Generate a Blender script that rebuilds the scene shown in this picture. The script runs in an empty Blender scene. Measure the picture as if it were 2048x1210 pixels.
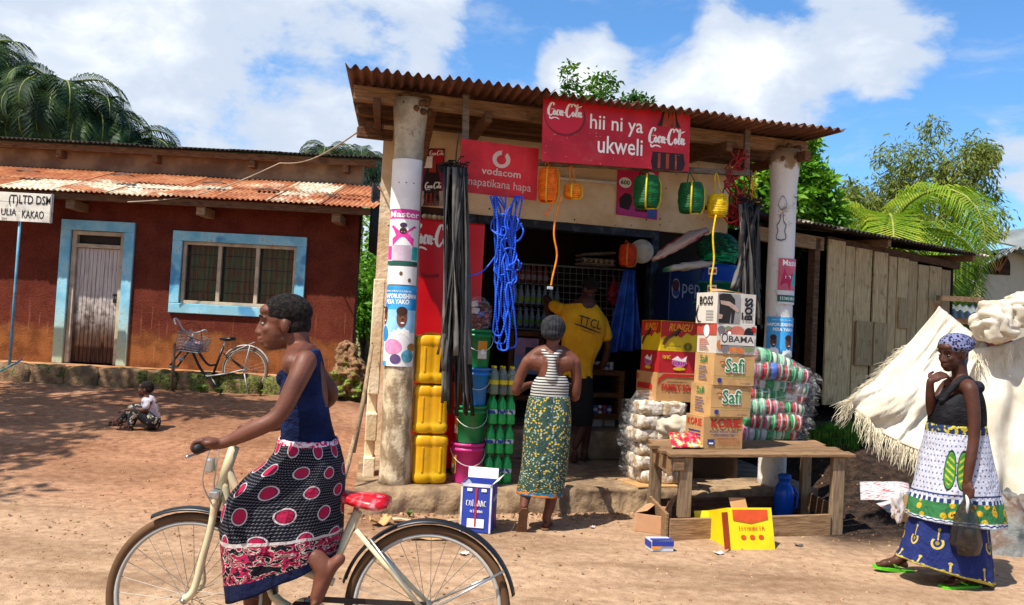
import bpy, bmesh, math, random
from mathutils import Vector, Matrix, Euler, noise as mnoise
V = Vector
random.seed(7)
R = math.radians
SC = bpy.context.scene
COL = SC.collection
# ---------------------------------------------------------------- camera
FPX, CAMH, ROLL, PITCH = 1700.0, 1.5, R(3.0), R(2.0)
_fwd = V((0, math.cos(PITCH), math.sin(PITCH))); _r0 = V((1, 0, 0)); _u0 = _r0.cross(_fwd)
_right = _r0 * math.cos(ROLL) + _u0 * math.sin(ROLL); _up = _u0 * math.cos(ROLL) - _r0 * math.sin(ROLL)
CAMP = V((0, 0, CAMH))
cd = bpy.data.cameras.new('camera'); cam = bpy.data.objects.new('camera', cd); COL.objects.link(cam)
cd.sensor_width = 36; cd.lens = FPX / 2048 * 36; cd.clip_end = 3000; cd.clip_start = .05
cam.matrix_world = Matrix(((_right.x, _up.x, -_fwd.x, 0), (_right.y, _up.y, -_fwd.y, 0), (_right.z, _up.z, -_fwd.z, CAMH), (0, 0, 0, 1)))
SC.camera = cam
# ---------------------------------------------------------------- light
SUN = V((-.42, -.41, 1)).normalized()          # towards the sun
SUN_EL = math.asin(SUN.z); SUN_AZ = math.atan2(SUN.x, SUN.y)   # azimuth clockwise from +Y
sl = bpy.data.lights.new('sun', 'SUN'); so = bpy.data.objects.new('sun', sl); COL.objects.link(so)
sl.energy = 5.0; sl.angle = R(.55); sl.color = (1, .95, .86)
so.rotation_euler = SUN.to_track_quat('Z', 'Y').to_euler(); so.location = SUN * 40
SC.view_settings.view_transform = 'Standard'; SC.view_settings.look = 'None'
SC.view_settings.exposure = .62; SC.view_settings.gamma = 1
SC.view_settings.use_curve_mapping = False
SC.cycles.max_bounces = 8; SC.cycles.diffuse_bounces = 5; SC.cycles.transparent_max_bounces = 12
SC.cycles.sample_clamp_indirect = 6

# ---------------------------------------------------------------- node helpers
def hx(s, a=1.0):
    s = s.lstrip('#'); c = [int(s[i:i+2], 16) / 255 for i in (0, 2, 4)]
    return tuple((x / 12.92 if x < .04045 else ((x + .055) / 1.055) ** 2.4) for x in c) + (a,)
class E:
    def __init__(s, g, k): s.g, s.k = g, k
    def __add__(s, o): return s.g.m('ADD', s, o)
    def __radd__(s, o): return s.g.m('ADD', o, s)
    def __sub__(s, o): return s.g.m('SUBTRACT', s, o)
    def __rsub__(s, o): return s.g.m('SUBTRACT', o, s)
    def __mul__(s, o): return s.g.m('MULTIPLY', s, o)
    def __rmul__(s, o): return s.g.m('MULTIPLY', o, s)
    def __truediv__(s, o): return s.g.m('DIVIDE', s, o)
    def __lt__(s, o): return s.g.m('LESS_THAN', s, o)
    def __gt__(s, o): return s.g.m('GREATER_THAN', s, o)
class G:
    def __init__(s, nt): s.nt = nt; s.n = nt.nodes; s.l = nt.links
    def put(s, sock, v):
        if isinstance(v, E): s.l.new(v.k, sock)
        elif v is not None:
            if hasattr(sock, 'default_value'):
                try: sock.default_value = v
                except Exception: sock.default_value = (v[0], v[1], v[2])
    def m(s, op, a, b=None, c=None, clamp=False):
        n = s.n.new('ShaderNodeMath'); n.operation = op; n.use_clamp = clamp
        for i, x in enumerate((a, b, c)):
            if x is not None: s.put(n.inputs[i], x)
        return E(s, n.outputs[0])
    def vm(s, op, a, b=None):
        n = s.n.new('ShaderNodeVectorMath'); n.operation = op
        for i, x in enumerate((a, b)):
            if x is not None: s.put(n.inputs[i], x)
        return E(s, n.outputs['Value' if op in ('DOT_PRODUCT', 'LENGTH', 'DISTANCE') else 'Vector'])
    def coord(s, w='Object'): return E(s, s.n.new('ShaderNodeTexCoord').outputs[w])
    def pos(s): return E(s, s.n.new('ShaderNodeNewGeometry').outputs['Position'])
    def rnd(s): return E(s, s.n.new('ShaderNodeObjectInfo').outputs['Random'])
    def sep(s, v):
        n = s.n.new('ShaderNodeSeparateXYZ'); s.put(n.inputs[0], v); return [E(s, o) for o in n.outputs]
    def comb(s, x=0, y=0, z=0):
        n = s.n.new('ShaderNodeCombineXYZ')
        for i, a in enumerate((x, y, z)): s.put(n.inputs[i], a)
        return E(s, n.outputs[0])
    def scale(s, v, k):
        n = s.n.new('ShaderNodeMapping'); s.put(n.inputs['Vector'], v); n.inputs['Scale'].default_value = k if hasattr(k, '__len__') else (k, k, k); return E(s, n.outputs[0])
    def noise(s, v=None, sc=5, det=3, ro=.55, dist=0, col=False):
        n = s.n.new('ShaderNodeTexNoise'); s.put(n.inputs['Vector'], v if v is not None else s.coord())
        n.inputs['Scale'].default_value = sc; n.inputs['Detail'].default_value = det; n.inputs['Roughness'].default_value = ro; n.inputs['Distortion'].default_value = dist
        return E(s, n.outputs['Color' if col else 'Fac'])
    def vor(s, v=None, sc=5, feat='F1', out='Distance', rand=1):
        n = s.n.new('ShaderNodeTexVoronoi'); n.feature = feat; s.put(n.inputs['Vector'], v if v is not None else s.coord()); n.inputs['Scale'].default_value = sc
        n.inputs['Randomness'].default_value = rand
        return E(s, n.outputs[out])
    def ss(s, x, a, b):
        n = s.n.new('ShaderNodeMapRange'); n.interpolation_type = 'SMOOTHSTEP'; s.put(n.inputs[0], x); n.inputs[1].default_value = a; n.inputs[2].default_value = b; return E(s, n.outputs[0])
    def mix(s, f, a, b, mode='MIX'):
        n = s.n.new('ShaderNodeMix'); n.data_type = 'RGBA'; n.blend_type = mode; n.clamp_factor = True
        s.put(n.inputs['Factor'], f); s.put(n.inputs[6], a); s.put(n.inputs[7], b); return E(s, n.outputs[2])
    def ramp(s, f, stops):
        n = s.n.new('ShaderNodeValToRGB'); e = n.color_ramp.elements
        while len(e) > 1: e.remove(e[-1])
        for i, (p, c) in enumerate(stops):
            x = e[0] if i == 0 else e.new(p)
            x.position = p; x.color = hx(c) if isinstance(c, str) else c
        s.put(n.inputs[0], f); return E(s, n.outputs[0])
    def bump(s, h, st=.5, d=.02):
        n = s.n.new('ShaderNodeBump'); n.inputs['Strength'].default_value = st; n.inputs['Distance'].default_value = d; s.put(n.inputs['Height'], h); return E(s, n.outputs[0])
_mats = {}
def mat(name, fn, rough=.7, bump=None, metal=0, spec=.4, alpha=None, trans=0, ior=1.45, sub=0, coat=0, emit=None, emits=0, transl=0):
    """fn(g) -> colour expression; bump = (fn(g) -> height, strength, distance)"""
    if name in _mats: return _mats[name]
    m = bpy.data.materials.new(name); m.use_nodes = True; g = G(m.node_tree)
    b = m.node_tree.nodes['Principled BSDF']
    c = fn(g) if callable(fn) else (hx(fn) if isinstance(fn, str) else fn)
    g.put(b.inputs['Base Color'], c)
    g.put(b.inputs['Roughness'], rough(g) if callable(rough) else rough); b.inputs['Metallic'].default_value = metal
    b.inputs['Specular IOR Level'].default_value = spec; b.inputs['Transmission Weight'].default_value = trans; b.inputs['IOR'].default_value = ior
    b.inputs['Coat Weight'].default_value = coat
    if sub: b.inputs['Subsurface Weight'].default_value = sub; b.inputs['Subsurface Radius'].default_value = (.02, .008, .004)
    if alpha is not None: g.put(b.inputs['Alpha'], alpha(g) if callable(alpha) else alpha)
    if bump: g.put(b.inputs['Normal'], g.bump(bump[0](g), bump[1], bump[2]))
    if emits: b.inputs['Emission Color'].default_value = hx(emit); b.inputs['Emission Strength'].default_value = emits
    if transl:
        o = m.node_tree.nodes['Material Output']; t = g.n.new('ShaderNodeBsdfTranslucent'); g.put(t.inputs[0], c)
        x = g.n.new('ShaderNodeMixShader'); x.inputs[0].default_value = transl; g.l.new(b.outputs[0], x.inputs[1]); g.l.new(t.outputs[0], x.inputs[2]); g.l.new(x.outputs[0], o.inputs[0])
    _mats[name] = m; return m
def M(name, c, rough=.7, var=.25, vs=6, bs=0, bsc=60, dirt=None, damt=.4, **k):
    """plain colour with uneven tone, optional dirt and relief"""
    if name in _mats: return _mats[name]
    def f(g):
        a = hx(c) if isinstance(c, str) else c
        cv = g.vm('ADD', g.coord(), g.comb(g.rnd() * 37, g.rnd() * 11, g.rnd() * 23)); n = g.noise(cv, vs, 5)
        lo = tuple(x * (1 - var) for x in a[:3]) + (1,); hi = tuple(min(1, x * (1 + var)) for x in a[:3]) + (1,)
        o = g.mix(g.ss(n, .3, .7), lo, hi)
        if dirt: o = g.mix(g.ss(g.noise(cv, vs * 2.3, 6), .5, .72) * damt, o, hx(dirt))
        return o
    return mat(name, f, rough, ((lambda g: g.noise(sc=bsc, det=4)), bs, .01) if bs else None, **k)

# ---------------------------------------------------------------- mesh helpers
def wm(o):
    m = o.matrix_basis.copy()
    while o.parent: o = o.parent; m = o.matrix_basis @ m
    return m
def rz(a): return Matrix.Rotation(a, 3, 'Z')
def rx(a): return Matrix.Rotation(a, 3, 'X')
def ry(a): return Matrix.Rotation(a, 3, 'Y')
def lerp(a, b, t): return a + (b - a) * t
def ssf(x, a, b):
    t = max(0, min(1, (x - a) / (b - a))); return t * t * (3 - 2 * t)
def nz(p, s=1.0): return mnoise.noise(V(p) * s)
def spline(pts, n=8):
    """Catmull-Rom through points (any tuple length)"""
    P = [tuple(p) for p in pts]; P = [P[0]] + P + [P[-1]]; out = []
    for i in range(1, len(P) - 2):
        for k in range(n):
            t = k / n; a, b, c, d = P[i-1], P[i], P[i+1], P[i+2]
            out.append(tuple(.5 * (2 * b[j] + (c[j] - a[j]) * t + (2*a[j] - 5*b[j] + 4*c[j] - d[j]) * t*t + (3*b[j] - a[j] - 3*c[j] + d[j]) * t**3) for j in range(len(b))))
    out.append(P[-2]); return out
class MB:
    def __init__(s): s.v = []; s.f = []; s.uv = []; s.mi = []
    def add(s, vs, fs, uvs=None, mi=0):
        o = len(s.v); s.v += [V(p) for p in vs]
        for i, f in enumerate(fs):
            s.f.append(tuple(o + j for j in f)); s.uv.append(uvs[i] if uvs else [(0, 0)] * len(f)); s.mi.append(mi)
        return s
    def hexa(s, p, mi=0, uv=None):
        q = [(0, 3, 2, 1), (4, 5, 6, 7), (0, 1, 5, 4), (1, 2, 6, 5), (2, 3, 7, 6), (3, 0, 4, 7)]
        return s.add(p, q, [[(0, 0), (1, 0), (1, 1), (0, 1)]] * 6, mi)
    def box(s, c, sz, Rm=None, mi=0):
        c = V(c); h = V(sz) / 2; p = []
        for z in (-1, 1):
            for x, y in ((-1, -1), (1, -1), (1, 1), (-1, 1)):
                q = V((x * h.x, y * h.y, z * h.z)); p.append(c + (Rm @ q if Rm else q))
        return s.hexa(p, mi)
    def bar(s, a, b, w, d, upv=(0, 0, 1), mi=0):
        """rectangular bar from a to b, w across, d along upv"""
        a, b = V(a), V(b); t = (b - a).normalized(); x = t.cross(V(upv)).normalized() * w / 2; y = x.cross(t).normalized() * d / 2
        return s.hexa([a-x-y, a+x-y, a+x+y, a-x+y, b-x-y, b+x-y, b+x+y, b-x+y], mi)
    def loft(s, rings, closed=True, caps=True, mi=0, ucl=1.0):
        n = len(rings[0]); o = len(s.v); m = len(rings)
        for r in rings: s.v += [V(p) for p in r]
        for i in range(m - 1):
            for j in range(n if closed else n - 1):
                k = (j + 1) % n; nn = n if closed else n - 1
                s.f.append((o+i*n+j, o+i*n+k, o+(i+1)*n+k, o+(i+1)*n+j))
                u0, u1, v0, v1 = j/nn, (j+1)/nn, i/(m-1), (i+1)/(m-1)
                s.uv.append([(u0, v0), (u1, v0), (u1, v1), (u0, v1)]); s.mi.append(mi)
        if caps and closed:
            s.f.append(tuple(o + j for j in reversed(range(n)))); s.uv.append([(0, 0)] * n); s.mi.append(mi)
            s.f.append(tuple(o + (m-1)*n + j for j in range(n))); s.uv.append([(0, 0)] * n); s.mi.append(mi)
        return s
    def tube(s, pts, r, n=8, caps=True, mi=0, flat=1.0, upv=None):
        pts = [V(p) for p in pts]; k = len(pts)
        rr = r if hasattr(r, '__len__') else [r] * k
        t0 = (pts[1] - pts[0]).normalized(); a = V(upv) if upv else (V((0, 0, 1)) if abs(t0.z) < .9 else V((1, 0, 0)))
        x = t0.cross(a).normalized(); rings = []
        for i in range(k):
            t = (pts[min(i+1, k-1)] - pts[max(i-1, 0)])
            t = t.normalized() if t.length > 1e-9 else t0
            x = (x - t * x.dot(t)); x = x.normalized() if x.length > 1e-6 else t.orthogonal().normalized()
            y = t.cross(x)
            rings.append([pts[i] + (x * math.cos(2*math.pi*j/n) + y * math.sin(2*math.pi*j/n) * flat) * rr[i] for j in range(n)])
        return s.loft(rings, True, caps, mi)
    def lathe(s, prof, c=(0, 0, 0), n=24, mi=0, Rm=None, caps=True):
        c = V(c); rings = []
        for r, z in prof:
            ring = []
            for j in range(n):
                q = V((r * math.cos(2*math.pi*j/n), r * math.sin(2*math.pi*j/n), z)); ring.append(c + (Rm @ q if Rm else q))
            rings.append(ring)
        return s.loft(rings, True, caps, mi)
    def grid(s, fn, nu, nv, mi=0):
        o = len(s.v)
        for i in range(nv + 1):
            for j in range(nu + 1): s.v.append(V(fn(j / nu, i / nv)))
        for i in range(nv):
            for j in range(nu):
                a = o + i * (nu + 1) + j; s.f.append((a, a+1, a+nu+2, a+nu+1))
                s.uv.append([(j/nu, i/nv), ((j+1)/nu, i/nv), ((j+1)/nu, (i+1)/nv), (j/nu, (i+1)/nv)]); s.mi.append(mi)
        return s
    def ell(s, c, r, Rm=None, n=12, mi=0):
        r = r if hasattr(r, '__len__') else (r, r, r); rings = []
        for i in range(1, n // 2 + 1):
            a = math.pi * i / (n // 2 + 1); rings.append([(r[0]*math.sin(a)*math.cos(2*math.pi*j/n), r[1]*math.sin(a)*math.sin(2*math.pi*j/n), -r[2]*math.cos(a)) for j in range(n)])
        rings = [[(0, 0, -r[2])] * n] + rings + [[(0, 0, r[2])] * n]
        c = V(c); return s.loft([[c + (Rm @ V(p) if Rm else V(p)) for p in q] for q in rings], True, False, mi)
    def build(s, name, m, parent=None, smooth=False, bevel=0, world=True, weld=False, solid=0, sub=0):
        me = bpy.data.meshes.new(name); o = bpy.data.objects.new(name, me); COL.objects.link(o)
        vs = s.v
        if parent is not None:
            o.parent = parent
            if world: iv = wm(parent).inverted(); vs = [iv @ p for p in s.v]
        me.from_pydata(vs, [], s.f)
        ul = me.uv_layers.new(name='UVMap'); fl = [c for f in s.uv for q in f for c in q]
        if len(fl) == len(me.loops) * 2: ul.data.foreach_set('uv', fl)
        ms = m if isinstance(m, (list, tuple)) else [m]
        for q in ms: me.materials.append(q)
        if len(ms) > 1: me.polygons.foreach_set('material_index', s.mi)
        if weld:
            bm = bmesh.new(); bm.from_mesh(me); bmesh.ops.remove_doubles(bm, verts=bm.verts, dist=1e-5); bm.to_mesh(me); bm.free()
        if smooth: me.polygons.foreach_set('use_smooth', [True] * len(me.polygons))
        if solid: x = o.modifiers.new('solid', 'SOLIDIFY'); x.thickness = solid; x.offset = 0
        if bevel: x = o.modifiers.new('bevel', 'BEVEL'); x.width = bevel; x.segments = 2; x.limit_method = 'ANGLE'
        if sub: x = o.modifiers.new('sub', 'SUBSURF'); x.levels = sub; x.render_levels = sub
        me.update(); return o
def tag(o, label=None, cat=None, group=None, kind=None):
    if label: o['label'] = label
    if cat: o['category'] = cat
    if group: o['group'] = group
    if kind: o['kind'] = kind
    return o
def thing(name, label, cat, loc=(0, 0, 0), rot=0, group=None):
    o = bpy.data.objects.new(name, None); COL.objects.link(o); o.empty_display_size = .1
    o.location = loc; o.rotation_euler = (0, 0, rot); return tag(o, label, cat, group)
def copy_tree(o, parent=None):
    c = o.copy(); COL.objects.link(c)
    if parent is not None: c.parent = parent
    for ch in [x for x in COL.objects if x.parent == o]: copy_tree(ch, c)
    return c
def ray(px, py): return _right * ((px - 1024) / FPX) + _up * ((605 - py) / FPX) + _fwd
def W(px, py, Y): d = ray(px, py); return CAMP + d * (Y / d.y)
def Wz(px, py, z): d = ray(px, py); return CAMP + d * ((z - CAMH) / d.z)

# ---------------------------------------------------------------- printed surfaces
def flat(O, U, Vv):
    O, U, Vv = V(O), V(U), V(Vv); N = U.cross(Vv).normalized()
    return lambda a, b, l=.0: O + U * a + Vv * b + N * l
def sub(sf, a0, b0, a1, b1): return lambda a, b, l=0.: sf(lerp(a0, a1, a), lerp(b0, b1, b), l)
def cyls(c, rad, z0, z1, a0, a1): # angles measured from -Y (towards camera), + = to the right
    return lambda a, b, l=0.: V((c[0] + (rad + l) * math.sin(lerp(a0, a1, a)), c[1] - (rad + l) * math.cos(lerp(a0, a1, a)), lerp(z0, z1, b)))
_tc = {}
def txt_mesh(s, shear, off):
    k = (s, shear, off)
    if k not in _tc:
        c = bpy.data.curves.new('t', 'FONT'); c.body = s; c.shear = shear; c.offset = off; c.resolution_u = 2; c.fill_mode = 'FRONT'
        o = bpy.data.objects.new('t', c); COL.objects.link(o)
        me = bpy.data.meshes.new_from_object(o.evaluated_get(bpy.context.evaluated_depsgraph_get()))
        bpy.data.objects.remove(o); vs = [v.co.copy() for v in me.vertices]; fs = [tuple(p.vertices) for p in me.polygons]; bpy.data.meshes.remove(me)
        x0 = min(v.x for v in vs); x1 = max(v.x for v in vs); y0 = min(v.y for v in vs); y1 = max(v.y for v in vs)
        _tc[k] = ([((v.x - x0) / (x1 - x0), (v.y - y0) / (y1 - y0)) for v in vs], fs)
    return _tc[k]
def txt(parent, s, m, sf, r=(0, 0, 1, 1), shear=0, off=.0, lift=.002, rot90=False, name='lettering'):
    vs, fs = txt_mesh(s, shear, off); q = sub(sf, *r)
    b = MB(); b.add([(q(1 - y, x, lift) if rot90 else q(x, y, lift)) for x, y in vs], fs)
    return b.build(name, m, parent)
def shape(parent, pts, m, sf, r=(0, 0, 1, 1), lift=.0015, name='printed_shape', n=4):
    q = sub(sf, *r); b = MB(); k = len(pts); cx = sum(p[0] for p in pts) / k; cy = sum(p[1] for p in pts) / k
    flat_ = (q(0, 0) + q(1, 1) - q(1, 0) - q(0, 1)).length < 1e-4 and (q(0, 0) + q(1, 0) - 2 * q(.5, 0)).length < 1e-4
    if flat_: b.add([q(x, y, lift) for x, y in pts], [tuple(range(k))])
    else:
        vs = [q(lerp(x, cx, i / n), lerp(y, cy, i / n), lift) for i in range(n + 1) for x, y in pts]
        b.add(vs, [(i*k+j, i*k+(j+1) % k, (i+1)*k+(j+1) % k, (i+1)*k+j) for i in range(n) for j in range(k)])
    return b.build(name, m, parent)
def rect(parent, m, sf, r, lift=.001, name='printed_panel', nx=1):
    q = sub(sf, *r); return MB().grid(lambda u, v: q(u, v, lift), nx, 1).build(name, m, parent)
def disc(cx, cy, rx_, ry_, n=24, a0=0, a1=360):
    return [(cx + rx_ * math.cos(R(lerp(a0, a1, i / n))), cy + ry_ * math.sin(R(lerp(a0, a1, i / n)))) for i in range(n if a1 - a0 == 360 else n + 1)]
def stroke_mesh(paths, q, lift):
    b = MB()
    for pts in paths:
        P = spline(pts, 6); L = []; Rr = []
        for i, p in enumerate(P):
            a = P[max(i-1, 0)]; c = P[min(i+1, len(P)-1)]; dx, dy = c[0]-a[0], c[1]-a[1]; l = math.hypot(dx, dy) or 1
            w = p[2] / 2; L.append((p[0] - dy/l*w, p[1] + dx/l*w)); Rr.append((p[0] + dy/l*w, p[1] - dx/l*w))
        b.add([q(x, y, lift) for x, y in L + Rr], [(i+1, i, len(P)+i, len(P)+i+1) for i in range(len(P)-1)])
    return b
def script_logo(parent, m, sf, r=(0, 0, 1, 1), lift=.0025, w=1.0):
    """flowing two-word script lettering, strokes of uneven width, unit box"""
    t = .055 * w; h = .025 * w
    P = [  # C o c a - C o l a
        [(.155, .80, h), (.17, .92, t), (.10, .93, t), (.03, .62, t*1.3), (.03, .35, t*1.2), (.09, .27, t), (.15, .40, h)],
        [(.10, .60, h), (.16, .62, h), (.20, .60, h)],
        [(.205, .56, t), (.165, .45, t), (.185, .30, h), (.225, .40, t), (.215, .54, h), (.19, .58, h)],
        [(.325, .52, h), (.30, .60, t), (.262, .46, t), (.275, .31, t), (.315, .36, h)],
        [(.415, .54, h), (.375, .58, t), (.345, .42, t), (.365, .30, h), (.405, .45, t)], [(.42, .58, t), (.408, .38, t), (.425, .29, h), (.455, .36, h)],
        [(.455, .46, t), (.50, .50, t)],
        [(.665, .80, h), (.68, .92, t), (.61, .95, t), (.54, .64, t*1.3), (.54, .36, t*1.2), (.60, .25, t), (.66, .40, h)],
        [(.735, .56, t), (.695, .45, t), (.715, .30, h), (.755, .40, t), (.745, .54, h), (.72, .58, h)],
        [(.80, .60, h), (.835, .92, t), (.855, .98, h), (.84, .75, t), (.80, .42, t), (.815, .29, h), (.85, .36, h)],
        [(.94, .54, h), (.90, .58, t), (.87, .42, t), (.89, .30, h), (.93, .45, t)], [(.945, .58, t), (.932, .38, t), (.95, .29, h), (.985, .40, h)],
        [(.05, .22, h), (.09, .10, t*1.2), (.17, .17, t), (.26, .16, t), (.33, .10, h)],
        [(.66, .90, h), (.74, .98, t), (.80, .86, t*1.2), (.88, .84, t), (.97, .92, h)]]
    return stroke_mesh(P, sub(sf, *r), lift).build('script_lettering', m, parent)
ORD = ['first', 'second', 'third', 'fourth', 'fifth', 'sixth', 'seventh', 'eighth', 'ninth']
def squiggle(parent, m, sf, r, n, w=.35, seed=0):
    """small print too blurred to read: rows of letter-like marks"""
    rr = random.Random(seed + n); P = []
    for i in range(n):
        x0 = (i + .12) / n; dx = .72 / n; k = rr.randrange(4)
        if k == 0: P.append([(x0, .1, w * dx), (x0 + dx * .2, .9, w * dx), (x0 + dx, .15, w * dx)])
        elif k == 1: P.append([(x0, .2, w * dx), (x0 + dx * .1, .75, w * dx), (x0 + dx * .8, .7, w * dx), (x0 + dx * .9, .1, w * dx)])
        elif k == 2: P.append([(x0 + dx, .75, w * dx), (x0 + dx * .2, .8, w * dx), (x0 + dx * .1, .25, w * dx), (x0 + dx, .15, w * dx)])
        else: P.append([(x0 + dx * .3, .95, w * dx), (x0 + dx * .3, .1, w * dx)]); 
    return stroke_mesh(P, sub(sf, *r), .0025).build('small_print', m, parent)
WHT = lambda: M('print_white', '#f2efe8', .6, .06)
BLK = lambda: M('print_black', '#15151a', .6, .1)
# ---------------------------------------------------------------- shop frame
SA = R(15.5); SU = V((math.cos(SA), math.sin(SA), 0)); SN = V((-.15, .9887, 0)); SP0 = V((-.915, 7.1, 0)); SNN = V((-SU.y, SU.x, 0))
def S(t, w, z): return SP0 + SU * t + SN * w + V((0, 0, z))
def SP(px, py, w):
    d = ray(px, py); o = SP0 + SN * w; k = (o - CAMP).dot(SNN) / d.dot(SNN); p = CAMP + d * k
    return (p - o).dot(SU), p.z
def SPw(px, py, w): t, z = SP(px, py, w); return S(t, w, z)
SR = rz(SA)
def ground_z(x, y):
    l = ssf(-x, .2, 2.4); r = ssf(x, 2.9, 4.1)
    zl = .43 * ssf(y, 6.4, 12.6); zr = .62 * ssf(y, 6.9, 9.2) * ssf(x + .18 * (y - 6), 3.0, 4.2)
    far = .36 * ssf(y, 9, 14)
    return max(zl * l, zr, far * (1 - l)) + .012 * nz((x, y, 0), 1.3) + .006 * nz((x, y, 3), 5)
# ---------------------------------------------------------------- bodies
def figure(parent, name, parts, m, vox=.005, smooth=6, solo=None):
    """closed overlapping tapered limbs and ellipsoids fused into ONE continuous surface"""
    b = MB()
    for p in parts:
        if p[0] == 'c':     # chain: [(point, radius)...]
            pts = spline([tuple(V(q[0])) + (q[1],) for q in p[1]], 5) if len(p[1]) > 2 else [tuple(V(q[0])) + (q[1],) for q in p[1]]
            fl = p[2] if len(p) > 2 else 1.0; uv_ = p[3] if len(p) > 3 else None
            b.tube([q[:3] for q in pts], [max(q[3], .002) for q in pts], 14, True, 0, fl, uv_)
            for q in (pts[0], pts[-1]): b.ell(q[:3], q[3] * .98 * min(1, fl), None, 12)
        elif p[0] == 'l': b.loft(p[1])
        else: b.ell(p[1], p[2], p[3] if len(p) > 3 else None, 16)
    o = b.build(name, m, None)
    bm = bmesh.new(); bm.from_mesh(o.data); bmesh.ops.remove_doubles(bm, verts=bm.verts, dist=1e-6); bmesh.ops.recalc_face_normals(bm, faces=bm.faces); bm.to_mesh(o.data); bm.free()
    x = o.modifiers.new('r', 'REMESH'); x.mode = 'VOXEL'; x.voxel_size = vox; x.use_smooth_shade = True
    if smooth: y = o.modifiers.new('s', 'SMOOTH'); y.iterations = smooth; y.factor = .5
    me = bpy.data.meshes.new_from_object(o.evaluated_get(bpy.context.evaluated_depsgraph_get()))
    old = o.data; o.modifiers.clear(); o.data = me; bpy.data.meshes.remove(old); me.name = name
    if parent is not None: me.transform(wm(parent).inverted()); o.parent = parent
    me.polygons.foreach_set('use_smooth', [True] * len(me.polygons)); return o
# ================================================================ sky
wd = bpy.data.worlds.new('World'); SC.world = wd; wd.use_nodes = True
def make_sky():
    nt = wd.node_tree; g = G(nt); bg = nt.nodes['Background']
    s = g.n.new('ShaderNodeTexSky'); s.sky_type = 'NISHITA'; s.sun_disc = False; s.sun_elevation = SUN_EL; s.sun_rotation = SUN_AZ
    s.air_density = 1.0; s.dust_density = .4; s.ozone_density = 2.2
    d = g.vm('NORMALIZE', g.coord('Generated')); x, y, z = g.sep(d)
    def blob(px, py, r0, r1):
        q = ray(px, py).normalized(); dp = g.vm('DOT_PRODUCT', d, tuple(q)); return g.ss(dp, math.cos(r1 / FPX), math.cos(r0 / FPX))
    w = g.noise(d, 3.0, 4, .5, col=True)
    dw = g.vm('ADD', d, g.vm('MULTIPLY', g.vm('SUBTRACT', w, (.5, .5, .5)), (.12, .12, .12)))
    dq = g.scale(dw, (1, 1, 1.7))
    n1 = g.noise(dq, 5.0, 9, .56); n2 = g.noise(dq, 15, 8, .6)
    base = n1 * .64 + n2 * .36
    left = g.ss(x, .03, -.14)
    cov = base + left * .265 - .07
    # piled cumulus and a streak of thin cloud
    for px, py, a, b, k in ((1165, 105, 30, 110, .26), (1120, 160, 40, 150, .16), (1390, 140, 40, 170, .19), (1480, 190, 50, 180, .11), (1290, 175, 30, 120, .10), (1660, 150, 40, 190, .11), (1770, 60, 20, 150, .12), (2060, 330, 30, 150, .14), (1050, 20, 60, 160, -.22), (1250, 30, 60, 170, -.16), (640, 10, 60, 300, -.05)):
        cov = cov + blob(px, py, a, b) * k
    mask = g.ss(cov, .50, .63)
    thin = g.ss(g.noise(g.scale(dw, (2.2, 1, 7)), 3.4, 7, .6), .5, .78) * .55
    mask = g.m('MAXIMUM', mask, thin)
    shade = g.ss(cov + (g.noise(dq, 9, 5, .55) - .5) * .35, .60, .98)
    grey = g.ss(g.noise(g.scale(dw, (1.3, 1, 3)), 3.1, 4), .42, .66) * left
    ccol = g.mix(g.m('MAXIMUM', 1 - shade * 1.2, grey * .9), (6.1, 6.25, 6.5, 1), (3.5, 4.0, 4.8, 1))
    blue = g.mix(1.0, E(g, s.outputs[0]), (.55, .86, 1.10, 1), 'MULTIPLY')
    g.put(bg.inputs[0], g.mix(mask, blue, ccol)); bg.inputs[1].default_value = .125
make_sky()
# ================================================================ ground
def soil(g):
    p = g.pos(); x, y, z = g.sep(p)
    n = g.noise(p, .9, 6); f = g.noise(p, 14, 6); ff = g.noise(p, 90, 3); streak = g.noise(g.scale(p, (.35, 2.4, 1)), 1.6, 5)
    road = g.mix(g.ss(f * .55 + n * .45, .32, .68), hx('#8f7259'), hx('#bc9c7e'))
    road = g.mix(g.ss(streak, .5, .7) * .5, road, hx('#75583f'))
    yard = g.mix(g.ss(f * .5 + n * .5, .35, .65), hx('#7a523b'), hx('#a87c5f'))
    wy = g.ss(y + n * 2.4 + x * .35, 5.6, 8.0) * g.ss(x + n * 1.4, .6, -.6)
    c = g.mix(wy, road, yard)
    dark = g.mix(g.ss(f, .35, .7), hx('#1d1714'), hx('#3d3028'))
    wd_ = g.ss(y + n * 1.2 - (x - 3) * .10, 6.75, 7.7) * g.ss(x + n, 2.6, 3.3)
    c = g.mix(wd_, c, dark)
    wb = g.ss(y + n, 13.2, 14.6) * g.ss(x, -2.9, -2.5); c = g.mix(wb * g.ss(x, 2.4, 1.4), c, hx('#3a302a'))
    big = g.noise(g.scale(p, (.5, 1.3, 1)), .8, 3); c = g.mix(g.ss(big, .45, .68) * .38, c, hx('#5d4029'))
    trk = g.m('ABSOLUTE', g.m('SINE', y * 3.1 + (n - .5) * 1.6 + x * .12)); c = g.mix(g.ss(trk, .25, .02) * g.ss(y, 6.4, 5.6) * .35, c, hx('#8f7052'))
    c = g.mix(g.ss(y, 14.9, 16.5), c, hx('#6f6a45'))
    c = g.mix(g.ss(ff, .62, .74) * .5, c, hx('#b8966f')); c = g.mix(g.ss(g.noise(p, 55, 4), .60, .70) * .55, c, hx('#4b3222'))
    return c
MSOIL = mat('soil', soil, .95, (lambda g: g.noise(g.pos(), 22, 8) * .6 + g.noise(g.pos(), 120, 3) * .4, .75, .03), spec=.15)
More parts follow.
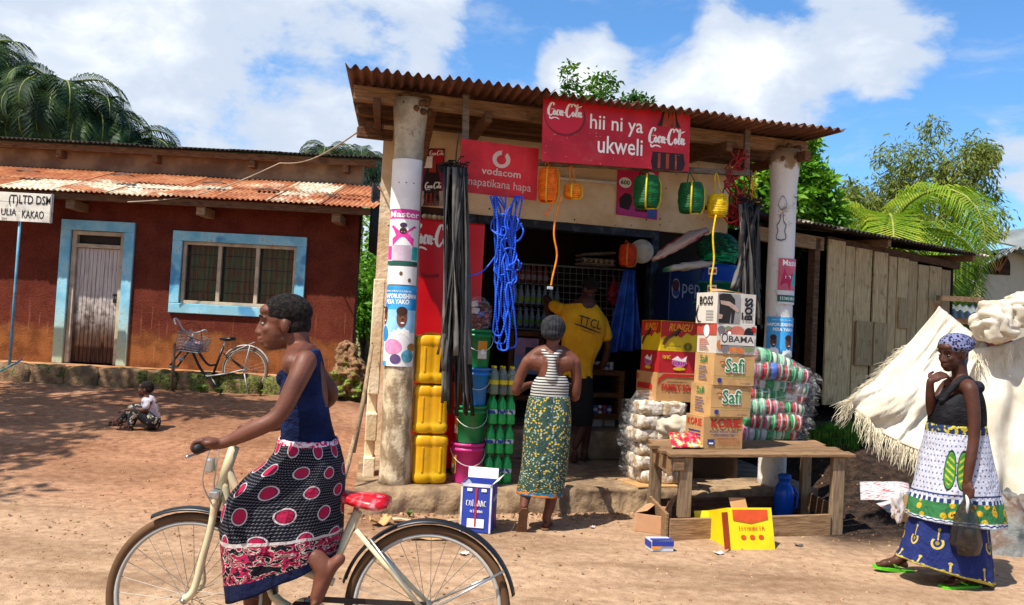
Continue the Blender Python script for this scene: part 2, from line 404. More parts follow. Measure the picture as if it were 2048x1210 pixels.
def make_ground():
    b = MB()
    def axis(lo, hi, n, far):
        a = [lo + (hi - lo) * i / n for i in range(n + 1)]
        return [lo - far, lo - far * .35, lo - far * .1, lo - far * .03] + a + [hi + far * .03, hi + far * .1, hi + far * .35, hi + far]
    xs = axis(-9, 8, 130, 900); ys = axis(-1, 17, 150, 900)
    nx = len(xs)
    b.v = [V((x, y, ground_z(x, y))) for y in ys for x in xs]
    for i in range(len(ys) - 1):
        for j in range(nx - 1):
            a = i * nx + j; b.f.append((a, a+1, a+nx+1, a+nx)); b.uv.append([(0, 0)] * 4); b.mi.append(0)
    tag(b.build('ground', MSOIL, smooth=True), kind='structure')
    g = MB(); rr = random.Random(3)
    def stone(x, y, s):
        z = ground_z(x, y); n = 5; a = rr.random() * 6
        lo = [(x + s * math.cos(a + k * 1.2566) * rr.uniform(.7, 1.2), y + s * math.sin(a + k * 1.2566) * rr.uniform(.7, 1.2), z - s * .3) for k in range(n)]
        hi = [(lerp(x, p[0], .62), lerp(y, p[1], .62), z + s * rr.uniform(.35, .75)) for p in lo]
        g.add(lo + hi, [(k, (k+1) % n, n + (k+1) % n, n + k) for k in range(n)] + [tuple(range(n, 2*n))])
    for _ in range(5200):
        y = 3.3 + 8.5 * rr.random() ** 1.5; x = rr.uniform(-.66, .66) * y + rr.uniform(-.3, .3)
        t = (V((x, y, 0)) - SP0).dot(SU); w = (V((x, y, 0)) - SP0).dot(SNN)
        if -.4 < t < 4.1 and w > -.3: continue
        stone(x, y, .004 + .012 * rr.random() ** 3)
    for _ in range(260): # rubble along the foot of the platform
        t = rr.uniform(-.4, 2.6); p = S(t, -.3 - .25 * rr.random() ** 2, 0); stone(p.x, p.y, .01 + .02 * rr.random() ** 3)
    tag(g.build('gravel', mat('pebble', lambda q: q.ramp(q.noise(q.pos(), 30, 2), [(.3, '#5b3d28'), (.5, '#96704f'), (.7, '#c0a080')]), .9)), 'small pebbles and grit scattered over the dirt road', 'gravel', kind='stuff')
make_ground()
def grass(name, label, regions, n, h, cols, seed=1):
    rr = random.Random(seed); b = MB()
    for k in range(n):
        x, y = rr.choice(regions)(rr); z = ground_z(x, y); a = rr.random() * 6.28; hh = h * rr.uniform(.4, 1.2); d = V((math.cos(a), math.sin(a), 0)); s = V((-d.y, d.x, 0)) * .006
        p = V((x, y, z)); q = p + d * hh * .5 * rr.random() + V((0, 0, hh))
        b.add([p - s, p + s, q], [(0, 1, 2)])
    return tag(b.build(name, mat(name + '_mat', lambda g: g.ramp(g.noise(g.pos(), 7, 3), [(.35, cols[0]), (.65, cols[1])]), .8, transl=.3)), label, 'grass', kind='stuff')
grass('grass', 'bright green grass strip below the plank shed', [lambda r: (lambda t, d: (3.45 + .82 * t + d * .5, 9.45 + .574 * t - d * .8))(r.uniform(-.4, 2.4), r.uniform(0, .8))], 5200, .09, ('#2c5a12', '#6fa02c'))

# ================================================================ shared materials
def wood(name, a, b, grain=(2, 2, 22), rough=.85, dirt='#2a1d13'):
    def f(g):
        p = g.vm('ADD', g.coord(), g.comb(g.rnd() * 31, g.rnd() * 17, g.rnd() * 9))
        n = g.noise(g.scale(p, grain), 3.2, 6, .6, .6); c = g.mix(g.ss(n, .3, .7), hx(a), hx(b))
        c = g.mix((g.rnd() - .5) * .5 + .12, c, hx(dirt)); return g.mix(g.ss(g.noise(p, 9, 5), .56, .74) * .5, c, hx(dirt))
    return mat(name, f, rough, (lambda g: g.noise(g.scale(g.coord(), grain), 6, 6, .65), .5, .01), spec=.2)
WOOD_H = wood('weathered_wood_along', '#7c6650', '#a78e70', (22, 22, 2))     # grain along local z
WOODX = wood('weathered_wood_across', '#76593f', '#a58462', (2, 22, 22))
WOODDK = wood('old_dark_timber', '#4a3325', '#7b583c', (2, 18, 18))
WOODV = wood('grey_shed_plank', '#a08458', '#d0b285', (20, 20, 1.6), dirt='#3a2c20')
def rusty(name, cols, galv, amt, sc=(1, .5, 1)):
    def f(g):
        p = g.vm('ADD', g.coord(), g.comb(g.rnd() * 23, g.rnd() * 11, 0)); n = g.noise(g.scale(p, sc), 2.2, 7, .65); m = g.noise(g.scale(p, (14, .7, 14)), 1.8, 5)
        c = g.ramp(n * .6 + m * .4, [(.33, cols[0]), (.5, cols[1]), (.66, cols[2])])
        return g.mix(g.ss(g.noise(p, .9, 5) + (g.rnd() - .5) * .45, .62 - amt, .72 - amt), c, g.mix(g.ss(m, .4, .6), hx(galv), hx('#e3d3b8')))
    return mat(name, f, .75, (lambda g: g.noise(sc=70, det=5), .25, .005), metal=.0, spec=.35)
RUST = rusty('rusted_roof', ('#6f3a20', '#a3603a', '#c48f64'), '#b3a184', .10)
RUSTDK = rusty('dark_rusted_roof', ('#33211a', '#573728', '#7a5038'), '#6d6258', -.05)
GALV = M('galvanised_sheet', '#767c7d', .55, .2, 2, dirt='#6d5a48')
def corr(b, O, U, D, n_waves, amp=.012, seg=6, N=None, nv=4, sag=0, jag=0, rr=random):
    """corrugated sheet: U across the waves, D down the sheet"""
    O, U, D = V(O), V(U), V(D); N = N or U.cross(D).normalized()
    if N.z < 0: N = -N
    j = [rr.uniform(-jag, jag) for _ in range(n_waves * seg + 1)]
    def fn(u, v):
        k = int(round(u * n_waves * seg))
        return O + U * u + D * (v + (j[k] if v == 1 else 0) / max(D.length, .01)) + N * (amp * math.cos(2 * math.pi * n_waves * u) + sag * math.sin(math.pi * v))
    return b.grid(fn, n_waves * seg, nv)
# ================================================================ the red house
HY = 13.0
def make_house():
    H = thing('red_house', 'red-brown rendered house with rusty tin roof and blue door and window surrounds', 'house', (-5.5, HY, .36))
    def P(px, py, dy=0): return W(px, py, HY + dy)
    zf = P(170, 727).z; x1 = P(712, 560).x; x0 = -10.5; zt = 3.42; th = .22
    def wallc(g):
        p = g.pos(); x, y, z = g.sep(p); n = g.noise(p, 3, 6); f = g.noise(p, 25, 4)
        c = g.mix(g.ss(n * .6 + f * .4, .35, .65), hx('#55241a'), hx('#6b3426'))
        mud = g.ss(z + (n - .5) * .35 + (f - .5) * .15, 1.28, 1.13); c = g.mix(mud, c, g.mix(g.ss(n, .4, .62), hx('#8f5730'), hx('#6a3d22')))
        drip = g.ss(g.noise(g.scale(p, (9, 1, .7)), 2, 4), .56, .7) * g.ss(z, 1.75, 1.35) * .5; c = g.mix(drip, c, hx('#9c6c4a'))
        return g.mix(g.ss(g.noise(p, 11, 5), .66, .74) * .15, c, hx('#a8795c'))
    MW = mat('red_render', wallc, .92, (lambda g: g.noise(g.pos(), 45, 6), .6, .02), spec=.12)
    d0, d1, dt = P(135, 600).x, P(242, 600).x, P(190, 462).z
    w0, w1, wb, wt = P(363, 540).x, P(592, 540).x, P(470, 612).z, P(470, 487).z
    b = MB(); yc = HY + th / 2
    def seg(xa, xb, za, zb): b.box(((xa+xb)/2, yc, (za+zb)/2), (xb-xa, th, zb-za))
    seg(x0, d0, zf - .4, zt); seg(d0, d1, dt, zt); seg(d1, w0, zf - .4, zt); seg(w0, w1, wt, zt); seg(w0, w1, zf - .4, wb); seg(w1, x1, zf - .4, zt)
    ya, yb_ = HY + th + .002, HY + 3.2; sx_ = x1 / HY * 1.02; z0_, z1_ = zf - .4, zt; b.hexa([(x1 - .22, ya, z0_), (x1, ya, z0_), (x1 + sx_ * (yb_ - HY), yb_, z0_), (x1 - .22 + sx_ * (yb_ - HY), yb_, z0_), (x1 - .22, ya, z1_), (x1, ya, z1_), (x1 + sx_ * (yb_ - HY), yb_, z1_), (x1 - .22 + sx_ * (yb_ - HY), yb_, z1_)]); b.build('wall', MW, H)
    MB().box(((x0+x1)/2 - .4, HY + 1.2, 2), (x1 - x0 - .8, .05, 3.2)).build('inner_wall', M('dark_inside', '#171310', .95), H)
    # upper wall and its roof
    uy = HY + 1.5
    def up(px, py): return W(px, py, uy)
    zu0, zu1 = 3.55, up(715, 326).z
    UC = mat('bare_render', lambda g: g.mix(g.ss(g.noise(g.pos(), 2.4, 6), .35, .65), hx('#6d5442'), hx('#93775c')), .95, (lambda g: g.noise(g.pos(), 30, 5), .5, .02))
    xu = up(724, 350).x
    MB().box(((x0+xu)/2, uy + .1, (zu0+zu1)/2), (xu-x0, .2, zu1-zu0)).build('upper_wall', UC, H)
    MB().box(((x0+xu)/2 + .1, uy - .16, zu1 - .03), (xu-x0 + .3, .1, .1)).build('wall_plate', WOODDK, H)
    for px in (128, 318, 510, 696):
        q = up(px, 330); b = MB(); b.box((q.x, uy - .1, zu1 - .14), (.09, .2, .12)); b.build('rafter_end', WOODDK, H, bevel=.006)
    MDK = rusty('black_tin', ('#120f0e', '#211b18', '#35291f'), '#3c3430', -.1)
    rr = random.Random(5); b = MB()
    xs = xu + .2 - .80 * 11
    while xs < xu - .2:
        b = MB(); corr(b, (xs, uy - .3, zu1 + .05 + rr.uniform(-.008, .008)), (.84, 0, 0), (0, 2.6, .45), 11, .016, 6, nv=2); b.build('roof_sheet', MDK, H, smooth=True, solid=.003); xs += .80
    # lower roof of rusty sheets: two courses
    ze, zr_ = W(600, 407, HY - .55).z, W(600, 366, uy - .02).z
    dv = V((0, -(uy - .02 - (HY - .55)), ze - zr_)); xe = W(752, 400, HY - .4).x; n = 0; xs = xe
    while xs > x0:
        wv = .82
        for c in (0, 1):
            b = MB(); o = V((xs - wv, uy - .02, zr_ + .012)) + dv * (.46 * c) + V((0, 0, .014 * (1 - c) + rr.uniform(-.006, .008)))
            corr(b, o, (wv + .03, rr.uniform(-.01, .01), rr.uniform(-.012, .012)), dv * (.54 + (rr.uniform(-.03, .05) if c == 0 else rr.uniform(-.005, .012))), 11, .014, 6, nv=3, jag=.012 if c == 0 else .006, rr=rr); b.build('roof_sheet', RUST, H, smooth=True, solid=.003)
        xs -= wv - .03; n += 1
    # torn curled flaps and lumps on the sheets
    for px, py in ((55, 344), (245, 352), (430, 368), (535, 382), (660, 395)):
        q = W(px, py, HY + .2); b = MB(); l = .22
        b.grid(lambda u, v: q + V(((u - .5) * l * 1.6, v * .16 - .1, .055 * math.sin(v * 2.4) * (1 - abs(u - .5) * 1.4) + .02 * nz((u * 4 + px, v * 3, 0)))), 8, 5); b.build('torn_flap', RUSTDK, H, smooth=True, solid=.004)
    MB().box(((x0+xe)/2, HY - .46, ze - .06), (xe - x0 - .12, .05, .1)).build('fascia_board', WOODDK, H, bevel=.004)
    for px in (152, 410, 678):
        q = W(px, 425, HY - .25); MB().box((q.x, HY - .22, ze - .17), (.13, .44, .13)).build('rafter_end', WOODX, H, bevel=.006)
    # corrugated flap closing the gable
    b = MB(); corr(b, (xe - .12, HY - .1, 2.62), (0, 1.7, 0), (0, 0, 1.05), 20, .014, 5, N=V((1, 0, 0)), nv=1); b.build('gable_sheet', MDK, H, smooth=True, solid=.003)
    # painted surrounds
    def bluef(g):
        p = g.pos(); x, y, z = g.sep(p); n = g.noise(p, 4, 6); f = g.noise(p, 30, 5)
        c = g.mix(g.ss(n, .35, .65), hx('#6fb2cc'), hx('#94cbdb')); c = g.mix(g.ss(z + (n - .5) * .9, 1.75, 1.0), c, hx('#a9b79b'))
        c = g.mix(g.ss(g.noise(p, 1.4, 3), .56, .62) * g.ss(x, -5.7, -5.3) * .8, c, hx('#3b86b5')); return g.mix(g.ss(f * .5 + n * .5, .58, .64) * .8, c, hx('#a98e72'))
    BLUE = mat('chalky_blue_paint', bluef, .85, (lambda g: g.noise(g.pos(), 60, 4), .3, .01))
    def surround(a0, a1, z0, z1, ow, name, open_bottom):
        b = MB(); y = HY - .02; d = .05
        b.box(((a0 + a1) / 2, y, z1 + ow / 2), (a1 - a0 + 2 * ow, d, ow)); b.box((a0 - ow / 2, y, (z0 + z1) / 2), (ow, d, z1 - z0)); b.box((a1 + ow / 2, y, (z0 + z1) / 2), (ow, d, z1 - z0))
        if not open_bottom: b.box(((a0 + a1) / 2, y, z0 - ow / 2), (a1 - a0 + 2 * ow, d, ow))
        return b.build(name, BLUE, H, bevel=.008)
    surround(d0, d1, zf - .01, dt, .155, 'door_surround', True); surround(w0, w1, wb, wt, .15, 'window_surround', False)
    # door
    FR = M('old_cream_paint', '#b9a78e', .8, .2, 5, dirt='#6b4c33')
    b = MB()
    for x in (d0 + .035, d1 - .035): b.box((x, HY + .06, (zf + dt) / 2), (.07, .1, dt - zf))
    zl = P(190, 492).z
    for z in (dt - .035, zl): b.box(((d0 + d1) / 2, HY + .06, z), (d1 - d0 - .142, .098, .06))
    b.build('door_frame', FR, H, bevel=.005)
    MB().box(((d0 + d1) / 2, HY + .1, (zl + dt) / 2), (d1 - d0 - .15, .01, dt - zl - .1)).build('transom', M('dark_board', '#2b201a', .7), H)
    def plankc(g):
        p = g.pos(); x, y, z = g.sep(p); n = g.noise(g.scale(p, (26, 1, 1.5)), 2, 6, .7); m = g.noise(p, 6, 6, .7); v = z + (m - .5) * .9
        c = g.mix(g.ss(n, .35, .65), hx('#a89c94'), hx('#cfc6c0')); c = g.mix(g.ss(v, 1.95, 1.45) * g.ss(m, .38, .62), c, hx('#4b3a30')); c = g.mix(g.ss(v, 1.5, 1.05), c, g.mix(g.ss(n, .4, .6), hx('#2d1b12'), hx('#5c3a24')))
        return c
    DM = mat('peeling_door_paint', plankc, .85, (lambda g: g.noise(g.scale(g.pos(), (30, 1, 2)), 4, 5), .4, .01))
    dr = thing('door', None, None, (d0, HY + .08, zf)); dr.parent = H; dr.matrix_basis = Matrix.Translation(V((d0, HY + .08, zf)) - H.location)
    k = 11; pw = (d1 - d0 - .146) / k
    for i in range(k):
        MB().box((d0 + .073 + pw * (i + .5), HY + .085 + rr.uniform(-.003, .003), (zf + .015 + zl - .035) / 2), (pw - .005, .035, zl - zf - .05)).build('plank', DM, dr, bevel=.004)
    q = P(230, 602, .05); b = MB(); b.box((q.x, HY + .05, q.z), (.055, .03, .06)); b.tube([(q.x - .018, HY + .05, q.z + .03), (q.x - .018, HY + .05, q.z + .075), (q.x + .018, HY + .05, q.z + .075), (q.x + .018, HY + .05, q.z + .03)], .006, 6); b.box((q.x, HY + .062, q.z + .09), (.09, .006, .03)); b.build('padlock', M('black_iron', '#141414', .5), dr, bevel=.004)
    # window
    wn = thing('window', None, None); wn.parent = H; wn.matrix_basis = Matrix.Translation(V(((w0 + w1) / 2, HY, wb)) - H.location)
    b = MB(); y = HY + .05
    for z in (wb + .025, wt - .025): b.box(((w0 + w1) / 2, y, z), (w1 - w0, .07, .05))
    for x in (w0 + .025, w1 - .025): b.box((x, y, (wb + wt) / 2), (.05, .068, wt - wb - .1))
    b.build('window_frame', FR, wn, bevel=.004)
    m1, m2 = P(437, 540).x, P(513, 540).x
    for x in (m1, m2): MB().box((x, y, (wb + wt) / 2), (.055, .066, wt - wb - .102)).build('mullion', FR, wn, bevel=.004)
    GL = mat('window_glass', lambda g: hx('#3a2c20'), .06, trans=.0, spec=.5, alpha=.14)
    CU = mat('curtain', lambda g: g.mix(g.ss(g.noise(g.scale(g.pos(), (10, 1, 2)), 2, 3), .4, .6), hx('#8a6038'), hx('#6f7a4c')), .95)
    for a, c in ((w0 + .05, m1 - .028), (m1 + .028, m2 - .028), (m2 + .028, w1 - .05)):
        MB().box(((a + c) / 2, y + .01, (wb + wt) / 2), (c - a, .004, wt - wb - .1)).build('pane', GL, wn)
        MB().grid(lambda u, v: V((lerp(a, c, u), y + .13 + .03 * math.sin(u * 38 + a) + .01 * math.sin(u * 90), lerp(wb, wt, v))), 60, 2).build('curtain', CU, wn, smooth=True)
    b = MB()
    for i in range(1, 5): b.tube([(w0, y + .07, lerp(wb, wt, i / 5)), (w1, y + .07, lerp(wb, wt, i / 5))], .006, 5)
    b.build('security_bars', M('bar_iron', '#2a2320', .7), wn)
    # stone plinth in front of the wall
    LM = mat('ledge_earth', lambda g: g.mix(g.ss(g.noise(g.pos(), 5, 6), .38, .62), hx('#8c5a36'), hx('#b98a5e')), .95, (lambda g: g.noise(g.pos(), 25, 6), .7, .03))
    MB().box(((x0 + x1) / 2 + .2, HY - .31, zf / 2 - .01), (x1 - x0 + .1, .66, zf)).build('plinth', LM, H, bevel=.03)
    def stonec(g):
        p = g.pos(); n = g.noise(p, 6, 6); c = g.mix(g.ss(n, .35, .65), hx('#5d4632'), hx('#8b6f52')); x, y, z = g.sep(p)
        return g.mix(g.ss(g.noise(p, 4.2, 7, .65) + g.ss(x, -5.8, -4.6) * .10, .53, .62) * .85, c, g.mix(g.ss(g.noise(p, 30, 3), .4, .6), hx('#343c12'), hx('#6c7430')))
    SM = mat('mossy_stone', stonec, .95, (lambda g: g.noise(g.pos(), 30, 6), .8, .03))
    xs = -8.9
    while xs < x1 + .1:
        l = rr.uniform(.35, .75); c = V((xs + l / 2, HY - .66 - rr.uniform(0, .06), lerp(.32, zf, .5) - .02)); b = MB(); h = (zf - .32) / 2 + .03; sd = rr.random() * 50
        def fn(u, v):
            a = u * 2 * math.pi; e = math.pi * (v - .5); d = V((math.cos(e) * math.cos(a), math.cos(e) * math.sin(a), math.sin(e)))
            m = max(abs(d.x), abs(d.y), abs(d.z)); d = d.lerp(d / m, .72); d *= 1 + .16 * nz(d + V((sd, 0, 0)), 2.2)
            return c + V((d.x * l / 2, d.y * .13, d.z * h))
        b.grid(fn, 18, 10); b.build('ledge_stone', SM, H, smooth=True, weld=True); xs += l * rr.uniform(.9, 1.0)
    # rough lower kerb stones on the left
    for k in range(9):
        p = Wz(30 + k * 62 + rr.uniform(-10, 10), 778 + k * 1.5 + rr.uniform(-5, 5), .35); l = rr.uniform(.25, .45); sd = rr.random() * 50; b = MB()
        if k > 6: continue
        def fn(u, v):
            a = u * 2 * math.pi; e = math.pi * (v - .5); d = V((math.cos(e) * math.cos(a), math.cos(e) * math.sin(a), math.sin(e))); d *= 1 + .3 * nz(d + V((sd, 0, 0)), 1.8); return V((p.x, p.y + .2, .3)) + V((d.x * l, d.y * .18, d.z * .13))
        tag(b.grid(fn, 16, 9).build('kerb_stone', SM, smooth=True, weld=True), ORD[k] + ' low mossy boulder from the left along the foot of the house plinth', 'stone', 'boulders along the plinth')
    return zf
HZF = make_house()
# dirt-caked mound with moss by the house corner
def make_mound():
    c = W(694, 786, 12.3); b = MB(); h = (786 - 678) / FPX * c.y; w = .29
    def fn(u, v):
        a = u * 2 * math.pi; r = w * (1.05 - .72 * v ** 1.3) * (1 if v < .93 else (1 - v) / .07); p = V((math.cos(a) * r, math.sin(a) * r, v * h * 1.02))
        k = 1 + .5 * nz(V((math.cos(a), math.sin(a), v * 3)), 2.1) + .25 * nz(V((math.cos(a), math.sin(a), v * 3)), 6); return c + V((p.x * k + .04 * math.sin(v * 5), p.y * k, p.z - .03 + .03 * nz(p, 9)))
    b.grid(fn, 56, 44)
    f = lambda g: g.mix(g.ss(g.noise(g.pos(), 7, 6) - (g.sep(g.pos())[2] - .75) * .35, .48, .58), g.mix(g.ss(g.noise(g.pos(), 18, 6), .35, .65), hx('#6d4c33'), hx('#b18861')), g.mix(g.ss(g.noise(g.pos(), 40, 4), .4, .6), hx('#46561a'), hx('#8c9a3c')))
    tag(b.build('termite_mound', mat('mound_earth', f, .95, (lambda g: g.noise(g.pos(), 28, 8, .7), 1, .05)), smooth=True, weld=True), 'knobbly earth mound with green moss at the corner of the red house', 'mound')
make_mound()
# sign board on its blue pole
def make_signboard():
    p = W(22, 690, 12.2); T = thing('sign_board', 'white hand-lettered board on a thin blue pole before the red house', 'sign', (p.x, p.y, ground_z(p.x, p.y)))
    q = W(32, 440, 12.2); MB().tube([(p.x, 12.2, .4), (p.x, 12.2, q.z + .35)], .02, 10).build('pole', M('blue_pipe', '#5c92a8', .6), T, smooth=True)
    a = W(-60, 440, 12.14); c = W(102, 446, 12.14); d = W(102, 388, 12.14); Rm = ry(R(2)) 
    O = V((a.x, 12.15, c.z)); U = V((c.x - a.x, 0, 0)); Vv = V((0, 0, d.z - c.z)); m = M('white_board_paint', '#d8d4c8', .7, .12, 4, dirt='#7a6a58')
    for i in range(3):
        MB().box(O + U * .5 + Vv * ((i + .5) / 3) + V((0, .012 + .002 * (i % 2), 0)), (U.length, .02, Vv.length / 3 - .004)).build('board', m, T, bevel=.002)
    sf = flat(O, U, Vv); B = BLK()
    txt(T, '(T)LTD DSM', B, sf, (.455, .52, .98, .92), off=.012); txt(T, 'ULIA', B, sf, (.37, .19, .56, .43), off=.008); txt(T, 'KAKAO', B, sf, (.63, .12, .90, .40), off=.008); txt(T, 'SH', B, sf, (.38, .03, .44, .12))
    b = MB(); b.box(O + U * .985 + Vv * .5 + V((0, -.004, 0)), (.02, .02, Vv.length + .01)); b.build('edge_strip', M('dull_grey', '#8a867c', .7), T)
make_signboard()
# ================================================================ the shop
RZ0, RSL = 3.45, .085                         # roof edge height and rise to the back
FLZ = .2; WW = 1.5; WALL_R = 3.66
def roofz(w): return RZ0 + RSL * (w + .6)
PIL = [(.0, 3.40), (3.575, 3.36)]
def make_shop():
    T = thing('shop', 'open-fronted cream shop with two round pillars and a rusty tin porch roof', 'shop', S(1.8, 0, 0), SA)
    def sbox(b, t0, t1, w0, w1, z0, z1): return b.hexa([S(t0, w0, z0), S(t1, w0, z0), S(t1, w1, z0), S(t0, w1, z0), S(t0, w0, z1), S(t1, w0, z1), S(t1, w1, z1), S(t0, w1, z1)])
    PL = mat('porch_cement', lambda g: g.mix(g.ss(g.noise(g.pos(), 4, 7, .65), .35, .68), hx('#6a5540'), hx('#a58a6a')), .9, (lambda g: g.noise(g.pos(), 20, 7), .6, .03))
    # porch platform with a worn, crumbling front edge
    b = MB(); rr = random.Random(4)
    def edge(u, v):
        t = lerp(-.3, 3.95, u); k = .045 * nz((t * 3, v * 3, 0)) + .03 * nz((t * 11, v * 5, 2))
        P = [(-.27 + k, -.05), (-.26 + k, .07), (-.235 + k * .8, FLZ - .03), (-.20 + k * .6, FLZ), (-.05, FLZ + .002), (.5, FLZ), (WW, FLZ)]
        i = min(int(v * 6 + 1e-6), 5); f = v * 6 - i; a, c = P[i], P[i+1]; w = lerp(a[0], c[0], f); z = lerp(a[1], c[1], f)
        return S(t, w, z + (.006 * nz((t * 6, w * 6, 5)) if v > .3 else 0))
    b.grid(edge, 150, 18); sbox(b, -.3, 3.95, -.14, WW, -.1, FLZ - .02); b.build('porch_floor', PL, T, smooth=True)
    b = MB(); sbox(b, .70, 3.5, WW - .12, WW + .02, FLZ, .5); b.build('door_step', PL, T, bevel=.02)
    b = MB(); sbox(b, .05, 3.6, WW + .021, 3.25, FLZ - .1, .495); b.build('inner_floor', PL, T)
    # front wall: upper cream band, left pier
    def cream(g):
        p = g.pos(); x, y, z = g.sep(p); n = g.noise(p, 2.6, 6); c = g.mix(g.ss(n, .35, .65), hx('#d3b78e'), hx('#ead6b4'))
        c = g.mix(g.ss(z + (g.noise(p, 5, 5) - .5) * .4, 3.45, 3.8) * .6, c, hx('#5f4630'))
        c = g.mix(g.ss(g.vor(p, 13), .17, .09) * g.ss(g.noise(p, 1.7, 3), .48, .6), c, hx('#20140f')); return g.mix(g.ss(g.noise(p, 4.5, 7, .7), .56, .70) * .35, c, hx('#8f6f4c'))
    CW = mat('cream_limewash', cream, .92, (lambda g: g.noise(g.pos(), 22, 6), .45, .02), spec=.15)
    def whitef(g): return g.mix(g.ss(g.noise(g.pos(), 5, 6), .55, .68), hx('#cfc4b2'), hx('#8d6c4c'))
    zo = 2.70
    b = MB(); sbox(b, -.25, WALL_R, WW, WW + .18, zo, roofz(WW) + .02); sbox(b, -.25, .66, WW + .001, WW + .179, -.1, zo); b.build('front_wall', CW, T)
    b = MB(); sbox(b, -.25, -.02, WW + .182, 3.2, -.1, roofz(2.4)); b.build('side_wall', mat('limewash', whitef, .92, (lambda g: g.noise(g.pos(), 22, 6), .5, .02)), T)
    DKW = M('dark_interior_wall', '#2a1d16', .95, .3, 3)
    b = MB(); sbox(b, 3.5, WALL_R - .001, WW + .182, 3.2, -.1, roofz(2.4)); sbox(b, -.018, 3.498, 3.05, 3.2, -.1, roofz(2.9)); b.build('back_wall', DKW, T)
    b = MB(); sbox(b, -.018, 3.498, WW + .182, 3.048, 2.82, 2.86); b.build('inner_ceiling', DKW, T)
    BP = mat('blue_black_paint', lambda g: g.mix(g.ss(g.noise(g.pos(), 9, 6), .5, .65), hx('#17202b'), hx('#3a4656')), .6)
    b = MB(); sbox(b, 2.74, 2.82, WW - .02, WW + .16, .3, zo - .002); sbox(b, .66, .76, WW - .025, WW + .16, .3, zo - .002); sbox(b, .761, 2.739, WW - .015, WW + .15, zo - .09, zo - .003); b.build('door_frame', BP, T, bevel=.006)
    b = MB(); sbox(b, 2.83, 3.5, WW + .05, WW + .12, .3, zo - .002); b.build('dark_panel', M('opening_dark', '#1c1512', .9, .5, 4), T)  # near-black sheet across the right-hand opening, its colour stands for the shade inside
    # low wall end left of the pillar with two holes
    b = MB()
    for z0, z1 in ((FLZ - .25, .36), (.50, .74), (.90, 1.9)): sbox(b, -.25, -.15, .30, .50, z0, z1)
    sbox(b, -.25, -.16, .45, .55, FLZ - .2, 1.9)
    b.build('low_pier', CW, T, bevel=.01)
    # pillars
    def pilc(g):
        p = g.pos(); x, y, z = g.sep(p); n = g.noise(p, 5, 7, .65); st = g.noise(g.scale(p, (5, 5, 2.4)), 2.2, 6, .65)
        c = g.mix(g.ss(n, .35, .65), hx('#8f8570'), hx('#b7ac97')); c = g.mix(g.ss(z + (n - .5) * .25, 1.36, 1.2), c, g.mix(g.ss(st, .42, .62), hx('#8a7458'), hx('#c9b796')))
        return g.mix(g.ss(n, .60, .70) * .7, c, hx('#6a5640'))
    PM = [mat('concrete_pillar', pilc, .9, (lambda g: g.noise(g.pos(), 24, 7), .5, .02)),
          mat('whitewashed_pillar', lambda g: g.mix(g.ss(g.noise(g.pos(), 6, 7, .65) + g.ss(g.sep(g.pos())[2], 3.05, 3.35) * .3, .55, .70), hx('#d5d2cb'), hx('#8a7358')), .9, (lambda g: g.noise(g.pos(), 24, 7), .5, .02))]
    for (t, zt), m in zip(PIL, PM):
        c = S(t, 0, 0); b = MB(); rings = []
        for i in range(30):
            z = lerp(FLZ - .04, zt, i / 29); r = .128 - .006 * i / 29 + (.012 if i == 0 else 0) + (.03 * max(0, i - 26) / 3)
            rings.append([(c.x + (r + .006 * nz((math.cos(a * .19635) * 2, math.sin(a * .19635) * 2, z * 2))) * math.cos(a * .19635) - .012 * (z - 1.5) * (1 if t < 1 else 0), c.y + (r + .006 * nz((math.cos(a * .19635) * 2, 9, z * 2))) * math.sin(a * .19635), z) for a in range(32)])
        b.loft(rings); b.build('pillar', m, T, smooth=True)
    # mud daub nests on top of the pillars
    for t, zt in PIL:
        b = MB()
        for k in range(26):
            a = rr.random() * 6.28; b.ell(S(t, 0, zt - .03 + rr.uniform(-.09, .06)) + V((math.cos(a) * .13, math.sin(a) * .13, 0)), (.035 * rr.uniform(.6, 1.3), .03, .03), None, 8)
        tag(b.build('mud_daub', M('dry_mud', '#5a4029', .95, .3, 12), T, smooth=True), kind='stuff')
    # timber
    for w, h in ((0, .12), (.75, .12), (1.25, .1)):
        b = MB(); z1 = roofz(w) - .035; sbox(b, -.50, 3.80, w - .045, w + .045, z1 - h, z1); b.build('purlin', WOODX if w <= 0 else WOODDK, T, bevel=.006)
    for t in (-.3, .62, 1.75, 2.85, 3.66):
        b = MB(); b.hexa([S(t-.03, -.3, roofz(-.3) - .25), S(t+.03, -.3, roofz(-.3) - .25), S(t+.03, WW, roofz(WW) - .25), S(t-.03, WW, roofz(WW) - .25), S(t-.03, -.3, roofz(-.3) - .16), S(t+.03, -.3, roofz(-.3) - .16), S(t+.03, WW, roofz(WW) - .16), S(t-.03, WW, roofz(WW) - .16)]); b.build('rafter', WOODDK, T, bevel=.005)
    b = MB(); b.bar(SPw(868, 200, .25), SPw(840, 330, .9), .09, .05); b.build('brace', WOODDK, T, bevel=.005)
    # hanging frame for signs and ropes
    GW = wood('grey_batten', '#5b5145', '#8a7c6c', (3, 3, 20))
    for px, y0, y1, w in ((932, 190, 420, -.16), (1495, 240, 350, -.16)):
        b = MB(); b.bar(SPw(px, y0, w), SPw(px - 3, y1, w), .055, .035, SNN); b.build('hanging_batten', GW, T, bevel=.004)
    b = MB(); b.bar(SPw(1075, 325, -.2), SPw(1503, 347, -.2), .04, .05); b.build('cross_batten', GW, T, bevel=.004)
    # roof sheets
    t = -.55; k = 0
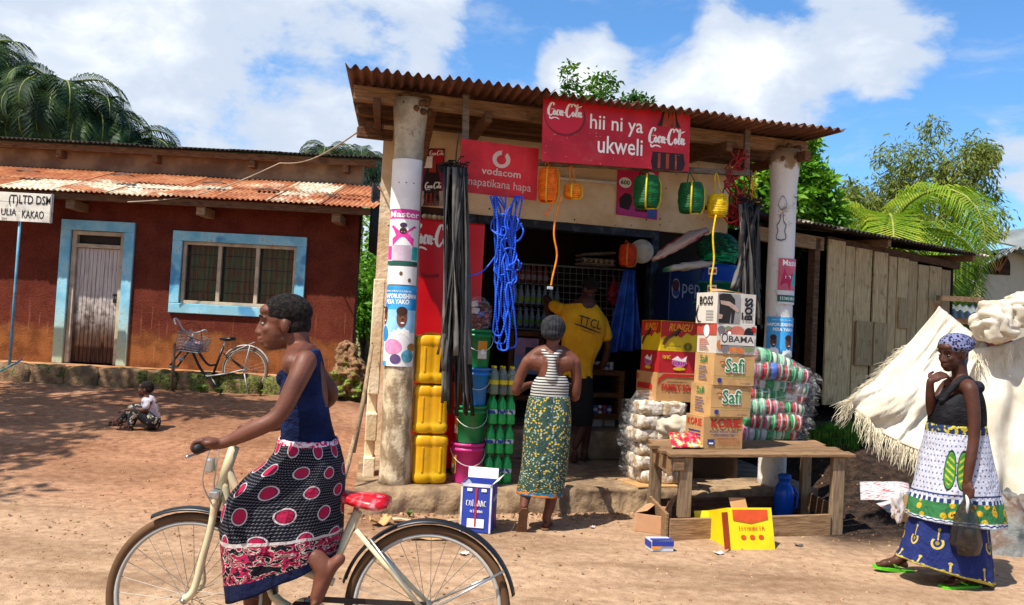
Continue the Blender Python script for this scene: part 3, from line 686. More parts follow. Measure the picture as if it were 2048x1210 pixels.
    while t < 3.78:
        b = MB(); wv = min(.84, 3.84 - t); n = max(4, int(wv / .076)); o = S(t, -.6 + rr.uniform(-.015, .02), RZ0 + (.012 if k % 2 else 0))
        end = 1.6 if k else 1.1
        corr(b, S(t, end, roofz(end) + (.012 if k % 2 else 0)), SU * (wv + .04), o - S(t, end, roofz(end) + (.012 if k % 2 else 0)), n, .019, 7, nv=4, jag=.006, rr=rr); b.build('roof_sheet', RUSTDK, T, smooth=True, solid=.003)
        b = MB(); corr(b, S(t, 3.3, roofz(3.3)), SU * (wv + .04), S(t, end - .12, roofz(end - .12) - .012) - S(t, 3.3, roofz(3.3)), n, .019, 5, nv=2); b.build('roof_sheet', RUSTDK, T, smooth=True, solid=.003)
        t += .80; k += 1
    b = MB(); b.box(SPw(750, 268, 1.0) , (.34, .06, .1), SR); b.build('beam_end', WOODDK, T, bevel=.005)
    # strip light
    L = MB(); p0, p1 = SPw(1120, 356, WW - .06), SPw(1232, 366, WW - .06); L.tube([p0, p1], .018, 10); L.build('lamp_tube', M('tube_white', '#d9d4c4', .4, .05), T, smooth=True)
    return T
SHOP = make_shop()
# ================================================================ hanging signs
RED = mat('enamel_red', lambda g: g.mix(g.ss(g.noise(g.pos(), 6, 6, .65), .5, .75) * .35, g.mix(g.ss(g.noise(g.pos(), 3, 5), .35, .7), hx('#a80f1c'), hx('#cc1a28')), hx('#8a5a50')), .42, spec=.4)
def board(name, label, cat, w, TL, TR, BL, BR, m, th=.012):
    a, b_, c, d = [SPw(*p, w) for p in (BL, BR, TR, TL)]
    T = thing(name, label, cat, (a + b_) / 2, SA); n = SNN * th; b = MB(); b.hexa([a, b_, b_ + n, a + n, d, c, c + n, d + n]); b.build('panel', m, T)
    def sf(x, y, l=0.): return a.lerp(b_, x).lerp(d.lerp(c, x), y) - SNN * l
    return T, sf
def bottle_print(T, sf, r, dark='#2a0a08'):
    D = M('print_cola_brown' + dark, dark, .5, .2); A = M('print_amber', '#a03a1c', .5, .2); W_ = WHT()
    prof = [(.36, 1), (.30, .82), (.16, .60), (.10, .44), (.14, .28), (.10, .12), (.14, 0)]
    shape(T, [(x, y) for x, y in prof] + [(1 - x, y) for x, y in reversed(prof)], D, sf, r, .001)
    for x0, x1 in ((.40, .46), (.52, .56), (.60, .63)): shape(T, [(x0, .98), (x1, .98), (x1 + .04, .68), (x0 - .06, .68)], A, sf, r, .0016)
    for x0, x1 in ((.26, .32), (.45, .52), (.66, .70)): shape(T, [(x0, .26), (x1, .26), (x1, .02), (x0, .02)], A, sf, r, .0016)
    return prof
def make_signs():
    W_ = WHT(); D = M('print_dark_red', '#8c0d18', .5, .1)
    T, sf = board('cola_banner', 'long red drinks banner with bottle picture and white words under the porch eave', 'sign', -.40, (1087, 188), (1381, 222), (1083, 322), (1378, 343), RED)
    shape(T, disc(.145, .70, .135, .30, 36), M('print_ring', '#7a1018', .5, .1), sf, lift=.001); shape(T, disc(.14, .72, .128, .285, 36), mat('print_red2', lambda g: hx('#c5172a'), .4), sf, lift=.0015)
    script_logo(T, W_, sf, (.03, .62, .26, .90))
    txt(T, 'hii ni ya', W_, sf, (.31, .48, .67, .78), off=.008); txt(T, 'ukweli', W_, sf, (.365, .19, .67, .46), off=.008)
    bottle_print(T, sf, (.70, .0, 1.0, 1.0)); rect(T, RED, sf, (.725, .28, .975, .70), .0022); script_logo(T, W_, sf, (.71, .32, .97, .68), .003)
    rs = random.Random(2); b = MB()
    for k in range(46):
        x, y, s = rs.random(), rs.random() * .5, .0016 * rs.uniform(.5, 1.5); b.add([sf(x - s, y - s * 2, .0028), sf(x + s, y - s * 2, .0028), sf(x, y + s * 2.4, .0028)], [(0, 1, 2)])
    b.build('scuff_marks', W_, T)
    V2 = mat('flat_red_sign', lambda g: g.mix(g.ss(g.noise(g.scale(g.pos(), (5, 5, 1.2)), 3, 6, .65), .52, .75) * .35, g.mix(g.ss(g.noise(g.pos(), 4, 5), .4, .7), hx('#b01219'), hx('#cf2027')), hx('#8a5a50')), .55)
    T, sf = board('phone_sign', 'square-cornered red phone company sign with round emblem beside the rubber strips', 'sign', -.22, (924, 277), (1078, 297), (914, 382), (1073, 401), V2)
    rg = M('print_beige', '#c9a99a', .6, .1)
    shape(T, disc(.52, .70, .115, .165, 32), rg, sf, lift=.001); shape(T, disc(.52, .69, .062, .09, 24), V2, sf, lift=.0018); shape(T, [(.52, .86), (.60, .87), (.56, .76), (.52, .74)], V2, sf, lift=.0018)
    txt(T, 'vodacom', rg, sf, (.28, .38, .78, .52), off=.015); txt(T, 'inapatikana hapa', rg, sf, (.10, .10, .92, .30))
    # poster on the wall at the left, and the pink one in the middle
    MG = mat('poster_maroon', lambda g: g.mix(g.sep(g.pos())[2] * 1.6 - 4.6, hx('#b9a59a'), hx('#8c1830')), .5)
    T, sf = board('cola_poster', 'faded maroon bottle poster on the cream wall beside the left pillar', 'poster', WW - .012, (826, 297), (890, 297), (822, 412), (884, 412), M('poster_maroon_b', '#7c1a30', .5, .3, 3), .004)
    rect(T, M('poster_grey', '#a99a90', .6, .2, 6), sf, (0, 0, 1, .26), .001); shape(T, disc(.78, .86, .2, .13), M('print_red3', '#b5182c', .5), sf, lift=.0012)
    bottle_print(T, sf, (.28, .0, .98, .86)); txt(T, 'K na', W_, sf, (.12, .86, .45, .95)); script_logo(T, W_, sf, (.52, .85, .98, .97)); script_logo(T, W_, sf, (.42, .26, .96, .42)); rect(T, W_, sf, (.36, .66, .62, .86), .002)
    txt(T, '0', W_, sf, (.08, .58, .16, .66)); txt(T, 'ANI', W_, sf, (.02, .46, .22, .54))
    T, sf = board('price_poster', 'pink and red bottle poster with a price dot behind the green rope coil', 'poster', WW - .012, (1236, 330), (1318, 338), (1232, 429), (1314, 440), M('poster_pink', '#c81c52', .5, .2, 2), .004)
    rect(T, M('print_magenta', '#b8358c', .5), sf, (.01, .01, .99, .22), .001); rect(T, M('print_blue', '#3a5fae', .5), sf, (.76, .02, .97, .2), .002)
    shape(T, disc(.19, .66, .15, .105), W_, sf, lift=.0015); txt(T, '600', BLK(), sf, (.08, .62, .30, .71), lift=.003, off=.02); shape(T, disc(.80, .82, .14, .10), W_, sf, lift=.0015); bottle_print(T, sf, (.40, .12, .80, .99))
    shape(T, [(.08, .15), (.3, .12), (.38, .3), (.34, .44), (.2, .46), (.06, .34)], M('print_hand', '#2c0f10', .5), sf, lift=.0015)
    # posters glued round the pillars
    def poster(name, label, t, z0, z1, a0, a1, m, drawing, lean=.012):
        c = S(t, 0, 0); cx = c.x - lean * ((z0 + z1) / 2 - 1.5) * (1 if t < 1 else 0); rad = .137
        T = thing(name, label, 'poster', (cx, c.y - rad, z0)); sf = cyls((cx, c.y), rad, z0, z1, R(a0), R(a1)); rect(T, m, sf, (0, 0, 1, 1), 0, 'sheet', 24); drawing(T, sf); return T
    PW = M('poster_paper', '#dcdad8', .55, .06); PK = M('print_hot_pink', '#d23a94', .55, .15, 20); SK = M('print_skin', '#3a1d16', .6, .1); FK = M('print_face', '#6d4030', .6, .2, 20); TL_ = M('print_teal', '#2a9a98', .55); PB = mat('print_sky_blue', lambda g: g.mix(g.ss(g.noise(g.pos(), 6, 3), .4, .6), hx('#1c7fc0'), hx('#3fa0da')), .5); GR = M('print_deep_green', '#1f5a4c', .5); PG = M('print_silver', '#b9a5b4', .5)
    zl = lambda py: SP(800, py, -.13)[1]
    def person(T, sf, r, shirt):
        shape(T, [(.12, .0), (.10, .30), (.25, .42), (.02, .78), (.12, .82), (.36, .52), (.64, .52), (.88, .82), (.98, .78), (.75, .42), (.90, .30), (.88, 0)], shirt, sf, r, .0018)
        shape(T, disc(.5, .60, .13, .13, 16), SK, sf, r, .0022); rect(T, WHT(), sub(sf, *r), (.44, .55, .56, .57), .0026)
    def d1(T, sf):
        rect(T, PK, sf, (0, .83, 1, 1), .001, nx=20); txt(T, 'Master', WHT(), sf, (.04, .86, .96, .97), off=.02)
        person(T, sf, (.10, .34, .90, .80), PK); rect(T, PG, sf, (.22, .08, .74, .36), .003, nx=12); rect(T, PK, sf, (.02, .10, .18, .34), .003, nx=5); rect(T, TL_, sf, (.78, .10, .97, .34), .003, nx=5); rect(T, GR, sf, (0, 0, 1, .075), .002, nx=20)
        shape(T, disc(.5, .72, .1, .045), M('print_dark_violet', '#3b2446', .5), sf, lift=.003)
    def face(T, sf, r, wht=True):
        shape(T, [(.12, -.12), (.2, .18), (.38, .27), (.62, .27), (.8, .18), (.9, -.12)], WHT(), sf, r, .0016); shape(T, disc(.5, .62, .20, .34, 20), FK, sf, r, .002); shape(T, disc(.49, .84, .205, .16, 20), SK, sf, r, .0024); shape(T, disc(.53, .44, .07, .028, 12), WHT(), sf, r, .0028)
        for x in (.43, .61): shape(T, disc(x, .66, .035, .022, 8), SK, sf, r, .0028)
        shape(T, disc(.53, .56, .05, .035, 8), SK, sf, r, .0028)
    def d2(T, sf):
        rect(T, PB, sf, (0, .70, 1, 1), .001, nx=20); squiggle(T, WHT(), sf, (.05, .915, .80, .945), 14); txt(T, 'NAPORUDISHIWA', WHT(), sf, (.0, .84, .98, .90), off=.03); txt(T, 'PESA YAKO', WHT(), sf, (.06, .77, .76, .83), off=.03)
        rect(T, M('print_pale_sky', '#8fc4e2', .5, .15, 8), sf, (0, .42, 1, .70), .0008, nx=20)
        face(T, sf, (.22, .38, .95, .74)); face(T, sf, (-.28, .42, .32, .74)); shape(T, disc(.06, .40, .16, .10), PB, sf, lift=.002); shape(T, disc(.35, .24, .27, .095), M('print_rose', '#d88cb4', .5, .2, 30), sf, lift=.002); shape(T, disc(.46, .09, .15, .06), M('print_violet', '#5a4470', .5), sf, lift=.003); shape(T, disc(.80, .13, .18, .08), M('print_seablue', '#4f93a6', .5, .3, 30), sf, lift=.003); rect(T, PB, sf, (0, .0, .18, .06), .002, nx=4); shape(T, disc(.9, .24, .13, .05), M('print_ochre', '#a87a3c', .5), sf, lift=.0026)
    poster('washing_poster', 'pink and white washing product poster with raised arms on the left pillar', .0, zl(530), zl(418), -62, 62, PW, d1); poster('blank_notice', 'bare white paper with torn top edge above the pink poster on the left pillar', .0, zl(417), zl(315), -68, 62, M('plain_paper', '#e2e0de', .6, .08), lambda T, sf: [shape(T, disc(.35 + .2 * k, .52, .02, .015, 8), M('old_stain', '#6a5238', .8), sf) for k in range(3)])
    poster('phone_money_poster', 'blue-topped poster with a smiling face low on the left pillar', .0, zl(733), zl(571), -66, 62, PW, d2); poster('small_notice', 'stained white notice between two posters on the left pillar', .0, zl(569), zl(532), -62, 60, M('plain_paper', '#e2e0de', .6, .08), lambda T, sf: [shape(T, disc(.5 + .25 * k, .6 - .35 * k, .05, .12, 10), M('old_stain', '#6a5238', .8), sf) for k in range(2)])
    zr = lambda py: SP(1565, py, -.13)[1]
    def d3(T, sf):
        rect(T, M('print_rose_red', '#c4586a', .5, .2, 8), sf, (0, .30, 1, 1), .001, nx=16); txt(T, 'Maste', WHT(), sf, (.18, .84, .98, .97), off=.015); shape(T, [(.1, .40), (.55, .30), (.72, .68), (.26, .78)], M('print_crimson', '#b3154e', .5), sf, lift=.0025); shape(T, [(.62, .36), (.98, .28), (.98, .72), (.78, .74)], TL_, sf, lift=.002); rect(T, WHT(), sf, (.32, .56, .58, .62), .0035); rect(T, GR, sf, (0, .05, 1, .2), .0012, nx=16); squiggle(T, WHT(), sf, (.12, .08, .95, .17), 11)
    def d4(T, sf):
        rect(T, PB, sf, (0, .0, 1, 1), .001, nx=20); squiggle(T, WHT(), sf, (.2, .90, .85, .93), 14); txt(T, 'NAPORUDISHIWA', WHT(), sf, (.02, .74, .98, .83), off=.03); txt(T, 'PESA YAKO', WHT(), sf, (.22, .60, .90, .69), off=.03); face(T, sf, (.0, .0, .5, .5)); face(T, sf, (.42, -.06, 1.05, .5))
    poster('washing_poster', 'rose-coloured packet poster with a green foot on the right pillar', 3.575, zr(608), zr(516), -25, 62, M('poster_paper2', '#cfccca', .55, .06), d3); poster('phone_money_poster', 'plain blue poster with two faces low on the right pillar', 3.575, zr(705), zr(634), -64, 62, PB, d4)
    for px0, px1, y0, y1, tt in ((1548, 1572, 420, 480, 1),):
        T = thing('scribble', 'blue pen drawing of a bottle on the whitewashed right pillar', 'drawing', S(3.575, -.13, zr(480))); c = S(3.575, 0, 0); sf = cyls((c.x, c.y), .134, zr(478), zr(428), R(-45), R(5)); INK = M('blue_ink', '#33486a', .7)
        for dx in (0, 1): stroke_mesh([[(abs(dx - .38), 1, .05), (abs(dx - .36), .75, .05), (abs(dx - .15), .55, .06), (abs(dx - .24), .35, .06), (abs(dx - .12), .1, .06), (abs(dx - .2), 0, .05)]], sf, .002).build('pen_line', INK, T)
        stroke_mesh([[(.2, 0, .05), (.5, -.04, .05), (.8, 0, .05)], [(.15, 1.4, .03), (.5, 1.2, .03), (.85, 1.4, .03), (.5, 1.75, .03), (.15, 1.4, .03)], [(1.5, 1.75, .05), (1.9, 1.7, .05)]], sf, .002).build('pen_line', INK, T)
make_signs()
# ================================================================ plank shed, wall side to the right of the shop
SHD = V((.82, .574, 0)).normalized(); SHN = V((-.574, .82, 0)).normalized(); SH0 = V((2.47, 9.28, 0))
def SHp(px, py, off=0):
    d = ray(px, py); k = (SH0 + SHN * off - CAMP).dot(SHN) / d.dot(SHN); return CAMP + d * k
def make_shed():
    T = thing('plank_shed', 'lean-to shed of upright grey planks with a dark tin roof behind the right pillar', 'shed', SH0 + SHD * 2, math.atan2(SHD.y, SHD.x)); rr = random.Random(8)
    def H(s, o, z): return SH0 + SHD * s + SHN * o + V((0, 0, z))
    zb = SHp(1660, 803).z
    for i, (a, c, yt) in enumerate(((1654, 1688, 480), (1691, 1709, 492), (1712, 1745, 497), (1748, 1775, 504), (1777, 1792, 513), (1795, 1816, 516), (1817, 1834, 522), (1836, 1856, 530), (1858, 1882, 533), (1885, 1902, 540))):
        p, q = SHp(a, 560), SHp(c, 560); zt = SHp((a + c) / 2, yt).z; s0, s1 = (p - SH0).dot(SHD), (q - SH0).dot(SHD); o = rr.uniform(-.012, .012); k = rr.uniform(-.012, .012); zq = zb + rr.uniform(-.05, .03)
        b = MB(); b.hexa([H(s0 + k, o, zq), H(s1 + k, o, zq), H(s1 + k, o + .025, zq), H(s0 + k, o + .025, zq), H(s0, o, zt), H(s1, o, zt), H(s1, o + .025, zt), H(s0, o + .025, zt)]); b.build('plank', WOODV, T, bevel=.004)
        if i in (2, 3, 5): # patch boards nailed over the joints
            z0, z1 = (zb + .45, zb + 1.0) if i != 5 else (zb + .95, zb + 1.35); b = MB(); b.hexa([H(s0 + .01, -.03, z0), H(s1 - .02, -.03, z0), H(s1 - .02, -.008, z0), H(s0 + .01, -.008, z0), H(s0 + .01, -.03, z1), H(s1 - .02, -.03, z1), H(s1 - .02, -.008, z1), H(s0 + .01, -.008, z1)]); b.build('patch_board', WOODV, T, bevel=.003)
    zr_ = SHp(1750, 480).z; e = (SHp(1935, 522) - SH0).dot(SHD)
    b = MB(); b.hexa([H(1.33, .0, zb - .3), H(1.43, .0, zb - .3), H(1.43, .1, zb - .3), H(1.33, .1, zb - .3), H(1.33, 0, zr_ - .1), H(1.43, 0, zr_ - .1), H(1.43, .1, zr_ - .1), H(1.33, .1, zr_ - .1)]); b.build('post', WOODDK, T, bevel=.006)
    b = MB(); b.bar(H(.1, .03, zr_ - .16), H(1.5, .03, zr_ - .16), .06, .16); b.build('lintel', WOODX, T, bevel=.006)
    b = MB(); b.bar(H(1.6, .05, zr_ - .10), H(e - .15, .05, zr_ - .14), .05, .1); b.build('wall_plate', WOODDK, T, bevel=.005)
    for s in (2.55, e - .22): b = MB(); b.bar(H(s, -.2, zr_ - .05), H(s, .5, zr_ - .02), .07, .09); b.build('rafter_end', WOODX, T, bevel=.005)
    BT = rusty('sooty_tin', ('#17130f', '#2a221c', '#40342a'), '#4a4038', -.1); s = -.3
    while s < e:
        b = MB(); wv = min(.84, e - s); corr(b, H(s, 2.6, zr_ + .42), SHD * (wv + .03), H(s, -.28, zr_ - .0) - H(s, 2.6, zr_ + .42), max(3, int(wv / .076)), .016, 6, nv=2, jag=.01, rr=rr); b.build('roof_sheet', BT, T, smooth=True, solid=.004); s += .8
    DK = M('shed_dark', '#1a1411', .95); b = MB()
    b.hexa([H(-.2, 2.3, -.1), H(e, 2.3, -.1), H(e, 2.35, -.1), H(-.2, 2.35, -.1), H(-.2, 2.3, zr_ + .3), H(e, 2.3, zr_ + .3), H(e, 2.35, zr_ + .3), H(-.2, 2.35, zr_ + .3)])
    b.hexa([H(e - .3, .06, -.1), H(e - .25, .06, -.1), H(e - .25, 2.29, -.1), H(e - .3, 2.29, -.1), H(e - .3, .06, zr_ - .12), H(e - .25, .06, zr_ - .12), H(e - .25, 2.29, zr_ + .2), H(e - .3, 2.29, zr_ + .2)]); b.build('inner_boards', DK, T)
make_shed()
# ================================================================ sacking screens, far house, awning on the right
SACK = mat('woven_sack', lambda g: g.mix(g.ss(g.noise(g.pos(), 3, 7, .7), .54, .72) * .4, g.mix(g.ss(g.noise(g.pos(), 4, 6), .35, .68), hx('#c9bfab'), hx('#e6decd')), hx('#9a8058')), .85, (lambda g: g.noise(g.scale(g.pos(), (2, 2, .5)), 9, 6) * .7 + g.noise(g.pos(), 200, 2) * .3, .6, .03), spec=.2, transl=.15)
def bil(a, b, c, d, u, v): return a.lerp(b, u).lerp(d.lerp(c, u), v)
def make_sacks():
    rr = random.Random(12)
    A, B, Cc, D = W(1878, 612, 7.5), W(1693, 800, 7.2), W(1835, 900, 6.85), W(1975, 690, 7.3)
    T = thing('sack_screen', 'opened white sack hung from a peak with frayed fringe, left of the walking woman', 'sacking', W(1830, 900, 7.0))
    def fn(u, v):   # u: along top edge A->D side ; v: down
        p = bil(A, D, Cc, B, u, v); bow = math.sin(math.pi * u) * math.sin(math.pi * v); e = .06 * math.sin(v * 9 + u * 4) * v + .03 * nz((u * 5, v * 4, 1)) * (1 + v) + .025 * abs(nz((u * 9 + v * 5, v * 3, 7))) * (.4 + v) + .014 * nz((u * 22, v * 9, 3)) + .028 * math.sin(u * 21 + 4 * nz((u * 3, v * 3, 9))) * (1 - .5 * v) * v ** .3
        return p + V((-.05 * bow, -.10 * bow - e, -.06 * math.sin(math.pi * v) * (1 - u) - .05 * math.sin(math.pi * u) * v))
    b = MB(); b.grid(fn, 40, 40); b.build('cloth', SACK, T, smooth=True, solid=.003)
    f = MB()
    def strand(p, d, l):
        q = [p]; 
        for k in range(4): q.append(q[-1] + (d + V((rr.uniform(-.5, .5), rr.uniform(-.5, .5), rr.uniform(-.9, .05)))).normalized() * l / 4)
        f.tube(q, [.003, .0027, .0022, .0016, .0008], 3, False)
    for k in range(420): u = rr.random(); p = fn(u, .985); strand(p, V((-.15, -.15, -1)) if u > .15 else V((-.7, -.1, -.6)), rr.uniform(.05, .26))
    for k in range(300): v = rr.uniform(.35, 1); strand(fn(.01, v), V((-1, -.1, -.15 - .4 * rr.random())), rr.uniform(.04, .20))
    f.build('fringe', M('frayed_fibre', '#d3c9b0', .9, .2, 9), T)
    # right-hand sack, hung straight with folds
    a, b2, c, d = W(1905, 700, 7.3), W(2130, 640, 7.2), W(2120, 1010, 6.9), W(1900, 985, 7.0)
    T2 = thing('sack_curtain', 'large white sack hung as a curtain behind the walking woman', 'sacking', W(2000, 1000, 7.0))
    def fn2(u, v): p = bil(a, b2, c, d, u, v); return p + V((0, -.05 * math.sin(u * 17 + 2 * v) * (.4 + v) - .04 * nz((u * 6, v * 3, 4)) - .03 * math.sin(v * 14 + u * 5) * (1 - v), -.06 * math.sin(math.pi * u) * (1 - v)))
    b = MB(); b.grid(fn2, 50, 36); b.build('cloth', SACK, T2, smooth=True, solid=.003)
    f.v = []; f.f = []; f.uv = []; f.mi = []
    for k in range(70): strand(fn2(rr.uniform(.15, .8), rr.uniform(.0, .12)), V((rr.uniform(-.4, .4), -.5, -1)), rr.uniform(.06, .2))
    f.build('fringe', M('frayed_fibre', '#d3c9b0', .9, .2, 9), T2)
    # bundled sacks on top
    for px, py, r, lab in ((1990, 645, .16, 'crumpled white sack bundle resting on the sack curtain'), (2045, 620, .14, 'white sack bundle at the right edge above the sack curtain')):
        p = W(px, py, 7.15); b = MB(); sd = px
        def fb(u, v):
            a_ = u * 2 * math.pi; e = math.pi * (v - .5); q = V((math.cos(e) * math.cos(a_), math.cos(e) * math.sin(a_), math.sin(e))); k = 1 + .28 * nz(q + V((sd, 0, 0)), 1.7) - .11 * (1 - abs(math.sin(q.x * 3.2 + q.z * 4.2 + q.y * 2 + 2.6 * nz(q + V((sd, 1, 0)), 1.4)))) ** 2 * 2 - .1 * abs(nz(q + V((sd, 3, 0)), 2.6)); return p + V((q.x * r * 1.25 * k, q.y * r * k, q.z * r * 1.15 * k))
        b.grid(fb, 70, 44); tag(b.build('sack_bundle', SACK, smooth=True, weld=True), lab, 'sack')
    b = MB(); b.bar(W(1876, 606, 7.6), W(1884, 1010, 7.6), .05, .05, (0, 1, 0)); b.bar(W(1876, 640, 7.6), W(2140, 655, 7.5), .05, .05)
    tag(b.build('pole_frame', WOODDK), 'rough pole frame that carries the white sacking screens', 'frame')
    # awning sheet and red boards behind
    b = MB(); corr(b, W(1880, 640, 11.5), V((3.2, .3, 0)), V((1.0, 2.0, .36)), 30, .02, 5, N=V((0, 0, 1)), nv=2); T3 = thing('tin_awning', 'low grey tin awning over red boards behind the sacks', 'awning', W(1950, 700, 11.5)); b.build('sheet', GALV, T3, smooth=True, solid=.004)
    RB = M('red_boards', '#8c3b2c', .85, .3, 5)
    for i in range(9): q = W(1885 + i * 21, 690, 11.7); MB().box((q.x, 11.75, 1.1), (.135, .03, 1.3)).build('board', RB, T3, bevel=.004)
    b = MB(); b.bar(W(1876, 596, 11.3), W(1962, 600, 11.6), .06, .07); b.build('beam', WOODX, T3)
def make_far_house():
    T = thing('far_house', 'pale house with a grey tin roof and small arched vent at the far right', 'house', W(2000, 650, 19)); CR = M('pale_render', '#b5aa98', .92, .15, .8, dirt='#80705e')
    Y = 19.0; x0, x1 = W(1898, 560, Y).x, W(2250, 560, Y).x; ap = W(2010, 503, Y); zb = .2; ze = W(1905, 560, Y).z
    b = MB(); b.add([(x0, Y, zb), (x1, Y, zb), (x1, Y, ze), (x1, Y, ze + .3), (ap.x + .1, Y, ap.z), (x0, Y, ze), (x0, Y + 5, zb), (x1, Y + 5, zb), (x1, Y + 5, ze + .3), (ap.x + .1, Y + 5, ap.z), (x0, Y + 5, ze)], [(0, 1, 2, 3, 4, 5), (0, 5, 10, 6), (5, 4, 9, 10), (4, 3, 8, 9), (1, 7, 8, 3, 2)]); b.build('wall', CR, T)
    v = W(1993, 535, Y); b = MB(); pts = [(v.x - .3, Y - .02, v.z - .16), (v.x + .3, Y - .02, v.z - .16)] + [(v.x + .3 * math.cos(a * math.pi / 10), Y - .02, v.z + .05 + .28 * math.sin(a * math.pi / 10)) for a in range(11)]; b.add(pts, [tuple(range(len(pts)))]); b.build('vent', M('vent_dark', '#3a2218', .9, .4, 8), T)
    b = MB()
    for a in (-.22, -.11, 0, .11, .22): b.bar((v.x, Y - .04, v.z - .15), (v.x + a, Y - .04, v.z + .26), .03, .02, (0, 1, 0))
    b.build('vent_bars', M('vent_brick', '#8a5a3c', .9), T)
    def sheet(p, q, n): b = MB(); corr(b, p + V((0, -.4, 0)), q - p, V((0, 5.8, .0)), n, .03, 4, N=V((0, 0, 1)), nv=1); b.build('roof', GALV, T, smooth=True, solid=.01)
    sheet(V((x0 - .4, Y, ze - .2)), V((ap.x + .1, Y, ap.z + .06)), 14); sheet(V((ap.x + .1, Y, ap.z + .06)), V((x1, Y, ap.z - .9)), 24)
    b = MB(); q = W(1945, 474, Y + 3); q2 = W(2160, 440, Y + 3); corr(b, q, q2 - q, V((.3, -1.6, -.42)), 30, .03, 4, N=V((0, 0, 1)), nv=1); b.build('upper_roof', GALV, T, smooth=True, solid=.01); MB().box(((q.x + q2.x) / 2 + .3, Y + 4.4, q.z / 2 - .2), (q2.x - q.x - .2, 2.4, q.z - .2)).build('rear_wall', CR, T)
    for i in range(3): c = W(1888 + i * 3, 608 - i, 15); 
    T2 = thing('outhouse', 'brown and cream lean-to beside the far house, behind the shed', 'hut', W(1905, 640, 15)); MB().box(W(1910, 630, 15.3), (.75, .4, .9)).build('wall', M('brown_boards', '#4f3826', .9, .3, 4), T2); MB().box(W(1905, 578, 15.2), (.75, .5, .38)).build('upper_wall', CR, T2); MB().bar(W(1880, 597, 15), W(1960, 602, 15.0), .1, .12).build('beam', WOODX, T2)
make_sacks(); make_far_house()
# ================================================================ trees, palms, bushes
def leafmat(name, a, b, c=None, tr=.35): return mat(name, lambda g: g.ramp(g.noise(g.pos(), 1.7, 4) * .6 + g.noise(g.pos(), 23, 2) * .4, [(.36, a), (.52, b), (.66, c or b)]), .55, transl=tr, spec=.3)
BARK = mat('bark', lambda g: g.mix(g.ss(g.noise(g.scale(g.pos(), (9, 9, 1.5)), 2, 5), .35, .65), hx('#3d2e22'), hx('#75614c')), .95, (lambda g: g.noise(g.scale(g.pos(), (9, 9, 2)), 4, 5), .7, .03))
def leaves(b, c, r, n, ls, rr, hang=0, shell=.55, wid=.42):
    for _ in range(n):
        d = V((rr.gauss(0, 1), rr.gauss(0, 1), rr.gauss(0, 1))).normalized(); q = c + V((d.x * r[0], d.y * r[1], d.z * r[2])) * (shell + (1 - shell) * rr.random()) * (1 + .25 * nz(d * 2 + c, 1.3))
        a = (d * .5 + V((rr.uniform(-1, 1), rr.uniform(-1, 1), rr.uniform(-.9, .5) - hang))).normalized(); s = a.cross(V((rr.uniform(-1, 1), rr.uniform(-1, 1), rr.uniform(-1, 1)))).normalized(); l = ls * rr.uniform(.6, 1.35)
        b.add([q, q + a * l * .45 + s * l * wid * .5, q + a * l, q + a * l * .45 - s * l * wid * .5], [(0, 1, 2, 3)])
def tree(name, label, base, blobs, n, ls, m, seed, hang=0, tr=.12, cat='tree', shell=.45, group=None, wid=.42):
    rr = random.Random(seed); base = V(base); T = thing(name, label, cat, base, 0, group); b = MB(); top = sum((V(q[0]) for q in blobs), V()) / len(blobs); fork = base.lerp(top, .55)
    b.tube([base, base.lerp(fork, .5) + V((.1, .05, 0)), fork], [tr, tr * .8, tr * .62], 10)
    for c, r in blobs: c = V(c); b.tube([fork, fork.lerp(c, .5) + V((rr.uniform(-.1, .1), 0, .1)), c], [tr * .5, tr * .3, tr * .1], 7)
    b.build('trunk', BARK, T, smooth=True); lv = MB(); vol = sum(q[1] if not hasattr(q[1], '__len__') else max(q[1]) for q in blobs)
    for c, r in blobs:
        r = r if hasattr(r, '__len__') else (r, r, r); k = int(n * max(r) / vol); sub_ = 7
        leaves(lv, V(c), r, int(k * .35), ls, rr, hang, .3, wid)
        for _ in range(sub_): # smaller clumps break up the outline
            d = V((rr.gauss(0, 1), rr.gauss(0, 1), rr.gauss(0, 1))).normalized(); leaves(lv, V(c) + V((d.x * r[0], d.y * r[1], d.z * r[2])) * .85, tuple(x * rr.uniform(.28, .5) for x in r), int(k * .65 / sub_), ls, rr, hang, .3, wid)
    lv.build('crown', m, T); return T
def palm_parts(seed, nf, L, ll, up0, stiff):
    rr = random.Random(seed); b = MB(); st = MB()
    for f in range(nf):
        az = f * 2.399 + rr.uniform(-.3, .3); el = lerp(1.35, -.25, (f / nf) ** .8) + rr.uniform(-.12, .12); l = L * rr.uniform(.8, 1.1); d = V((math.cos(az), math.sin(az), 0)); P = []; p = V((0, 0, 0)); n = 22; e = el
        for i in range(n + 1): P.append(p.copy()); p += (d * math.cos(e) + V((0, 0, math.sin(e)))) * l / n; e -= stiff / n * (1.2 + .8 * i / n)
        st.tube(P[::2] + [P[-1]], [lerp(.035, .006, i / 11) for i in range(len(P[::2]) + 1)], 5, False)
        side = V((-d.y, d.x, 0))
        for i in range(2, n):
            for h in (0, .33, .67):
                q = P[i].lerp(P[min(i + 1, n)], h); u = (i + h) / n; w = ll * (math.sin(math.pi * min(1, u * .86 + .12)) ** .7) * rr.uniform(.85, 1.1); t = (P[min(i+1, n)] - P[i-1]).normalized()
                for s in (-1, 1):
                    o = (side * s * .85 + t * .55 + V((0, 0, .12 - .1 * u))).normalized(); m1 = q + o * w * .55; tip = m1 + (o + V((0, 0, -.65 - rr.random() * .4))).normalized() * w * .5; wd_ = t * .014 * (L / 2.4)
                    b.add([q - wd_ * .6, q + wd_ * .6, m1 + wd_, m1 - wd_, tip], [(0, 1, 2, 3), (3, 2, 4)])
    return b, st
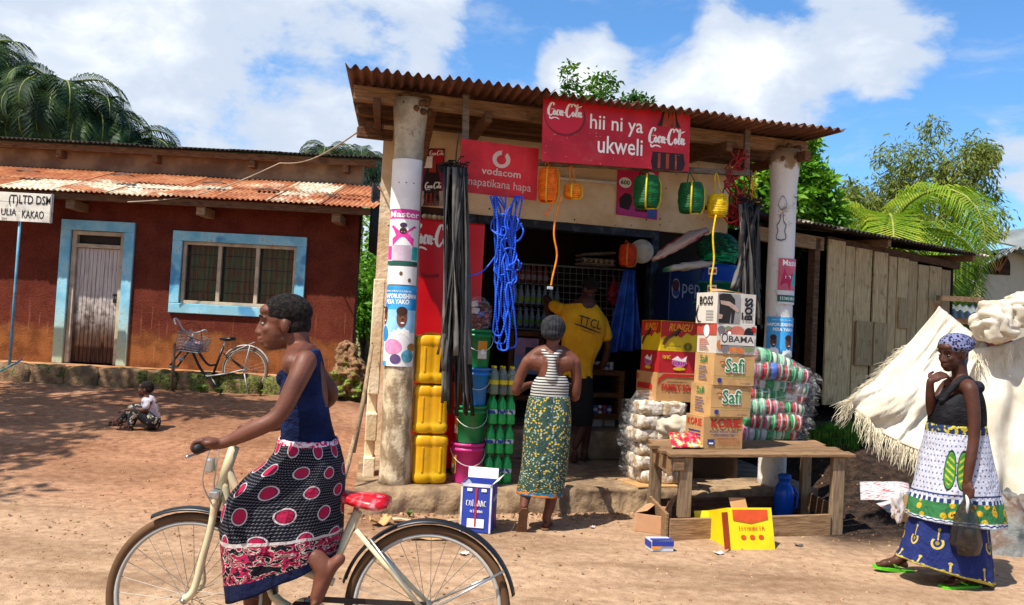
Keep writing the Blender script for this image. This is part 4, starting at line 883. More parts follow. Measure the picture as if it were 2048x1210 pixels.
def palm(name, label, base, top, seed, nf, L, ll, m, stiff=1.7, group=None, tr=.13, proto=None, cat='palm'):
    base, top = V(base), V(top); T = thing(name, label, cat, base, 0, group); b = MB(); b.tube([base, base.lerp(top, .5) + V((.12, 0, 0)), top], [tr * 1.3, tr, tr * .9], 12); b.build('trunk', BARK, T, smooth=True)
    if proto is None: lb, st = palm_parts(seed, nf, L, ll, 1, stiff); cr = lb.build('crown', m, T, world=False); sp = st.build('rachises', M('palm_rib', '#7d8434', .6), T, world=False, smooth=True); 
    else:
        cr = proto[0].copy(); COL.objects.link(cr); cr.parent = T; sp = proto[1].copy(); COL.objects.link(sp); sp.parent = T
    for o in (cr, sp): o.location = top - base; o.rotation_euler = (0, 0, seed * 1.3)
    return cr, sp
def make_veg():
    PD = leafmat('palm_dark', '#0f2412', '#274222', '#56703a', .25); PG = leafmat('palm_bright', '#3f6a12', '#7d9c20', '#b9b23a', .4); LG = leafmat('leaf_green', '#1c3a0c', '#3c6a16', '#74952a'); LD = leafmat('leaf_dark', '#0c190c', '#1c2e16', '#3a4c26', .2); LW = leafmat('leaf_wispy', '#4a5a22', '#76843a', '#a59a4a'); LB = leafmat('leaf_bright', '#2e5c0e', '#5f9420', '#97b83a')
    PT = lambda px, py, Y: W(px, py, Y)
    g = 'oil palms behind the red house'
    spec = (((25, 205, 24), 'tallest feathery palm at the far left edge behind the red house'), ((112, 205, 20), 'second feathery palm from the left, its crown above the dark tree'), ((185, 255, 20.5), 'middle feathery palm in front of the bright green bush'), ((255, 305, 21), 'lowest feathery palm, rightmost of the left group'), ((-40, 120, 22), 'palm whose frond tips reach in at the top left corner'))
    pr_ = None
    for i, (p, lab) in enumerate(spec):
        t = PT(*p); pr2 = palm('oil_palm', lab, (t.x - .2, t.y, .3), t, i + 2, 30, 2.35, .7, PD, 2.1, g, .2, pr_, 'palm'); pr_ = pr_ or pr2
    for px, py, Y, lab in ((655, 318, 38, 'small distant palm just left of the shop roof'), (722, 326, 40, 'distant palm touching the left edge of the shop roof')):
        t = PT(px, py, Y); palm('oil_palm', lab, (t.x, t.y, .3), t, int(px), 30, 3, .85, PD, 2.3, 'distant palms', .2, pr_, 'palm')
    c = PT(60, 292, 21); tree('dark_tree', 'very dark leafy tree behind the left end of the red house', (c.x, 21, .4), [((c.x - .6, 21, c.z - .3), 1.3), ((c.x + .6, 21.3, c.z - .4), 1.1), ((c.x - 1.9, 21, c.z + .1), 1.3)], 9000, .17, LD, 11)
    c = PT(205, 296, 22.5); tree('bright_bush', 'bright green leafy tree among the palms behind the red house', (c.x, 22.5, .4), [((c.x, 22.5, c.z), .75), ((c.x + .5, 22.6, c.z - .6), .8)], 4200, .17, LB, 12)
    c = PT(340, 300, 24); tree('low_tree', 'tip of a yellow-green tree showing over the middle of the red house roof', (c.x, 24, .4), [((c.x, 24, c.z - .6), (.8, .7, .62))], 2500, .17, LB, 13)
    # alley
    for i, (px, py, Y, r, lab) in enumerate(((728, 555, 19, 1.2, 'sunlit green bush at the end of the alley beside the shop'), (735, 520, 23, 1.7, 'taller green tree at the end of the alley'))):
        c = PT(px, py, Y); tree('alley_bush', lab, (c.x, Y, .35), [((c.x, Y, c.z - .1), (r, r * .7, r * .95)), ((c.x + .6, Y + .3, c.z - .5), r * .7), ((c.x - .5, Y, c.z - .8), (r, r * .6, r * .6))], 7000, .17, LB, 20 + i, cat='bush')
    # behind the shop roof
    c = PT(1135, 150, 15); tree('feathery_tree', 'thin feathery tree tip above the shop roof, the left one', (c.x, 15, .4), [((c.x, 15, c.z), (.22, .2, .24)), ((c.x + .06, 15, c.z - .3), (.16, .16, .2))], 300, .1, LG, 30, tr=.05)
    c = PT(1215, 175, 15); tree('feathery_tree', 'fuller green treetop above the shop roof', (c.x, 15, .4), [((c.x - .15, 15, c.z), (.32, .3, .34)), ((c.x + .45, 15, c.z - .28), (.36, .3, .2)), ((c.x - .4, 15, c.z - .4), (.3, .3, .25))], 1500, .11, LG, 31, tr=.07)
    # right: leafy tree by the pillar, wispy tree, coconut palm
    P2 = [((1590, 325), .45), ((1612, 355), .4), ((1580, 395), .5), ((1618, 405), .42), ((1500, 400), .6), ((1470, 350), .5), ((1560, 440), .6), ((1630, 430), .4)]; Y = 13.5
    tree('leafy_tree', 'glossy bright green tree rising directly behind the right pillar', (PT(1590, 600, Y).x, Y, .5), [(tuple(PT(*p, Y)), r) for p, r in P2], 13000, .15, LB, 40)
    P3 = [((1760, 400), .8), ((1840, 330), 1.0), ((1920, 340), .9), ((1890, 420), 1.1), ((1960, 330), .45), ((1945, 430), .7), ((1700, 440), .7), ((1790, 460), .9)]; Y = 19
    tree('wispy_tree', 'tall wispy yellow-green tree behind the coconut palm', (PT(1880, 600, Y).x, Y, .4), [(tuple(PT(*p, Y)), r) for p, r in P3], 16000, .14, LW, 41, hang=.8, shell=.2, wid=.25)
    c = PT(1765, 495, 14.5); palm('coconut_palm', 'low yellow-green coconut palm above the plank shed roof', (c.x, 14.5, .5), c, 5, 26, 3.1, .85, PG, 2.1, None, .12)
    for i, (px, Y, r, lab) in enumerate(((1500, 24, 2.4, 'far green tree mass seen between shop and shed'), (2060, 30, 2.2, 'far green tree behind the pale house'), (560, 34, 3, 'distant tree hidden low behind the house roof'))):
        c = PT(px, 600, Y); tree('far_tree', lab, (c.x, Y, .3), [((c.x, Y, 2.2), (r, r, r * .8)), ((c.x + r * .6, Y, 1.8), r * .7)], 3500, .26, LG, 50 + i)
    # large tree standing left of the frame: its dappled shade falls across the yard
    T = tree('shade_tree', 'big tree standing outside the left edge whose shade dapples the yard', (-9.6, 5.4, 0), [((-8.9, 6.9, 6.5), (1.7, 1.5, 1.0)), ((-7.9, 7.5, 6.9), (1.0, 1.0, .6)), ((-9.8, 7.8, 7.2), (1.5, 1.3, .8)), ((-7.3, 4.3, 6.2), (1.0, .7, .6)), ((-8.3, 4.8, 6.6), (1.2, .9, .7)), ((-6.5, 8.2, 6.9), (1.2, .6, .5)), ((-8.0, 9.2, 7.0), (1.6, .8, .6)), ((-7.9, 5.6, 6.6), (1.1, .8, .5))], 10500, .21, LG, 60, tr=.3)
make_veg()
# ================================================================ goods
def carton(name, label, fl, rot, w, d, h, m, group=None, cat='carton', open_top=False, Rm=None):
    """fl = front-left-bottom corner; returns thing and its printable faces"""
    Rm = Rm or rz(rot); fl = V(fl); X, Y, Z = Rm @ V((1, 0, 0)), Rm @ V((0, 1, 0)), Rm @ V((0, 0, 1))
    T = thing(name, label, cat, fl + X * w / 2 + Y * d / 2, rot, group); P = lambda a, b_, c: fl + X * a + Y * b_ + Z * c
    b = MB(); rr = random.Random(int(abs(fl.x * 977 + fl.z * 331)))
    if open_top:
        e = .006
        for q in ((0, w, 0, e), (0, w, d - e, d), (0, e, e, d - e), (w - e, w, e, d - e)): b.hexa([P(q[0], q[2], 0), P(q[1], q[2], 0), P(q[1], q[3], 0), P(q[0], q[3], 0), P(q[0], q[2], h), P(q[1], q[2], h), P(q[1], q[3], h), P(q[0], q[3], h)])
        b.hexa([P(e, e, 0), P(w - e, e, 0), P(w - e, d - e, 0), P(e, d - e, 0), P(e, e, e), P(w - e, e, e), P(w - e, d - e, e), P(e, d - e, e)])
    else:
        j = lambda: rr.uniform(-.004, .004)
        b.hexa([P(0, 0, 0), P(w, 0, 0), P(w, d, 0), P(0, d, 0), P(j(), j(), h), P(w + j(), j(), h), P(w + j(), d, h), P(j(), d, h)])
        b.hexa([P(.004, d * .49, h + .0015), P(w - .004, d * .49, h + .0015), P(w - .004, d * .51, h + .0015), P(.004, d * .51, h + .0015), P(.004, d * .49, h + .002), P(w - .004, d * .49, h + .002), P(w - .004, d * .51, h + .002), P(.004, d * .51, h + .002)])
    b.build('box', m, T, bevel=.003)
    F = dict(f=flat(P(0, 0, 0), X * w, Z * h), l=flat(P(0, d, 0), -Y * d, Z * h), r=flat(P(w, 0, 0), Y * d, Z * h), t=flat(P(0, 0, h), X * w, Y * d)); LF = .005
    for k in F: F[k] = (lambda q: (lambda a, b_, l=0.: q(a, b_, l + .0045)))(F[k])
    return T, F
CARD = lambda n='card_brown', c='#b28a5a': M(n, c, .85, .12, 5, dirt='#7a5a38', damt=.3)
def pr(n, c): return M('ink_' + n, c, .65, .12, 14)
# ---------------- table
TA = R(20); TU = V((math.cos(TA), math.sin(TA), 0)); TN = V((-.02, 1, 0)); TB = V((1.24, 6.42, 0)); TH = .655
def TSD(p): s = (p - TB).x + .02 * (p - TB).y; s /= TU.x + .02 * TU.y; return s, (p - TB).y - s * TU.y
def TP(s, d, z): return TB + TU * s + TN * d + V((0, 0, z))
def make_table():
    T = thing('plank_table', 'rough low plank table carrying cartons and plastic bales in front of the shop', 'table', TP(.8, .4, 0), TA); rr = random.Random(6); L = 1.66; D = .82
    def tb(b, s0, s1, d0, d1, z0, z1): return b.hexa([TP(s0, d0, z0), TP(s1, d0, z0), TP(s1, d1, z0), TP(s0, d1, z0), TP(s0, d0, z1), TP(s1, d0, z1), TP(s1, d1, z1), TP(s0, d1, z1)])
    d = -.03
    while d < D - .02:
        w = rr.uniform(.11, .17); k = rr.uniform(-.07, .05); b = MB(); b.hexa([TP(-.03 + k, d, TH - .028), TP(L + .05 + k, d + rr.uniform(-.01, .01), TH - .03), TP(L + .05 + k, d + w - .014, TH - .03), TP(-.03 + k, d + w - .014, TH - .028), TP(-.03 + k, d, TH + rr.uniform(-.004, .004)), TP(L + .05 + k, d, TH + rr.uniform(-.006, .006)), TP(L + .05 + k, d + w - .014, TH), TP(-.03 + k, d + w - .014, TH)]); b.build('top_plank', WOODX, T, bevel=.004); d += w
    for s, dd, wd_ in ((.10, .0, .11), (L - .13, .0, .12), (.0, D - .12, .11), (L - .12, D - .12, .1)):
        z0 = .17 if dd == 0 and s < .5 else -.02
        b = MB(); tb(b, s, s + wd_, dd, dd + .07, z0 if s > .5 or dd else .168, TH - .033); b.build('leg', WOOD_H, T, bevel=.005)
    b = MB(); tb(b, .03, L - .14, -.015, .012, -.01, .165); b.build('front_rail', WOODX, T, bevel=.005)
    b = MB(); tb(b, L * .55, L * .55 + .2, .015, .035, -.01, .155); b.build('rail_splice', WOODX, T, bevel=.004)
    b = MB(); tb(b, .0, .026, .015, D, .0, .2); b.build('side_rail', WOODX, T, bevel=.005); b = MB(); tb(b, L - .03, L - .004, .08, D, .05, .2); b.build('side_rail', WOODX, T, bevel=.005)
    b = MB(); tb(b, .012, .034, .0, D - .13, TH - .17, TH - .04); b.build('side_apron', WOODX, T, bevel=.004)
    b = MB(); tb(b, .035, .13, -.02, -.001, TH - .13, TH - .035); b.build('apron_end', WOODX, T, bevel=.004)
    b = MB(); tb(b, .12, L - .12, D - .05, D - .025, .0, .16); b.build('back_rail', WOODDK, T, bevel=.004)
    for z0, z1 in ((.44, .58), (.12, .28)): b = MB(); tb(b, L - .005, L + .02, .02, .06, z0, z1); b.build('cleat', WOODX, T, bevel=.003)
make_table()
def make_cartons():
    W_, K = WHT(), BLK(); GN = pr('green', '#1f7a3c'); RD = pr('red', '#b3241c'); NV = pr('navy', '#2a3a78'); w, d = .375, .29
    c0 = Wz(1412, 898, TH + .003); Y0 = c0; z = TH + .003
    def nxt(px, h, rot=TA, ww=w, dd=d): 
        nonlocal z; p = W(px, 760, c0.y); q = V((p.x, c0.y, z)); z += h + .002; return q
    T, F = carton('oil_carton', 'brown cooking oil carton at the bottom of the tall stack on the table', nxt(1412, .255), TA, w - .01, d - .02, .255, CARD())
    txt(T, 'KORIE', RD, F['f'], (.17, .66, .93, .95), off=.03); txt(T, 'PURE VEGETABLE', NV, F['f'], (.15, .50, .88, .57), off=.01); txt(T, 'COOKING OIL', NV, F['f'], (.24, .38, .78, .46), off=.01); rect(T, NV, F['f'], (.10, .12, .27, .30)); rect(T, W_, F['f'], (.13, .15, .24, .20), .003)
    for k in range(4): squiggle(T, RD, F['f'], (.36, .10 + k * .065, .92, .145 + k * .065), 16, seed=k)
    txt(T, 'KORIE', RD, F['l'], (.12, .70, .90, .92), off=.02); [rect(T, NV, F['l'], (.2, .2 + .1 * k, .85, .24 + .1 * k)) for k in range(4)]
    for lab, px in (('brown green-lettered carton resting directly on the cooking oil carton', 1424), ('brown green-lettered carton directly beneath the white picture carton', 1427)):
        T, F = carton('soap_carton', lab, nxt(px, .25), TA + R(1 if px == 1424 else -1), w, d, .25, CARD('card_brown2', '#bb9360'), 'matching brown cartons in the tall stack')
        for fc, r in (('f', (.27, .42, .74, .86)), ('l', (.30, .70, .68, .93))):
            if fc == 'f': txt(T, 'Safi', W_, F[fc], (r[0] - .015, r[1] - .03, r[2] + .015, r[3] + .03), off=.055, lift=.001)
            txt(T, 'Safi', GN, F[fc], r, off=.012, lift=.003)
        shape(T, disc(.20, .72, .07, .05), RD, F['f']); shape(T, disc(.19, .70, .05, .035), CARD('card_brown2', '#bb9360'), F['f'], lift=.003); rect(T, GN, F['f'], (.0, .285, 1, .297)); shape(T, disc(.14, .15, .055, .08), NV, F['f']); squiggle(T, NV, F['f'], (.66, .04, .92, .09), 8); squiggle(T, K, F['f'], (.06, .92, .40, .95), 12); squiggle(T, K, F['f'], (.68, .93, .92, .96), 9); squiggle(T, GN, F['f'], (.30, .36, .72, .40), 14)
        for k in range(6): rect(T, NV, F['l'], (.25, .12 + k * .085, .25 + .45 * (1 - .1 * (k % 3)), .145 + k * .085))
    # print of many small pictures
    T, F = carton('picture_carton', 'white carton with grey capitals among small red and dark pictures', nxt(1430, .235), TA - R(1), w - .01, d, .235, M('white_card', '#c9c2b6', .8, .08))
    f = F['f']; PK = pr('salmon', '#c06a5a'); OR = pr('orange', '#c9753a'); GY = pr('grey', '#6f6a6a'); OL = pr('olive', '#7d8560'); DG = pr('darkgrey', '#38343a')
    for x, y, a, b_, m in ((.10, .80, .10, .14, GY), (.50, .78, .19, .18, PK), (.80, .72, .12, .2, K), (.92, .85, .07, .12, RD), (.07, .30, .08, .16, OR), (.2, .24, .1, .2, GY), (.42, .14, .12, .1, OR), (.60, .12, .10, .1, OR), (.82, .2, .14, .12, OL), (.28, .86, .09, .08, OL)): shape(T, disc(x, y, a, b_, 14), m, f, lift=.001)
    shape(T, disc(.30, .70, .07, .10), RD, f, lift=.002); shape(T, disc(.30, .70, .045, .065), W_, f, lift=.003); rect(T, M('white_card', '#c9c2b6', .8, .08), f, (.08, .30, .95, .66), .003); txt(T, 'O', DG, f, (.10, .36, .27, .70), lift=.004); txt(T, 'BAMA', DG, f, (.29, .40, .93, .61), lift=.004, off=.015); squiggle(T, RD, f, (.42, .28, .90, .37), 10)
    rect(T, pr('brick', '#b5483c'), F['l'], (.0, .62, 1, 1)); shape(T, disc(.5, .76, .14, .22), W_, F['l'], lift=.002); [rect(T, PK, F['l'], (.14, .08 + k * .075, .14 + .5 * (1 - .12 * (k % 3)), .11 + k * .075)) for k in range(6)]
    T, F = carton('underwear_carton', 'white carton with black capitals and a dark torso picture, topmost of the tall stack', nxt(1428, .25), TA + R(1.5), w - .005, d, .25, M('white_card', '#c9c2b6', .8, .08)); f = F['f']
    DK = pr('darkbody', '#241d1b'); PS = pr('pale_arm', '#b09484')
    rect(T, M('grey_card', '#8d8a88', .8, .1), f, (.0, .03, .58, .97), .0008)
    shape(T, [(.04, .02), (.05, .55), (.02, .90), (.12, .97), (.32, .97), (.44, .80), (.46, .45), (.42, .02), (.36, .02), (.36, .42), (.32, .02)], DK, f, lift=.0016)
    shape(T, [(.06, .74), (.30, .72), (.46, .60), (.56, .44), (.52, .38), (.40, .48), (.28, .58), (.08, .62)], PS, f, lift=.003); shape(T, [(.02, .32), (.14, .28), (.12, .16), (.02, .14)], PS, f, lift=.003)
    txt(T, 'BOSS', K, f, (.70, .16, .92, .88), off=.05, rot90=True); rect(T, K, f, (.63, .16, .67, .40), .002); txt(T, 'BOSS', K, F['l'], (.18, .60, .82, .88), off=.02); [rect(T, M('grey_card', '#8d8a88', .8, .1), F['l'], (.5, .12 + .09 * k, .85, .15 + .09 * k)) for k in range(4)]
    stroke_mesh([[(.15, .60, .03), (.06, .35, .05), (.12, .10, .05), (.30, .04, .03)]], F['l'], .003).build('printed_swoosh', K, T)
    # loose flap on top
    p = c0 + V((.03, .05, z - TH + .0)); b = MB(); b.grid(lambda u, v: V((c0.x, c0.y, z)) + TU * (u * .3 + .02) + TN * (v * .1 + .08) + V((0, 0, .004 + .03 * v * (1 - u) + .012 * math.sin(u * 3))), 6, 4); tag(b.build('card_flap', CARD(), solid=.003), 'bent brown card flap lying on the topmost carton', 'card')
    # ---- second stack on the flour bales
    w2, d2 = .40, .34; z = .945; q0 = SPw(1311, 800, -.02)
    T, F = carton('soap_carton', 'tan carton with red corner, the lowest carton on the flour bales', V((q0.x, q0.y, z)), TA - R(2), w2 + .02, d2 + .06, .26, CARD('card_tan', '#b98a58')); f = F['f']
    txt(T, 'FAMILY SOAP', RD, f, (.12, .38, .99, .62), off=.04); shape(T, [(.02, .55), (.04, .80), (.16, .97), (.99, .97), (.99, .88), (.25, .86), (.1, .75)], RD, f); rect(T, RD, F['l'], (.08, .40, .80, .60)); squiggle(T, K, f, (.25, .66, .75, .71), 15); rect(T, RD, F['l'], (.02, .72, .1, .9)); z += .262
    T, F = carton('detergent_carton', 'bright red carton between the tan carton and the yellow and red carton', V((q0.x + .015, q0.y, z)), TA, w2, d2, .195, M('red_card', '#b51f27', .6, .12, 6)); f = F['f']; PKI = pr('pink', '#d06a9a'); YW = pr('yellow', '#d6b820')
    for fc, x in (('f', .52), ('l', .45)): shape(T, disc(x, .5, .20, .22), PKI, F[fc]); shape(T, [(x - .2, .62), (x - .05, .80), (x + .05, .62), (x + .2, .82), (x + .16, .52)], W_, F[fc], lift=.002); squiggle(T, pr('violet', '#4a3a8c'), F[fc], (x - .17, .36, x + .17, .55), 5, .4); shape(T, disc(x, .2, .16, .08), YW, F[fc], lift=.002)
    squiggle(T, YW, f, (.08, .62, .3, .85), 3); z += .197
    T, F = carton('incense_carton', 'yellow and red mosquito coil carton on top of the bright red carton', V((q0.x + .02, q0.y, z)), TA + R(1), w2 - .01, d2, .275, M('yellow_card', '#d9b516', .6, .1)); rungu(T, F['f']); rungu(T, F['l'], .8); rect(T, M('yellow_card2', '#a8702a', .7), F['t'], (.02, .02, .98, .98))
def rungu(T, f, coil=1):
    RD = pr('red', '#b3241c'); YW = pr('yellow', '#d6b820'); SKN = pr('brownhand', '#5a3018'); K = BLK()
    shape(T, [(0, .99), (0, .42), (.12, .50), (.22, .40), (.36, .58), (.55, .46), (.70, .64), (.85, .55), (1, .62), (1, .99)], RD, f, lift=.001)
    txt(T, 'RUNGU', pr('orange2', '#e2921c'), f, (.20, .66, .86, .92), shear=.35, off=.03, lift=.003)
    shape(T, [(.04, .22), (.10, .18), (.22, .40), (.36, .52), (.52, .72), (.48, .78), (.30, .60), (.10, .42)], SKN, f, lift=.003); shape(T, [(.36, .52), (.52, .74), (.56, .72), (.40, .48)], K, f, lift=.004)
    if coil == 1:
        for k in range(3): stroke_mesh([[(.74 + (.10 - .03 * k) * math.cos(a / 8 * math.pi), .16 + (.13 - .04 * k) * math.sin(a / 8 * math.pi), .018) for a in range(17)]], f, .003).build('printed_coil', pr('darkgreen', '#24361c'), T)
        squiggle(T, K, f, (.20, .14, .55, .20), 10)
make_cartons()
# ---------------- plastic wrapped bales
FILM = mat('plastic_film', lambda g: hx('#dfe3e4'), .18, alpha=lambda g: g.ss(g.noise(g.scale(g.coord(), (3, 14, 14)), 3, 4), .45, .8) * .4 + .03, spec=.7)
def make_bales():
    rr = random.Random(21); z = TH + .004; cols = [M('roll_' + n, c, .6, .15, 20) for n, c in (('green', '#15803c'), ('red', '#a81c26'), ('white', '#b9b2aa'), ('pink', '#b8506c'), ('blue', '#3f66b5'), ('mint', '#79b08a'), ('maroon', '#7a2a36'))]
    labs = ['lowest clear bag of striped rolls, lying flat on the table planks', 'second bag of striped rolls up from the table', 'third bag of striped rolls up from the table', 'bag of striped rolls in the middle of the pile, behind the green-lettered cartons', 'fifth bag of striped rolls up from the table', 'bag of striped rolls with one blue roll, second from the top', 'topmost clear bag of striped rolls, its tail drooping to the right']
    base = Wz(1488, 885, TH); zt = 0
    for i in range(7):
        h = .122; L = .70 - .025 * abs(i - 4); s0, dd = TSD(base); s0 += .03 + rr.uniform(-.02, .02); dd += .20 + rr.uniform(-.03, .03); tilt = -.10 if i == 6 else rr.uniform(-.03, .01); k = 9
        T = thing('roll_bale', labs[i], 'plastic bag', TP(s0 + L / 2, dd, z), TA + R(rr.uniform(-4, 4)), 'clear bags of striped rolls')
        axis = lambda u, sag=0: TP(s0 + u * L, dd + .02 * math.sin(i * 2 + u * 3), z + h * .5 + tilt * u + (.03 * math.sin(u * 3.1) if i == 6 else 0) - .012 * u * u * i)
        for j in range(k):
            a, b_ = axis((j + .06) / k), axis((j + .94) / k); m = cols[rr.choice([0, 1, 2, 3, 0, 1, 5, 6, 2])] if not (i == 5 and j == 3) else cols[4]
            b = MB(); r = h * (.53 - .13 * ((j + .5) / k) ** 4) * rr.uniform(.94, 1.06); b.tube([a, a.lerp(b_, .12), a.lerp(b_, .88), b_], [r * .86, r, r, r * .86], 14, True, 0, 1.35, (0, 0, 1)); b.build('roll', m, T, smooth=True)
            if rr.random() < .75: b = MB(); c = a.lerp(b_, .5); t = (b_ - a).normalized(); b.tube([c - t * .009, c + t * .009], r * 1.03, 14, True, 0, 1.35, (0, 0, 1)); b.build('roll_band', cols[rr.choice([2, 2, 0, 5])], T, smooth=True)
        b = MB(); P = [axis(-.03), axis(.02)] + [axis(u / 8) for u in range(1, 8)] + [axis(.98), axis(1.04), axis(1.14) + V((0, 0, -.02)), axis(1.2) + V((0, 0, .01))]; rad = [.04] + [h * .60 * (1 + .06 * nz((q * 1.7, i, 0))) for q in range(9)] + [.045, .03, .055]; b.tube(P, rad, 18, False, 0, 1.3, (0, 0, 1)); b.build('plastic_bag', FILM, T, smooth=True)
        z += h * .93
    # flour bales on the porch edge
    z = FLZ + .012; FL = mat('flour_packet', lambda g: g.mix(g.ss(g.noise(g.coord(), 16, 4), .45, .6), hx('#d6ccbe'), hx('#a08a6c')), .5, (lambda g: g.noise(g.coord(), 25, 5), .6, .02)); c = SPw(1322, 960, .03); t0 = (c - SP0).dot(SU); n = 6; h = .122
    lb = ['lowest wrapped flour bale, on card at the porch edge', 'second flour bale from the porch floor', 'third flour bale from the porch floor', 'fourth flour bale from the porch floor', 'fifth flour bale from the porch floor, bulging left', 'uppermost flour bale, under the tan carton']
    for i in range(n):
        off = rr.uniform(-.02, .03) + (.02 if i < 3 else 0); T = thing('flour_bale', lb[i], 'bale', S(t0 + .05, 0, z), SA, 'wrapped flour bales')
        for j in range(2):
            for q in range(2):
                b = MB(); ce = S(t0 - .19 + .22 * j + off + rr.uniform(-.02, .02), .0 + .17 * q + rr.uniform(-.02, .02), z + h / 2); sd = rr.random() * 9
                def fn(u, v):
                    a = u * 2 * math.pi; e = math.pi * (v - .5); d = V((math.cos(e) * math.cos(a), math.cos(e) * math.sin(a), math.sin(e))); m_ = max(abs(d.x), abs(d.y), abs(d.z)); d = d.lerp(d / m_, .74) * (1 + .14 * nz(d + V((sd, 0, 0)), 2.3) + .06 * nz(d + V((0, sd, 0)), 6)); return ce + SR @ V((d.x * .118, d.y * .09, d.z * h * .54))
                b.grid(fn, 24, 14); b.build('packet', FL, T, smooth=True, weld=True)
        b = MB(); A = [S(t0 - .42 + off, .02, z + .03 + .05 * rr.random()), S(t0 - .34 + off, .06, z + h * .45), S(t0 - .28 + off, .08, z + h * .5), S(t0 - .1 + off, .085, z + h * .5), S(t0 + .1 + off, .085, z + h * .5), S(t0 + .2 + off, .085, z + h * .5)]; b.tube(A, [.045, .035, h * .56, h * .6, h * .6, h * .5], 18, False, 0, 2.2, (0, 0, 1)); b.build('plastic_wrap', FILM, T, smooth=True)
        z += h * 1.0
    b = MB(); b.box(S(t0 - .05, .02, FLZ + .008), (.62, .42, .01), rz(SA + .1)); tag(b.build('card_sheet', CARD()), 'flat card sheet under the flour bales at the porch edge', 'card')
make_bales()
# ---------------- jerrycans, buckets, bottles
def make_containers():
    YL = mat('yellow_plastic', lambda g: g.mix(g.ss(g.noise(g.coord(), 9, 6, .65), .5, .72) * .35, g.mix(g.ss(g.noise(g.coord(), 4, 4), .35, .7), hx('#d69a06'), hx('#e6b40c')), hx('#8a6a2c')), .42, spec=.4, sub=.08)
    c = SPw(852, 977, -.02); t0 = (c - SP0).dot(SU) + .0; h = .412; labs = ['bottom yellow jerrycan, standing on the porch floor', 'middle yellow jerrycan of the stack of three', 'top yellow jerrycan of the stack beside the left pillar']
    for i in range(3):
        z = FLZ + .004 + i * (h + .004); tt = t0 + (.012, 0, -.012)[i]; T = thing('jerrycan', labs[i], 'jerrycan', S(tt, .05, z), SA + R((1.5, -2, 1)[i]), 'yellow jerrycans stacked by the pillar'); Rm = rz(SA + R((1.5, -2, 1)[i])); o = S(tt, .05, z)
        def ring(zz, k=1.0, ch=0.0):
            out = []; n = 56; wx, wy = .148 * k, .125 * k
            for q in range(n):
                a = 2 * math.pi * q / n; ca, sa = math.cos(a), math.sin(a); e = 5.5; r = (abs(ca) ** e + abs(sa) ** e) ** (-1 / e); x, y = ca * r, sa * r
                g = ch * math.exp(-(x / .13) ** 2) * (1 if abs(y) > .8 else 0); out.append(o + Rm @ V((x * wx, y * wy * (1 - g), zz)))
            return out
        P = [(.0, .80, .30), (.006, .90, .22), (.022, .97, .12), (.05, 1, .06), (.075, 1, .05), (.085, .965, .05), (.10, .96, .05), (.30, .96, .05), (.318, .965, .05), (.328, 1, .05), (.352, 1, .06), (.378, .98, .10), (.396, .90, .15), (.404, .75, .2)]
        b = MB(); b.loft([ring(zz, k, ch) for zz, k, ch in P]); b.build('body', YL, T, smooth=True)
        for sx in (-1, 1): b = MB(); b.bar(o + Rm @ V((.075 * sx, -.119, .095)), o + Rm @ V((.075 * sx, -.119, .305)), .018, .012, Rm @ V((0, 1, 0))); b.build('moulded_rib', YL, T, bevel=.004)
        b = MB(); b.tube([o + Rm @ V((-.07, 0, .40)), o + Rm @ V((-.05, 0, .415)), o + Rm @ V((.05, 0, .415)), o + Rm @ V((.07, 0, .40))], .012, 8); b.build('handle', YL, T, smooth=True); b = MB(); b.lathe([(.028, .398), (.028, .413), (.024, .416)], o + Rm @ V((.10, .05, 0)), 14); b.build('cap', YL, T, smooth=True)
    # buckets
    def bucket(name, label, px, pyb, pyt, w, col, hnd, lid=True, lab=None, flip=False, rt=.145):
        p = SPw(px, pyb, w); z0 = zz[0]; h = (pyb - pyt) / FPX * p.y * 1.0; t = (p - SP0).dot(SU); o = S(t, w, z0); m = M('bucket_' + col.strip('#'), col, .38, .15, 4, dirt='#8a7258', damt=.3); T = thing(name, label, 'bucket', o, SA, 'stacked buckets'); r0 = rt * .80
        b = MB(); b.lathe([(r0 * .92, .004), (r0, .0), (r0 + .004, .01), (lerp(r0, rt, .86), h * .80), (rt + .006, h * .80), (rt + .006, h * .86), (rt - .001, h * .865), (rt, h * .93)], o, 36); b.build('body', m, T, smooth=True)
        b = MB(); b.lathe([(rt + .009, h * .925), (rt + .010, h * .985), (rt, h * .995), (rt - .02, h * .97), (.01, h * .97)], o, 36); b.build('lid', m, T, smooth=True)
        b = MB(); k = 12; b.tube([o + rz(SA) @ V(((rt + .012) * math.cos(math.pi * q / k), -(rt * .3 + .12 * math.sin(math.pi * q / k)) * .0 - (rt + .01) * math.sin(math.pi * q / k), h * .83 - .13 * math.sin(math.pi * q / k))) for q in range(k + 1)], .003, 6); b.build('handle', M('wire_white', '#c9c9c4', .4, .1), T)
        if lab:
            a0, a1, cs = lab; sf = cyls((o.x, o.y), rt * .92, z0 + h * .24, z0 + h * .70, R(a0), R(a1)); rect(T, M('lbl_' + cs[0][1:], cs[0], .5, .1), sf, (0, 0, 1, 1), .004, 'label_sheet', 10); rect(T, M('lbl_' + cs[1][1:], cs[1], .5, .1), sf, (.05, .02, .95, .42), .006, 'label_panel', 8); shape(T, disc(.5, .40, .25, .14, 14), WHT(), sf, lift=.008)
        zz[0] = z0 + h * .985
    zz = [FLZ + .003]
    bucket('bucket', 'pink lidded bucket at the foot of the bucket stack', 929, 977, 898, .06, '#c8307c', 1, lab=(-78, -42, ('#d9a520', '#6d6a3a')), rt=.138)
    bucket('bucket', 'green bucket with orange label, on top of the pink bucket', 935, 898, 823, .06, '#0d7a40', 1, lab=(-80, -48, ('#d88a1c', '#c8bfae')), rt=.135)
